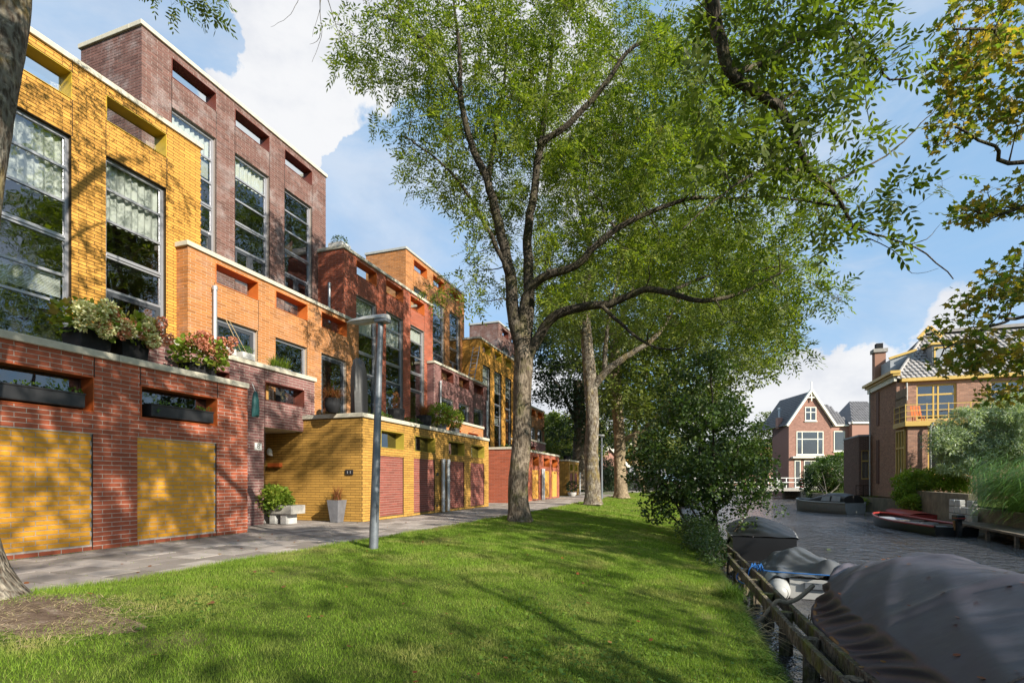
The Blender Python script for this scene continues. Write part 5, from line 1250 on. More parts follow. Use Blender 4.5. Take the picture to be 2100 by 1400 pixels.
# ---------------------------------------------------------------- pots and plants on the terraces
def leafy(root, c, rx, rz, n, L, mat, ratio=.7, name="leaves", hexa=True, flat=1.):
    v = unit(NR.normal(0, 1, (n, 3))); b = np.array(c)[None] + v * np.array([rx, rx, rz]) * NR.uniform(.35, 1, n)[:, None] ** .5
    ax = unit(v + NR.normal(0, .5, (n, 3))); V, F = leaves_simple(b, ax, L * NR.uniform(.6, 1.2, n), ratio, hexa)
    loc = np.array(root.location) if root else np.zeros(3); return tag(obj(name, np_mesh(name, V - loc, F), mat, root), kind="stuff")
def blooms(root, cs, r, mat):
    loc = np.array(root.location)
    for c in cs:
        n = 130; v = unit(NR.normal(0, 1, (n, 3))); b = np.array(c)[None] + v * r * NR.uniform(.75, 1, n)[:, None]; ax = unit(v + NR.normal(0, .8, (n, 3)))
        V, F = leaves_simple(b, ax, np.full(n, r * .45), .9, True); V = V - np.array(c); F2 = F
        o = obj("flower_head", np_mesh("flower_head", V, F2), mat, root); o.location = Vector(c) - root.location
def spikes(root, c, n, L, mat, w=.01, spread_=.5, up=1., droop=(.3, 1.1), name="leaves"):
    a = NR.uniform(0, 2 * np.pi, n); P = np.array(c)[None] + NR.normal(0, .05, (n, 3)) * np.array([1, 1, .2]); s = NR.uniform(.1, 1, n) * spread_ * 2
    dv = np.stack([np.cos(a) * s, np.sin(a) * s, 0 * a], -1); V, F = strips(P, dv + 1e-6, 1.35 * L * NR.uniform(.5, 1.1, n), NR.uniform(.8, 1.6, n) * w, NR.uniform(*droop, n), 5, up * 1.25)
    return tag(obj(name, np_mesh(name, V - np.array(root.location), F), mat, root), kind="stuff")
def sqpot(root, c, w0, w1, h, mat, name="pot", rim=.02):
    m = MB(); x, y, z = c
    V = [(x - w0, y - w0, z), (x + w0, y - w0, z), (x + w0, y + w0, z), (x - w0, y + w0, z), (x - w1, y - w1, z + h), (x + w1, y - w1, z + h), (x + w1, y + w1, z + h), (x - w1, y + w1, z + h)]
    q = w1 - rim; V += [(x - q, y - q, z + h), (x + q, y - q, z + h), (x + q, y + q, z + h), (x - q, y + q, z + h), (x - q, y - q, z + h - .06), (x + q, y - q, z + h - .06), (x + q, y + q, z + h - .06), (x - q, y + q, z + h - .06)]
    F = [(3, 2, 1, 0)] + [(i, (i + 1) % 4, 4 + (i + 1) % 4, 4 + i) for i in range(4)] + [(4 + i, 4 + (i + 1) % 4, 8 + (i + 1) % 4, 8 + i) for i in range(4)] + [(8 + i, 8 + (i + 1) % 4, 12 + (i + 1) % 4, 12 + i) for i in range(4)] + [(12, 13, 14, 15)]
    return m.add(V, F).build(name, mat, root, local=root.location, bevel=.008)
def rpot(root, c, prof, mat, k=24): return MB().lathe(c, prof, k).build("pot", mat, root, smooth=True, local=root.location)
# two hydrangeas in black boxes
for i, (y, lb) in enumerate(((6.42, "black square box of cream and green hydrangea on the garage roof, left one"), (7.12, "black square box of rusty hydrangea beside the small purple wall"))):
    c = (-10.35, y, 3.2); r = empty("hydrangea_planter", c, 0, lb, "planter", "black hydrangea boxes on the roof terrace"); sqpot(r, c, .21, .27, .72, "slate_pot")
    leafy(r, (c[0] + .05, y - .02 + .1 * i, 4.12), .48, .3, 260, .15, "leaf_hydrangea"); leafy(r, (c[0] + .1, y, 4.0), .5, .22, 130, .14, "leaf_lime")
    cs = [(c[0] + R.uniform(.3, .6), y + R.uniform(-.5, .45), 4.06 + R.uniform(-.22, .26)) for _ in range(16)]
    blooms(r, cs[:13] if i == 0 else cs[:7], .115, "bloom_cream"); blooms(r, cs[13:] if i == 0 else cs[7:], .1, "bloom_pink")
c = (-10.3, 8.6, 3.2); r = empty("hydrangea_planter", c, 0, "dark tub of red and pink hydrangea in front of the orange wall", "planter"); sqpot(r, c, .2, .25, .55, "slate_pot")
leafy(r, (-10.25, 8.6, 4.02), .55, .34, 520, .12, "leaf_lime"); leafy(r, (-10.25, 8.65, 3.9), .5, .3, 200, .12, "leaf_hydrangea")
blooms(r, [(-10.05 + R.uniform(-.1, .4), 8.6 + R.uniform(-.55, .55), 4.12 + R.uniform(-.22, .24)) for _ in range(20)], .1, "bloom_pink")
# window boxes in the slots
for y0, y1, lb in ((4.62, 5.98, "long black window box with small green plants in the left wall slot"), (7.12, 8.48, "long black window box in the slot above the second yellow panel")):
    c = (-9.86, (y0 + y1) / 2, 2.42); r = empty("window_box", c, 0, lb, "window box", "black boxes in the wall slots")
    m = MB().box(-9.98, -9.68, y0, y1, 2.42, 2.66); m.box(-9.995, -9.665, y0 - .01, y1 + .01, 2.63, 2.665); m.build("box", "black_plastic", r, local=r.location, bevel=.02)
    for yy_ in np.linspace(y0 + .08, y1 - .08, 9):
        if R.random() < .72: leafy(r, (-9.82, yy_, 2.70), .10, .05, 34, .05, "leaf_bright")
    leafy(r, (-9.68, y0 + .1, 2.56), .04, .06, 14, .045, "leaf_bright")
# concrete planters on the purple parapet
for i, y in enumerate((10.18, 10.78)):
    c = (-11.28, y, 4.4); r = empty("concrete_planter", c, 0, ["square concrete planter with clipped box on the purple parapet, left one", "square concrete planter with clipped box and bare stakes, right one"][i], "planter", "concrete planters on the parapet")
    sqpot(r, c, .2, .2, .17, "concrete_light", rim=.03); leafy(r, (c[0], y, 4.66), .26, .13, 420, .035, "leaf_bright", hexa=False); leafy(r, (c[0], y, 4.62), .24, .1, 150, .035, "leaf_dark", hexa=False)
    if i:
        m = MB(); m.tube([(c[0], y, 4.5), (c[0] - .1, y - .45, 5.35)], .008, 5); m.tube([(c[0], y + .2, 4.5), (c[0], y - .45, 5.33)], .008, 5); m.tube([(c[0], y - .2, 4.6), (c[0], y + .6, 4.55)], .008, 5); m.build("stake", "straw", r, local=r.location)
c = (-11.28, 12.1, 4.4); r = empty("yucca_plant", c, 0, "spiky yellow green plant in a low tray on the purple parapet", "plant"); MB().box(-11.4, -11.16, 11.8, 12.4, 4.4, 4.45).build("tray", "concrete", r, local=c)
for q in (11.85, 12.05, 12.3): spikes(r, (-11.28, q, 4.44), 90, .3, "leaf_lime", .016, .6)
# green bag on the garage corner
r = empty("hanging_bag", (-9.68, 9.56, 3.0), 0, "dark green cloth bag hanging from the corner of the red wall", "bag")
V = []; F = []
for i, (z, w, d) in enumerate(((3.28, .02, .02), (3.2, .06, .05), (3.05, .085, .07), (2.85, .10, .075), (2.72, .10, .06), (2.69, .09, .03))):
    for j in range(12):
        a = 2 * math.pi * j / 12; V.append((-9.64 + d * math.sin(a) * (1 + .1 * math.sin(3 * a)), 9.56 + w * math.cos(a), z + .015 * math.sin(a * 2 + i)))
for i in range(5):
    for j in range(12): F.append((i * 12 + j, i * 12 + (j + 1) % 12, (i + 1) * 12 + (j + 1) % 12, (i + 1) * 12 + j))
F.append(tuple(60 + j for j in range(12))); MB().add(V, F).build("bag", "green_bag", r, smooth=True, local=r.location)
MB().tube([(-9.64, 9.56, 3.28), (-9.70, 9.52, 3.47)], .008, 6).build("cord", "white_paint", r, local=r.location)
# concrete trough
c = (-11.0, 11.6, 0); r = empty("trough_planter", (-10.9, 11.7, 0), 0, "concrete trough on blocks overflowing with lime green geranium", "planter")
MB().box(-11.75, -10.30, 11.45, 12.0, .28, .52).build("trough", "concrete", r, local=r.location, bevel=.015)
for x in (-11.45, -11.0, -10.62): MB().box(x - .1, x + .1, 11.5, 11.92, 0, .278).build("block", "concrete_light", r, local=r.location, bevel=.01)
for (x, z, rx, rz, n) in ((-11.15, .74, .55, .34, 1300), (-11.55, .66, .45, .34, 700), (-10.8, .6, .38, .22, 600), (-11.4, .42, .5, .26, 500)): leafy(r, (x, 11.62, z), rx, rz, n, .075, "leaf_lime", .9)
leafy(r, (-11.2, 11.6, .55), .5, .2, 350, .07, "leaf_bright", .9)
# tall zinc pot with grass
c = (-9.72, 12.62, 0); r = empty("tall_planter", c, 0, "tall tapered grey planter with dry red grass by the yellow wall", "planter"); sqpot(r, c, .13, .2, .64, "zinc_pot"); r.rotation_euler = (0, 0, 0)
spikes(r, (c[0], c[1], .6), 240, .42, "leaf_red", .008, .4); spikes(r, (c[0], c[1], .6), 60, .3, "leaf_reed", .008, .3)
# terrace of the yellow garage
zt_ = 3.02
c = (-9.95, 12.5, 4.0); c = (-9.85, 12.5, 3.17)
c = (-9.7, 13.5, 3.1)
r = empty("round_pot", (-9.9, 12.99, 3.17), 0, "round black pot of red grass on the corner of the yellow garage roof", "planter"); rpot(r, (-9.9, 12.99 - .45 + .12, 3.17), [(.12, 0), (.19, .08), (.225, .25), (.2, .4), (.21, .42)], "slate_pot")
rc = (-9.9, 12.66, 3.55); spikes(r, rc, 420, .48, "leaf_red", .009, .8, .8)
r = empty("covered_parasol", (-9.9, 13.95, 3.05), 0, "tall black fabric cover over furniture on the yellow garage terrace", "cover")
V = []; F = []; kk = 26
prof = [(3.05, .20, .20), (3.4, .24, .22), (3.9, .26, .20), (4.3, .26, .19), (4.65, .24, .16), (4.85, .20, .10), (4.93, .12, .04)]
for i, (z, w, d) in enumerate(prof):
    for j in range(kk):
        a = 2 * math.pi * j / kk; q = 1 + .08 * math.sin(a * 7 + i * .4) + R.uniform(-.03, .03); V.append((-9.9 + d * math.sin(a) * q, 13.95 + w * 1.25 * math.cos(a) * q, z + (.1 * math.cos(2 * a) if i >= 4 else 0)))
for i in range(len(prof) - 1):
    for j in range(kk): F.append((i * kk + j, i * kk + (j + 1) % kk, (i + 1) * kk + (j + 1) % kk, (i + 1) * kk + j))
F.append(tuple((len(prof) - 1) * kk + j for j in range(kk))); MB().add(V, F).build("cover", "cover_black", r, smooth=True, local=r.location)
for (y, ht, lb) in ((15.95, .62, "black barrel pot with upright rust red shrub, left of the two"), (17.95, .55, "black barrel pot with spreading red grass, right of the two")):
    c = (-9.8, y, 3.1); r = empty("barrel_pot", c, 0, lb, "planter", "black barrel pots on the garage roof"); rpot(r, c, [(.22, 0), (.25, .05), (.29, .45), (.30, .58), (.27, .6)], "slate_pot")
    if ht > .6: leafy(r, (c[0], y, 3.98), .13, .32, 520, .05, "leaf_red", .35, hexa=False)
    else: spikes(r, (c[0], y, 3.66), 380, .5, "leaf_red", .012, .6)
r = empty("low_hedge", (-9.9, 17, 3.1), 0, "strip of low green plants along the garage roof edge", "hedge")
for y in np.arange(14.9, 19.3, .28): leafy(r, (-9.85, y, 3.3 + R.uniform(-.05, .05)), .2, .17, 130, .06, "leaf_bright" if R.random() < .5 else "leaf_alder")
for (y, x, lb, rx, n) in ((19.3, -9.75, "grey pot with large green and coppery viburnum on the garage roof", .62, 900), (21.1, -10.0, "grey pot with smaller leafy shrub next to the coppery viburnum", .4, 500)):
    c = (x, y, 3.1); r = empty("shrub_pot", c, 0, lb, "planter"); rpot(r, c, [(.15, 0), (.2, .1), (.24, .38), (.24, .42)], "zinc_pot")
    leafy(r, (x, y, 3.95), rx, .4, n, .1, "leaf_lime"); leafy(r, (x + .05, y - .1, 3.8), rx * .8, .4, n // 2, .1, "leaf_hydrangea"); leafy(r, (x + .1, y, 3.75), rx * .6, .3, n // 3, .08, "leaf_red")
c = (-13.1, 17.25, 10.27); r = empty("roof_planter", c, 0, "concrete box with a dark shrub on the corner of the red roof", "planter"); MB().box(-13.5, -12.85, 17.0, 17.55, 10.27, 10.5).build("box", "concrete_light", r, local=c); leafy(r, (-13.15, 17.25, 10.62), .32, .2, 380, .06, "leaf_alder")
c = (-8.9, 40.2, 0); r = empty("pot_shrub", (-8.7, 39.6, 0), 0, "white bowl with dark shrub against the last yellow garage", "planter"); rpot(r, (-8.75, 39.5, 0), [(.2, 0), (.32, .15), (.36, .3)], "concrete_light"); leafy(r, (-8.75, 39.5, .75), .5, .42, 500, .11, "leaf_dark")
r = empty("roof_shrub", (-9.6, 41.5, 2.85), 0, "rounded bush in a grey tub on the last garage roof", "planter"); rpot(r, (-9.6, 41.5, 2.8), [(.3, 0), (.32, .4)], "slate_pot"); leafy(r, (-9.6, 41.5, 3.45), .5, .35, 400, .12, "leaf_dark")
r = empty("roof_greenery", (-9.6, 30, 3), 0, "low trailing plants along the second red garage roof", "plants")
for y in np.arange(27, 36, .45): leafy(r, (-9.75, y, 3.05), .3, .12, 50, .09, "leaf_lime" if R.random() < .4 else "leaf_alder")

# ---------------------------------------------------------------- mooring rail
mr = empty("mooring_rail", (1.0, 7, -.9), 0, "two weathered mossy beams on posts along the lawn bank", "mooring rail")
RA = [(1.22, 3.2), (1.0, 6.2), (.86, 9.2), (.72, 12.2), (.55, 15.0)]
for k in range(len(RA) - 1):
    a, b = RA[k], RA[k + 1]; z = -.40
    for s_ in (-.0, .22):
        MB().beam((a[0] + s_, a[1], z - .02 * k), (b[0] + s_ * (1 - .05 * k), b[1], z - .02 * (k + 1)), .055, .15).build("beam", "mooring_wood", mr, local=mr.location, bevel=.008)
for y in np.arange(3.7, 15, 1.12):
    x = float(np.interp(y, [q[1] for q in RA], [q[0] for q in RA])); w = .085
    MB().tube([(x + .11, y, -1.5), (x + .11, y, -.36 - .02 * (y - 3) / 3)], [.085, .075], 9).build("post", "mooring_wood", mr, local=mr.location)
rp = smooth_path([(.62, 7.15, -.62), (.8, 7.2, -.55), (1.0, 7.3, -.32), (1.12, 7.35, -.34), (1.3, 7.55, -.30), (1.52, 7.9, -.2)], .04); T = Tubes(); T.add(rp, .028, 8)
tag(obj("mooring_rope", T.mesh("mooring_rope", np.zeros(3)), "rope_old"), "old brown rope tied over the beams between bank and big boat", "rope")
T = Tubes(); T.add(smooth_path([(.85, 10.3, -.38), (.75, 10.2, -.55), (.9, 10.0, -.6), (1.0, 10.3, -.35), (1.3, 10.35, -.42), (2.4, 10.2, -.42)], .05), .011, 6)
for k in range(4):
    a = k * 2.3; T.add(smooth_path([(1.0 + .045 * k, 10.3, -.36), (1.02 + .05 * k, 10.35 + .06 * math.sin(a), -.3), (1.05 + .05 * k, 10.3, -.42), (1.04 + .05 * k, 10.25, -.36)], .03), .013, 6)
tag(obj("blue_rope", T.mesh("blue_rope", np.zeros(3)), "rope_blue"), "bright blue rope tangled over the beam beside the dinghy", "rope")

# ---------------------------------------------------------------- boats
def hull(L, W, H, n=28, bow=.45, tr=.82, sheer=.12, draft=.25):
    """stations from stern (0) to bow (L) along +Y; returns rim function and mesh"""
    def half(t): return W / 2 * (tr + (1 - tr) * min(1, t / .35)) * (1 if t < 1 - bow else math.sqrt(max(0, 1 - ((t - 1 + bow) / bow) ** 2.2)))
    def rimz(t): return H + sheer * max(0, (t - .4) / .6) ** 2
    V = []; F = []; k = 9
    for i in range(n + 1):
        t = i / n; hw = max(half(t), .01); rz = rimz(t)
        for j in range(k):
            u = j / (k - 1) * 2 - 1; s = abs(u); x = math.copysign(hw * (1 if s > .75 else (s / .75) ** .6), u) * (1 if s >= .99 else .93 + .07 * s)
            z = -draft + (rz + draft) * max(0, (s - .3) / .7) ** 1.5; V.append((x, t * L + .12 * max(0, z) * (t ** 4), z))
    for i in range(n):
        for j in range(k - 1): F.append((i * k + j, i * k + j + 1, (i + 1) * k + j + 1, (i + 1) * k + j))
    F.append(tuple(reversed(range(k)))); return V, F, half, rimz
def rimtube(L, half, rimz, r, n=36, grow_=0.01):
    P = [(-(half(t) + grow_), t * L, rimz(t)) for t in np.linspace(0, 1, n)] + [((half(t) + grow_), t * L, rimz(t)) for t in np.linspace(1, 0, n)][1:]; return P
# big covered boat
bb = empty("covered_boat", (2.72, .2, WZ0), math.radians(1.5), "large boat under a taut dark plum tarpaulin, nearest the camera", "boat")
L_, W_, H_ = 8.3, 2.5, .52
V, F, half, rimz = hull(L_, W_, H_, bow=.3, tr=.9, sheer=.05); MB().add(V, F).build("hull", "hull_blue", bb, smooth=True)
MB().tube(rimtube(L_, half, rimz, .02), .028, 8, False).build("rubbing_strake", "teak", bb, smooth=True)
nu, nv = 260, 150; V = np.zeros((nu, nv, 3))
def fold(v, sharp=2.2): return (abs(math.sin(v))) ** sharp
for i in range(nu):
    t = i / (nu - 1); hw = half(min(t, .995)) + .05; rz = rimz(t)
    e = max(0., min(1., (1 - t) / .17)); ridge = .30 + (.46 + .05 * math.cos((t - .5) * 7)) * math.sin(e * math.pi / 2) ** .8
    sh = .30 * min(1, .35 + (1 - t) / .06)
    hoop = sum(math.exp(-((t - h_) / .012) ** 2) for h_ in (.2, .42, .62, .82))
    for j in range(nv):
        u = j / (nv - 1) * 2 - 1; s = abs(u); sg = math.copysign(1, u)
        if s < .76:
            q = s / .76; x = sg * hw * .84 * q; z = rz + sh + (ridge - sh) * (1 - q ** 1.75) - .03 * math.sin(q * math.pi) * (1 - hoop) + .018 * hoop * (1 - q)
            z += .016 * math.sin(t * 15 + u * 7 + 1.5 * math.sin(u * 4)) + .026 * fold(t * 19 - u * 9 + math.sin(t * 7), 5) * q
        elif s < .94:
            q = (s - .76) / .18; x = sg * hw * (.84 + .16 * q ** 1.9); z = rz + sh * (1 - q ** .85)
            f = math.sin(q * math.pi) ** .7; ph = t * 58 + 2.2 * math.sin(t * 9) - q * 5.5
            x += sg * f * (.085 * fold(ph, 3) - .02) ; z += f * .03 * math.sin(ph * .5 + 1)
        else:
            q = (s - .94) / .06; x = sg * (hw + .012 * math.sin(t * 60) + .01 * q); z = rz - .12 * q - .022 * q * math.sin(t * 37) - .018 * q * math.sin(t * 91)
        ex = math.exp(-((t - .93) / .05) ** 2 - ((s - .7) / .16) ** 2); z += .10 * ex * fold(s * 20 + t * 60, 1.2)
        V[i, j] = (x, t * L_ + (.10 * (1 - s) if t > .97 else 0), z)
idx = np.arange(nu * nv).reshape(nu, nv); F = np.stack([idx[:-1, :-1], idx[:-1, 1:], idx[1:, 1:], idx[1:, :-1]], -1).reshape(-1, 4)
obj("tarpaulin", np_mesh("tarpaulin", V.reshape(-1, 3), F, True), "cover_plum", bb)
P = [tuple(V[int(.42 * nu), j] + np.array([0, 0, .008])) for j in range(16, nv - 16, 3)]; MB().tube(P, .007, 5, False).build("seam", "black_fabric", bb)
for k in range(12, nu - 6, 11):
    for j in (1,):
        p = Vector(V[k, j]); MB().tube([p + Vector((-.014, -.0, .02)), p + Vector((-.014, .03, -.01)), p + Vector((-.02, .06, -.09))], .006, 5).build("lacing", "straw", bb)
lt = [V[R.randrange(20, nu - 12), R.randrange(6, nv // 2)] + np.array([0, 0, .012]) for _ in range(46)]; Vl, Fl = disc_leaves(np.array(lt), .02, .3); o = obj("leaf_litter", np_mesh("leaf_litter", Vl, Fl), "leaf_red", bb); o["kind"] = "stuff"
fd = MB().lathe((-1.36, 3.05, .1), [(.03, .33), (.02, .3)][::-1] and [(.02, -.02), (.10, .03), (.13, .14), (.12, .24), (.05, .32), (.025, .38)], 16); fd.build("fender", "fender_blue", bb, smooth=True)
MB().tube([(-1.36, 3.05, .46), (-1.27, 3.05, .58)], .01, 6).build("fender_line", "rope_blue", bb)
MB().tube([(-1.27, 3.6, .5), (-1.62, 3.3, .5)], .006, 5).build("mooring_line", "straw", bb)
# inflatable dinghy under a grey cover
dg = empty("inflatable_dinghy", (2.05, 10.0, WZ0), math.radians(-4), "grey inflatable dinghy half hidden under a crumpled grey cover", "boat")
for sx, nm in ((-1, 0), (1, 1)):
    P = [(sx * .62, 0, .14), (sx * .62, .12, .15), (sx * .62, .45, .17), (sx * .62, 2.4, .17), (sx * .5, 2.9, .2), (sx * .22, 3.2, .24), (0, 3.28, .25)]
    P = smooth_path(P, .1); q = np.linspace(0, 1, len(P)); MB().tube([tuple(p) for p in P], [float(np.interp(k, [0, .03, .09, .2, 1], [.06, .12, .18, .2, .2])) for k in q], 18).build("tube", "pvc_grey", dg, smooth=True)
MB().tube([(-.62, .06, .14), (-.62, .1, .14)], .135, 18).build("rubbing_band", "slate_pot", dg)
MB().box(-.44, .44, .42, .47, .0, .36).build("transom", "pvc_grey", dg, bevel=.01)
MB().box(-.2, .2, .36, .42, .2, .3).build("motor_plate", "galvanised", dg)
nu, nv = 70, 60; V = np.zeros((nu, nv, 3)); rg = np.random.default_rng(5)
for i in range(nu):
    t = i / (nu - 1)
    for j in range(nv):
        u = j / (nv - 1) * 2 - 1; x = u * (.86 - .25 * max(0, t - .6)); y = .35 + t * 3.1
        hump = .30 * math.exp(-((t - .62) / .22) ** 2 - ((u + .25) / .5) ** 2) + .26 * math.exp(-((t - .12) / .10) ** 2 - ((u - .25) / .28) ** 2) + .22 * math.exp(-((t - .35) / .16) ** 2 - ((u - .1) / .5) ** 2)
        z = .36 + hump - .16 * max(0, abs(u) - .72) / .28 - .1 * max(0, t - .9) / .1
        z += .035 * abs(math.sin(6 * u + 5 * t + 2 * math.sin(3 * t))) ** .7 + .02 * math.sin(13 * t - 9 * u + 2 * math.sin(4 * u)) + .012 * abs(math.sin(21 * t + 15 * u))
        V[i, j] = (x + .03 * math.sin(t * 14), y, z)
idx = np.arange(nu * nv).reshape(nu, nv); F = np.stack([idx[:-1, :-1], idx[:-1, 1:], idx[1:, 1:], idx[1:, :-1]], -1).reshape(-1, 4)
obj("tarpaulin", np_mesh("tarpaulin", V.reshape(-1, 3), F, True), "cover_grey", dg)
# black covered launch
bl_ = empty("covered_launch", (1.75, 14.9, WZ0), math.radians(-3), "black launch with a black peaked cover and pale rim under the alder", "boat")
L_, W_, H_ = 5.2, 1.75, .62; V, F, half, rimz = hull(L_, W_, H_, bow=.5, tr=.86); MB().add(V, F).build("hull", "black_paint", bl_, smooth=True)
MB().tube(rimtube(L_, half, rimz, .03), .032, 8, False).build("rim", "pvc_grey", bl_, smooth=True)
nu, nv = 50, 24; V = np.zeros((nu, nv, 3))
for i in range(nu):
    t = i / (nu - 1); hw = half(min(t, .995)) + .02
    for j in range(nv):
        u = j / (nv - 1) * 2 - 1; z = rimz(t) + .03 + .30 * (1 - abs(u) ** 1.4) * max(0, math.sin(math.pi * min(1, t * 1.0))) ** .6 + .008 * math.sin(t * 40 + u * 9); V[i, j] = (u * hw, t * L_, z)
idx = np.arange(nu * nv).reshape(nu, nv); F = np.stack([idx[:-1, :-1], idx[:-1, 1:], idx[1:, 1:], idx[1:, :-1]], -1).reshape(-1, 4)
obj("tarpaulin", np_mesh("tarpaulin", V.reshape(-1, 3), F, True), "cover_black", bl_)
# red rimmed open boat with outboard
rb = empty("red_boat", (9.35, 23.9, WZ0), math.radians(5), "open wooden boat with red gunwale and outboard motor by the far wall", "boat")
L_, W_, H_ = 6.6, 1.75, .36; V, F, half, rimz = hull(L_, W_, H_, bow=.55, tr=.8, sheer=.16); MB().add(V, F).build("hull", "black_paint", rb, smooth=True)
MB().tube(rimtube(L_, half, rimz, .03), .045, 8, False).build("gunwale", "red_paint", rb, smooth=True)
fl = []; Ff = []
for i in range(21):
    t = i / 20 * .92; fl += [(-half(t) * .86, t * L_ + .05, rimz(t) - .13), (half(t) * .86, t * L_ + .05, rimz(t) - .13)]
for i in range(20): Ff.append((2 * i, 2 * i + 1, 2 * i + 3, 2 * i + 2))
MB().add(fl, Ff).build("floor", "lead", rb)
for k, y in enumerate((.7, 1.9, 3.0, 4.1)):
    t = y / L_; MB().box(-half(t) * .95, half(t) * .95, y, y + .24, rimz(t) - .1, rimz(t) - .06).build("thwart", "old_wood" if k % 2 else "hull_grey", rb)
ob = MB().box(-.14, .14, -.28, .1, .62, .84).build("motor_cowl", "black_paint", rb, bevel=.05); MB().box(-.145, .145, -.285, .0, .70, .725).build("cowl_stripe", "red_paint", ob)
MB().box(-.07, .07, -.22, -.02, -.35, .62).build("motor_leg", "slate_pot", rb, bevel=.02); MB().box(-.10, .10, -.04, .06, .25, .6).build("clamp", "teak", rb)
r2 = empty("red_skiff", (11.0, 31.6, WZ0), math.radians(4), "small skiff with bright red covered bow behind the open wooden boat", "boat")
V, F, half, rimz = hull(3.6, 1.4, .38, bow=.5); MB().add(V, F).build("hull", "red_paint", r2, smooth=True)
V = []; F = []
for i in range(13):
    t = i / 12
    for j in range(9): u = j / 4 - 1; V.append((u * half(min(t, .99)), t * 3.6, rimz(t) + .16 * (1 - u * u) * math.sin(math.pi * (.15 + .8 * t))))
for i in range(12):
    for j in range(8): F.append((i * 9 + j, i * 9 + j + 1, (i + 1) * 9 + j + 1, (i + 1) * 9 + j))
MB().add(V, F).build("tarpaulin", "red_paint", r2, smooth=True)
# grey sloop with cabin hood
sl = empty("grey_sloop", (9.75, 38.3, WZ0), math.radians(33), "grey lapstrake sloop with a dark folding hood moored at the quay", "boat")
L_, W_, H_ = 4.6, 1.9, .68; V, F, half, rimz = hull(L_, W_, H_, bow=.5, tr=.85, sheer=.16); MB().add(V, F).build("hull", "hull_grey", sl, smooth=True)
for f_ in (.3, .5, .7, .85):
    P = [((s * (half(t) * (.93 + .07 * f_) + .004)), t * L_, rimz(t) * f_) for s in (-1,) for t in np.linspace(0, .97, 20)]; MB().tube(P, .012, 4, False).build("strake", "hull_grey", sl)
MB().tube(rimtube(L_, half, rimz, .03), .05, 8, False).build("rim", "pvc_grey", sl, smooth=True)
V = []; F = []; 
for i, (y, h, w) in enumerate(((.1, .02, .9), (.15, .5, .85), (.9, .62, .85), (1.7, .62, .85), (2.6, .36, .8), (3.4, .1, .65), (3.9, .02, .45))):
    for j in range(13):
        a = math.pi * j / 12; V.append((w * math.cos(a) * (.98 - .12 * math.sin(a)), y, rimz(y / L_) + h * math.sin(a) ** .55))
for i in range(6):
    for j in range(12): F.append((i * 13 + j, i * 13 + j + 1, (i + 1) * 13 + j + 1, (i + 1) * 13 + j))
F.append(tuple(range(13))); MB().add(V, F).build("hood", "cover_black", sl, smooth=True)
for (ya, yb, ha, hb) in ((.3, 1.0, .42, .45), (1.1, 1.8, .45, .36)):
    MB().add([(-.90, ya, rimz(.1) + .1), (-.90, yb, rimz(.2) + .1), (-.80, yb - .05, rimz(.2) + hb), (-.80, ya + .05, rimz(.1) + ha)], [(0, 1, 2, 3)]).build("hood_window", "lead", sl)
tag(MB().box(3.9, 4.0, 18.3, 18.38, WZ0 + .001, WZ0 + .005).build("floating_leaf", "leaf_lime"), "single yellow leaf floating on the canal", "leaf")

# ---------------------------------------------------------------- red brick corner house with yellow windows
HB = House((18, 42, 0), "brown brick corner house with yellow window frames and grey tiled roof", group=None, nobj=0)
Y0 = 39.0
def fwin(H, ax, c, u0, u1, z0, z1, frame, vb=(), hb=(), glass="glass", fw=.09, dep=.06, sill=None, name="window"):
    """window in a face: ax 'Y' faces -Y at y=c, ax 'X-' faces -X at x=c"""
    def bx(m, a, b, d0, d1, za, zb):
        if ax == 'Y': m.box(a, b, c + d0, c + d1, za, zb)
        else: m.box(c + d0, c + d1, a, b, za, zb)
    m = MB(); bx(m, u0, u0 + fw, -.01, dep + .04, z0, z1); bx(m, u1 - fw, u1, -.01, dep + .04, z0, z1); bx(m, u0 + fw, u1 - fw, -.01, dep + .04, z1 - fw, z1); bx(m, u0 + fw, u1 - fw, -.01, dep + .04, z0, z0 + fw)
    vv = [u0 + fw] + [v for v in vb] + [u1 - fw]; hh = [z0 + fw] + list(hb) + [z1 - fw]
    for v in vb: bx(m, v - .04, v + .04, -.005, dep + .03, z0 + fw, z1 - fw)
    for h in hb:
        for i in range(len(vv) - 1): bx(m, vv[i] + (.04 if i else 0), vv[i + 1] - (.04 if i < len(vv) - 2 else 0), -.002, dep + .035, h - .05, h + .05)
    w = H.mb(m, name, frame)
    for i in range(len(vv) - 1):
        for j in range(len(hh) - 1):
            g = MB(); bx(g, vv[i] + (.04 if i else 0), vv[i + 1] - (.04 if i < len(vv) - 2 else 0), dep - .01, dep, hh[j] + (.05 if j else 0), hh[j + 1] - (.05 if j < len(hh) - 2 else 0)); H.mb(g, "pane", glass, parent=w)
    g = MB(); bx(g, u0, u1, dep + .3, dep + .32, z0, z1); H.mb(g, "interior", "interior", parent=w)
    if sill: g = MB(); bx(g, u0 - .06, u1 + .06, -.08, -.012, z0 - .09, z0 - .003); H.mb(g, "sill", sill, parent=w)
    return w
fh = [(13.2, 15.25, 4.95, 7.15), (16.9, 18.6, 4.95, 7.15), (20, 21.8, 4.95, 7.15)]
HB.wall('Y', Y0, 12.15, 26, -1.4, 7.35, "brick_old", "mortar_brown", fh, L=.22)
for (a, b, c, d) in fh: fwin(HB, 'Y', Y0 + .1, a, b, c, d, "yellow_paint", vb=((a + b) / 2 - .12, (a + b) / 2 + .12) if a < 16 else ((a + b) / 2,), hb=(d - .62,))
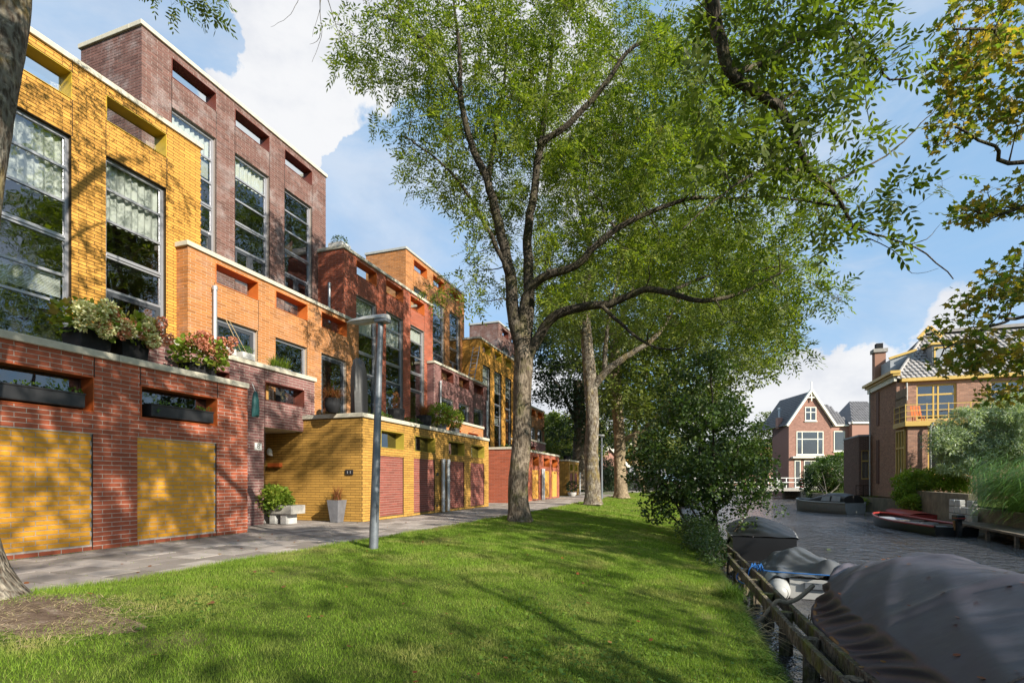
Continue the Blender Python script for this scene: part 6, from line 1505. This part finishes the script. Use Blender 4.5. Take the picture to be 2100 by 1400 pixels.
# canal side wall (faces -X)
def wallx(H, c, u0, u1, z0, z1, bm, mo, L=.22):
    H.mb(MB().box(c + .006, c + .28, u0 + .29, u1, z0, z1), "side_wall", mo)
    n0 = len(H.b); H.bricks('N', c, u0 + .032, u1, z0, z1, bm, L=L)
wallx(HB, 12.15, Y0, 44.3, -1.4, 7.9, "brick_old", "mortar_brown")
# slit windows on the side
for y, z0_, z1_ in ((42.2, 5.0, 7.3), (42.2, 1.0, 4.0)): HB.mb(MB().box(12.10, 12.16, y, y + .55, z0_, z1_), "slit_window", "brick_old_dark")
# ground floor bay
HB.wall('Y', 37.2, 12.15, 16.2, -1.4, 4.4, "brick_old", "mortar_brown", [(13.15, 15.3, 1.5, 4.3)], L=.22)
HB.mb(MB().box(12.156, 12.43, 37.49, 38.99, -1.4, 4.4), "side_wall", "mortar_brown"); HB.bricks('N', 12.15, 37.232, 38.99, -1.4, 4.4, "brick_old", [(37.5, 38.9, 1.15, 4.3)], L=.22)
fwin(HB, 'Y', 37.3, 13.15, 15.3, 1.5, 4.3, "yellow_paint", vb=(14.9,), hb=(3.35,))
fwin(HB, 'X-', 12.07, 37.5, 38.9, 1.15, 4.3, "yellow_paint", vb=(37.95, 38.42), hb=(3.2,), sill="lead")
HB.mb(MB().box(16.0, 16.2, 37.49, 39, -1.4, 4.4), "side_wall", "mortar_brown")
HB.mb(MB().box(11.95, 16.3, 37.0, 38.99, 4.42, 4.72), "balcony_edge", "yellow_paint", bevel=.02)
m = MB()
for z in (5.0, 5.35, 5.7): m.beam((12.0, 37.06, z), (16.2, 37.06, z), .04, .04); m.beam((12.0, 37.06, z), (12.0, 38.9, z), .04, .04)
for x in np.arange(12.0, 16.3, 1.05): m.beam((x, 37.06, 4.72), (x, 37.06, 5.75), .05, .05)
m.beam((12.0, 38.0, 4.72), (12.0, 38.0, 5.75), .05, .05); m.beam((12.0, 38.9, 4.72), (12.0, 38.9, 5.75), .05, .05); HB.mb(m, "balcony_railing", "yellow_paint")
for k in range(9):
    HB.mb(MB().box(12.06, 12.09, 37.1 + k * .2, 37.28 + k * .2, 4.75, 6.75 - .03 * (k % 2)), "screen_board", "old_wood")
for z in (5.0, 5.6, 6.2): HB.mb(MB().box(12.02, 12.058, 37.1, 38.9, z, z + .08), "screen_rail", "old_wood")
r = empty("garden_chair", (13.0, 37.7, 4.72), 0, "orange slatted garden chair on the yellow balcony", "chair")
for k in range(4): MB().box(12.6, 13.1, 37.5 + k * .1, 37.58 + k * .1, 5.05, 5.08).build("seat_slat", "metal_orange", r, local=r.location)
for k in range(4): MB().beam((12.62 + .14 * k, 37.9, 5.08), (12.62 + .14 * k, 38.15, 5.75), .1, .02).build("back_slat", "metal_orange", r, local=r.location)
for x in (12.62, 13.08):
    for y in (37.52, 37.88): MB().box(x - .02, x + .02, y - .02, y + .02, 4.72, 5.05).build("leg", "metal_orange", r, local=r.location)
# low annex
HB.mb(MB().box(11.406, 12.14, 44.28, 48, -1.4, 4.4), "annex", "mortar_brown"); HB.bricks("N", 11.4, 44.032, 48, -1.4, 4.4, "brick_old_dark", L=.22); HB.wall('Y', 44.0, 11.4, 12.15, -1.4, 4.4, "brick_old_dark", "mortar_brown", [(11.56, 12.1, 1.3, 3.4)], L=.22)
fwin(HB, 'Y', 44.1, 11.56, 12.1, 1.3, 3.4, "yellow_paint", hb=(2.62,), sill="joint_dark", fw=.07)
HB.mb(MB().box(11.36, 12.15, 43.95, 48, 4.4, 4.52), "annex_coping", "lead")
m = MB()
for z in (.15, .85): m.beam((11.2, 43.9, z), (12.1, 43.9, z), .03, .03)
for x in (11.2, 11.65, 12.1): m.beam((x, 43.9, -.3), (x, 43.9, .9), .03, .03)
HB.mb(m, "iron_railing", "joint_dark")
# cornices, gutter
HB.mb(MB().box(12.35, 26, 38.78, 39.28, 7.36, 7.58), "gutter", "yellow_paint", bevel=.02)
m = MB(); m.box(11.75, 12.3, 38.75, 44.6, 7.92, 8.1); m.box(11.9, 12.3, 38.8, 44.5, 7.78, 7.918); HB.mb(m, "cornice", "yellow_paint"); HB.mb(MB().box(12.0, 12.14, 38.95, 44.3, 7.45, 7.775), "frieze", "cream_paint")
m = MB(); m.tube([(12.65, 38.9, 7.3), (12.65, 38.9, 6.2)], .06, 10); m.tube([(13.35, 37.0, 4.6), (13.2, 36.98, 4.3), (13.2, 36.98, .3)], .055, 10); HB.mb(m, "drain_pipe", "pvc_grey", smooth=True)
HB.mb(MB().tube([(12.0, 43.7, 7.7), (12.0, 43.7, -.6)], .05, 8), "drain_pipe", "zinc")
# roof: hip on the left, ridge to the right
E0 = (12.1, 38.95, 7.6); Rg0 = (14.9, 42.6, 11.1); 
rf = HB.mb(MB().add([(12.1, 38.95, 7.55), (26.5, 38.95, 7.55), (26.5, 42.6, 11.1), Rg0, (12.1, 44.6, 7.9), (26.5, 46.5, 7.6)], [(0, 1, 2, 3), (4, 0, 3), (3, 2, 5, 4)]), "roof", "roof_felt")
V = []; F = []
def tile(o, ux, up, w, h, nrm):
    b = len(V); 
    for (p, q, e) in ((0, 0, .035), (.25, 0, .075), (.55, 0, .06), (1, 0, .02), (0, 1, .0), (.25, 1, .04), (.55, 1, .025), (1, 1, -.012)):
        V.append(tuple(o + ux * (w * p) + up * (h * q) + nrm * e))
    F.extend([(b, b + 1, b + 5, b + 4), (b + 1, b + 2, b + 6, b + 5), (b + 2, b + 3, b + 7, b + 6)])
up = Vector((0, 3.65, 3.55)); SL = up.length; up.normalize(); nrm = Vector((0, -up.z, up.y)); tw, th_ = .27, .34
rows = int(SL / th_)
for r_ in range(rows):
    q = (r_ * th_) / SL; x0 = 12.1 + 2.8 * q
    for k in range(int((26.5 - x0) / tw)):
        o = Vector((x0 + k * tw, 38.95, 7.57)) + up * (r_ * th_); cx = o.x
        if 14.4 < cx < 16.2 and 8.2 < o.z < 9.6: continue
        tile(o + nrm * R.uniform(0, .012), Vector((1, 0, 0)), up, tw * .99, th_ * 1.06, nrm)
HB.mb(MB().add(V, F), "roof_tiles", "roof_tile_light"); bpy.data.objects["roof_tiles"]["kind"] = "stuff"
m = MB()
for k in range(14):
    a = Vector(E0).lerp(Vector(Rg0), k / 14); b = Vector(E0).lerp(Vector(Rg0), (k + .97) / 14); m.tube([a + Vector((0, 0, .06)), b + Vector((0, 0, .1))], .09, 8)
HB.mb(m, "hip_tiles", "roof_tile_light")
HB.mb(MB().beam((14.9, 42.5, 11.2), (26.5, 42.5, 11.2), .25, .2), "ridge_tiles", "roof_tile_light")
# gabled dormer apex and dormers
m = MB().box(14.35, 16.3, 39.9, 42, 7.9, 9.75); HB.mb(m, "dormer", "lead"); fwin(HB, 'Y', 39.88, 14.42, 16.25, 8.35, 9.62, "yellow_paint", vb=(15.33,), glass="glass"); HB.mb(MB().box(14.2, 16.45, 39.75, 42.2, 9.76, 9.9), "dormer_roof", "yellow_paint")
m = MB().add([(12.3, 40.6, 7.95), (13.6, 40.6, 7.95), (13.6, 40.6, 9.6), (12.3, 40.6, 9.15), (12.3, 42.4, 7.95), (13.8, 42.4, 7.95), (13.8, 42.4, 9.6), (12.3, 42.4, 9.15)], [(0, 1, 2, 3), (7, 6, 5, 4), (0, 3, 7, 4), (1, 5, 6, 2), (3, 2, 6, 7)]); HB.mb(m, "side_dormer", "lead")
HB.mb(MB().beam((12.2, 40.5, 9.2), (13.7, 40.5, 9.66), .12, .14), "dormer_trim", "yellow_paint")
ch = HB.mb(MB().box(12.0, 12.65, 42.6, 43.2, 7.9, 10.1), "chimney", "brick_old"); HB.mb(MB().box(11.9, 12.75, 42.5, 43.3, 10.1, 10.35), "chimney_cap", "concrete", parent=ch); HB.mb(MB().box(12.12, 12.52, 42.7, 43.1, 10.35, 10.75), "chimney_pot", "slate_pot", parent=ch)
m = MB().add([Vector((14.5, 42.0, 10.55)), Vector((15.4, 42.0, 10.55)), Vector((14.95, 41.9, 11.55))], [(0, 1, 2)]); 
m = MB(); m.beam((14.3, 42.0, 10.7), (14.95, 42.0, 11.45), .2, .12, (0, 1, 0)); m.beam((15.6, 42.0, 10.7), (14.95, 42.0, 11.45), .2, .12, (0, 1, 0)); HB.mb(m, "gable_trim", "yellow_paint")
HB.finish()

# ---------------------------------------------------------------- gabled brick house beyond the bridge (local frame turned square to the street corner)
GH = empty("gabled_house", (37.1 * CS - 70 * SN, 37.1 * SN + 70 * CS, 0), TH, "pink brick house with white pointed gable and slate roof beyond the bridge", "house")
def gb_(m, name, mat, parent=None, **k): return m.build(name, mat, parent or GH, **k)
# local x = right, y = away
gw = 5.7; px0 = 0
m = MB().prism([(0, -1.5), (gw, -1.5), (gw, 8.75), (gw * .5 + .05, 13.2), (0, 8.75)], 1, 0, .3); gb_(m, "gable_wall", "brick_far")
gb_(MB().box(0, .3, .3, 4.4, -1.5, 8.6), "side_wall", "brick_far")
# brick courses on the gable wall as geometry
class _G: pass
m = MB(); rr_ = R
z = -.8
while z < 12.9:
    half_w = 0 if z <= 8.7 else (z - 8.7) / (13.2 - 8.7) * gw / 2; x = half_w + .02 + ((int(z / .09) % 2) * .13)
    while x < gw - half_w - .05:
        w = min(.24, gw - half_w - x - .02); m.box(x, x + w, -.018, 0, z, z + .075); x += .26
    z += .09
o = gb_(m, "brickwork", "brick_far"); o["kind"] = "stuff"
def rwin(u0, u1, z0, z1, frame="cream_paint", vb=(), hb=(), y=0., glass="glass_dark", curtain=False):
    m = MB(); fw = .1
    m.box(u0, u0 + fw, y - .08, y - .02, z0, z1); m.box(u1 - fw, u1, y - .08, y - .02, z0, z1); m.box(u0 + fw, u1 - fw, y - .08, y - .02, z1 - fw, z1); m.box(u0 + fw, u1 - fw, y - .08, y - .02, z0, z0 + fw)
    for v in vb: m.box(v - .05, v + .05, y - .078, y - .022, z0 + fw, z1 - fw)
    vs_ = [u0 + fw, *[q for v in vb for q in (v - .05, v + .05)], u1 - fw]
    for h in hb:
        for i in range(0, len(vs_), 2): m.box(vs_[i], vs_[i + 1], y - .076, y - .024, h - .05, h + .05)
    w = gb_(m, "window", frame); hh = [z0 + fw, *[q for h in hb for q in (h - .05, h + .05)], z1 - fw]
    for i in range(0, len(vs_), 2):
        for j in range(0, len(hh), 2): gb_(MB().box(vs_[i], vs_[i + 1], y - .04, y - .034, hh[j], hh[j + 1]), "pane", glass, w)
    gb_(MB().box(u0, u1, y - .028, y - .021, z0, z1), "interior", "interior", w); gb_(MB().box(u0 - .1, u1 + .1, y - .16, y - .081, z0 - .14, z0 - .004), "sill", frame, w)
    if curtain:
        for (a, b) in curtain: gb_(MB().box(a, b, y - .033, y - .029, z0 + .9, z1 - .75), "curtain", "curtain", w)
rwin(1.0, 4.6, 4.65, 7.8, vb=(1.75, 3.85), hb=(6.75,), curtain=[(1.15, 1.6), (3.95, 4.4)]); rwin(2.15, 3.65, 9.2, 11.05, vb=(2.9,), hb=(10.35,)); 
rwin(.75, 1.55, .3, 3.9); rwin(2.0, 3.9, .3, 3.9, vb=(2.95,)); gb_(MB().box(.3, 5.2, -.55, -.02, 4.2, 4.42), "canopy", "cream_paint")
m = MB()
m.beam((-.4, -.25, 8.5), (gw / 2 + .05, -.25, 13.3), .26, .36, (0, 1, 0)); m.beam((gw + .45, -.25, 8.5), (gw / 2 + .05, -.25, 13.3), .26, .36, (0, 1, 0)); m.beam((gw / 2 - .8, -.25, 12.3), (gw / 2 + .9, -.25, 12.3), .15, .14, (0, 1, 0)); m.beam((gw / 2 + .05, -.25, 11.8), (gw / 2 + .05, -.25, 14.4), .12, .12, (0, 1, 0)); gb_(m, "bargeboard", "cream_paint")
m = MB().add([(-.3, -.2, 8.6), (gw / 2 + .05, -.2, 13.15), (gw / 2 + .05, 8, 13.15), (-.3, 8, 8.6), (gw + .3, -.2, 8.6), (gw + .3, 8, 8.6)], [(0, 1, 2, 3), (4, 5, 2, 1)]); gb_(m, "roof", "roof_tile")
m = MB()
for q in range(16):
    t = q / 16; a = Vector((-.35 + (gw / 2 + .4) * t, -.1, 8.62 + 4.55 * t)); m.beam(a, a + Vector((0, 8, 0)), .06, .05)
gb_(m, "slate_course", "roof_tile")
gb_(MB().add([(0, .3, 8.6), (0, 4.4, 7.3), (-2.2, 4.4, 7.2), (0, 4.4, 8.6)], [(0, 1, 3)]), "lean_to_roof", "roof_tile")
# right wing
gb_(MB().box(gw, 8.1, .25, 5, -1.5, 8.5), "wing_wall", "brick_far"); rwin(6.15, 7.65, 5.15, 7.85, y=.25, vb=()); rwin(6.15, 7.65, .3, 3.9, y=.25, vb=(6.9,)); gb_(MB().box(gw + .3, 8.3, .0, .45, 8.5, 8.72), "gutter", "cream_paint")
gb_(MB().add([(gw - .8, .1, 8.72), (8.3, .1, 8.72), (6.9, 3.0, 11.8), (gw - .8, 3.0, 11.8)], [(0, 1, 2, 3)]), "wing_roof", "roof_tile")
V = []; F = []
upw = Vector((0, 2.9, 3.08)).normalized(); nw = Vector((0, -upw.z, upw.y))
for r_ in range(11):
    for k in range(9):
        o_ = Vector((gw - .8 + k * .36, .1, 8.75)) + upw * (r_ * .38)
        if o_.x > 8.3 - (o_.z - 8.72) * .47: continue
        tile(o_, Vector((1, 0, 0)), upw, .35, .4, nw)
o = gb_(MB().add(V, F), "roof_tiles", "roof_tile"); o["kind"] = "stuff"
gb_(MB().box(8.1, 12.5, -.6, 5, -1.5, 8.75), "wing_wall", "brick_far"); rwin(10.6, 12.0, 6.2, 7.6, y=-.6, vb=(11.3,)); gb_(MB().box(8.0, 12.7, -.85, -.4, 8.75, 9.0), "gutter", "cream_paint")
gb_(MB().add([(8.0, -.7, 9.0), (12.7, -.7, 9.0), (12.7, 3.2, 12.3), (10.2, 3.2, 12.3), (8.0, 5, 9)], [(0, 1, 2, 3), (4, 0, 3)]), "wing_roof", "roof_tile")
V = []; F = []; upw = Vector((0, 3.9, 3.3)).normalized(); nw = Vector((0, -upw.z, upw.y))
for r_ in range(13):
    for k in range(13):
        o_ = Vector((8.0 + k * .36, -.7, 9.03)) + upw * (r_ * .38)
        if o_.x < 8.0 + (o_.z - 9) * .66: continue
        tile(o_, Vector((1, 0, 0)), upw, .35, .4, nw)
o = gb_(MB().add(V, F), "roof_tiles", "roof_tile"); o["kind"] = "stuff"
gb_(MB().box(-.3, .3, 2.2, 2.9, 8.4, 9.9), "chimney", "brick_far"); gb_(MB().tube([(0, 2.5, 9.9), (0, 2.5, 11.0)], .14, 8), "flue", "zinc"); gb_(MB().tube([(0, 2.5, 11.0), (0, 2.5, 11.3)], .22, 8), "flue_cap", "zinc")

# ---------------------------------------------------------------- bridge
BR = empty("bridge", tuple(at(60, 1500, 998)), TH, "low bridge with white railing and red striped end post", "bridge"); BR.location.z = .35
for k in range(6): MB().box(-6.5 + k * 2.9, -6.5 + k * 2.9 + 2.88, 0, 4, -.35, 0).build("deck_section", "concrete", BR)
for yy_ in (0.05,):
    for z in (.62, 1.12): MB().box(-6.5, 8.0, yy_, yy_ + .07, z, z + .07).build("rail", "white_paint", BR)
    for x in np.arange(-6.3, 8.0, 1.05): MB().box(x, x + .09, yy_ - .01, yy_ + .08, 0, 1.2).build("post", "white_paint", BR)
    for x in (5.2, 5.35, 5.5, 4.6, 4.75): MB().box(x, x + .05, yy_ - .06, yy_ - .02, 0, .9 if x > 5 else .6).build("baluster", "white_paint", BR)
for k in range(7): MB().tube([(8.05, 0, -.1 + k * .18), (8.05, 0, .08 + k * .18)], .2, 12).build("stripe", "red_paint" if k % 2 else "white_paint", BR)
MB().box(7.9, 9.0, -.3, 4, -2, -.36).build("abutment", "concrete_old", BR); MB().box(-8, -6, -.3, 4, -2, -.36).build("abutment", "concrete_old", BR)
r = empty("bicycle", tuple(at(61, 1658, 992)), TH + .3, "white parked bicycle half hidden by the shrub at the bridge end", "bicycle"); r.location.z = .4
def ring(c, rad, t=.02):
    return MB().tube([(c[0] + rad * math.cos(a), 0, c[2] + rad * math.sin(a)) for a in np.linspace(0, 2 * math.pi, 25)], t, 5, False)
ring((-.5, 0, .34), .34).build("wheel", "slate_pot", r); ring((.55, 0, .34), .34).build("wheel", "slate_pot", r)
m = MB(); m.tube([(-.5, 0, .34), (-.25, 0, .9), (.4, 0, .85), (.55, 0, .34)], .022, 6); m.tube([(-.25, 0, .8), (.05, 0, .3), (.4, 0, .8)], .022, 6); m.tube([(-.5, 0, .34), (.05, 0, .3)], .018, 6); m.build("frame", "white_paint", r)
MB().box(-.4, -.12, -.06, .06, .92, .98).build("saddle", "black_plastic", r); MB().tube([(.4, 0, .85), (.38, 0, 1.02), (.28, .2, 1.02)], .014, 6).build("handlebar", "zinc", r)

# ---------------------------------------------------------------- far end of the path: shed, houses
def rel(d, px): p = at(d, px, 985); return (p.x, p.y, 0)
SH = empty("garden_shed", rel(66, 1292), TH, "dark timber shed with ribbed tiled roof at the end of the path", "shed")
for k in range(10): MB().box(-.2 + k * .45, .22 + k * .45, 0, .05, 0, 1.75).build("board", "bark_free" if False else "slate_pot", SH)
MB().box(-.2, 4.3, .06, 3, 0, 1.75).build("wall", "joint_dark", SH)
V = []; F = []
for k in range(16):
    x = -.5 + k * .32; m = None
    V += [(x, -.35, 1.72), (x + .16, -.35, 1.84), (x + .32, -.35, 1.72), (x + .9 * (1 - k / 16), 1.6, 3.0), (x + .16 + .9 * (1 - k / 16), 1.6, 3.12), (x + .32 + .9 * (1 - k / 16), 1.6, 3.0)]; b = k * 6; F += [(b, b + 1, b + 4, b + 3), (b + 1, b + 2, b + 5, b + 4)]
MB().add(V, F).build("roof", "roof_tile", SH)
def simple_house(d, px, w, h, ph, label, mat, gable=True, roof="roof_tile", win=2):
    r = empty("far_house", rel(d, px), TH, label, "house"); poly = [(0, 0), (w, 0), (w, h), (w / 2, ph), (0, h)]
    MB().prism(poly, 1, 0, 6).build("wall", mat, r)
    m = MB(); m.beam((-.3, -.15, h - .3), (w / 2, -.15, ph + .25), .4, .3, (0, 1, 0)); m.beam((w + .3, -.15, h - .3), (w / 2, -.15, ph + .25), .4, .3, (0, 1, 0)); m.build("bargeboard", "cream_paint", r)
    MB().add([(-.4, -.2, h - .3), (w / 2, -.2, ph + .3), (w / 2, 6, ph + .3), (-.4, 6, h - .3), (w + .4, -.2, h - .3), (w + .4, 6, h - .3)], [(0, 1, 2, 3), (4, 5, 2, 1)]).build("roof", roof, r)
    for k in range(win):
        x = w * (k + .5) / win - .5; f_ = MB().box(x, x + 1.1, -.06, -.01, h * .45, h * .45 + 1.4).build("window", "cream_paint", r); MB().box(x + .1, x + 1.0, -.075, -.062, h * .45 + .1, h * .45 + 1.3).build("pane", "glass_dark", f_)
simple_house(78, 1213, 5.4, 3.4, 6.0, "pink brick bungalow with white gable boards behind the hedge", "brick_far")
simple_house(84, 1266, 5.2, 4.6, 7.2, "pale yellow house with a low gable right of the third trunk", "brick_ochre")
simple_house(108, 1455, 9, 6, 9.5, "distant brick house glimpsed through the alder near the bridge", "brick_far", win=3)
simple_house(112, 1535, 8, 6.5, 9.0, "distant brick house beside the round chestnut crown", "brick_far", win=3)
wf = empty("wooden_fence", rel(68, 1352), TH, "low wooden fence glimpsed behind the alder beside the shed", "fence")
for k in range(14): MB().box(k * .25, k * .25 + .18, 0, .04, 0, 1.2).build("picket", "old_wood", wf)
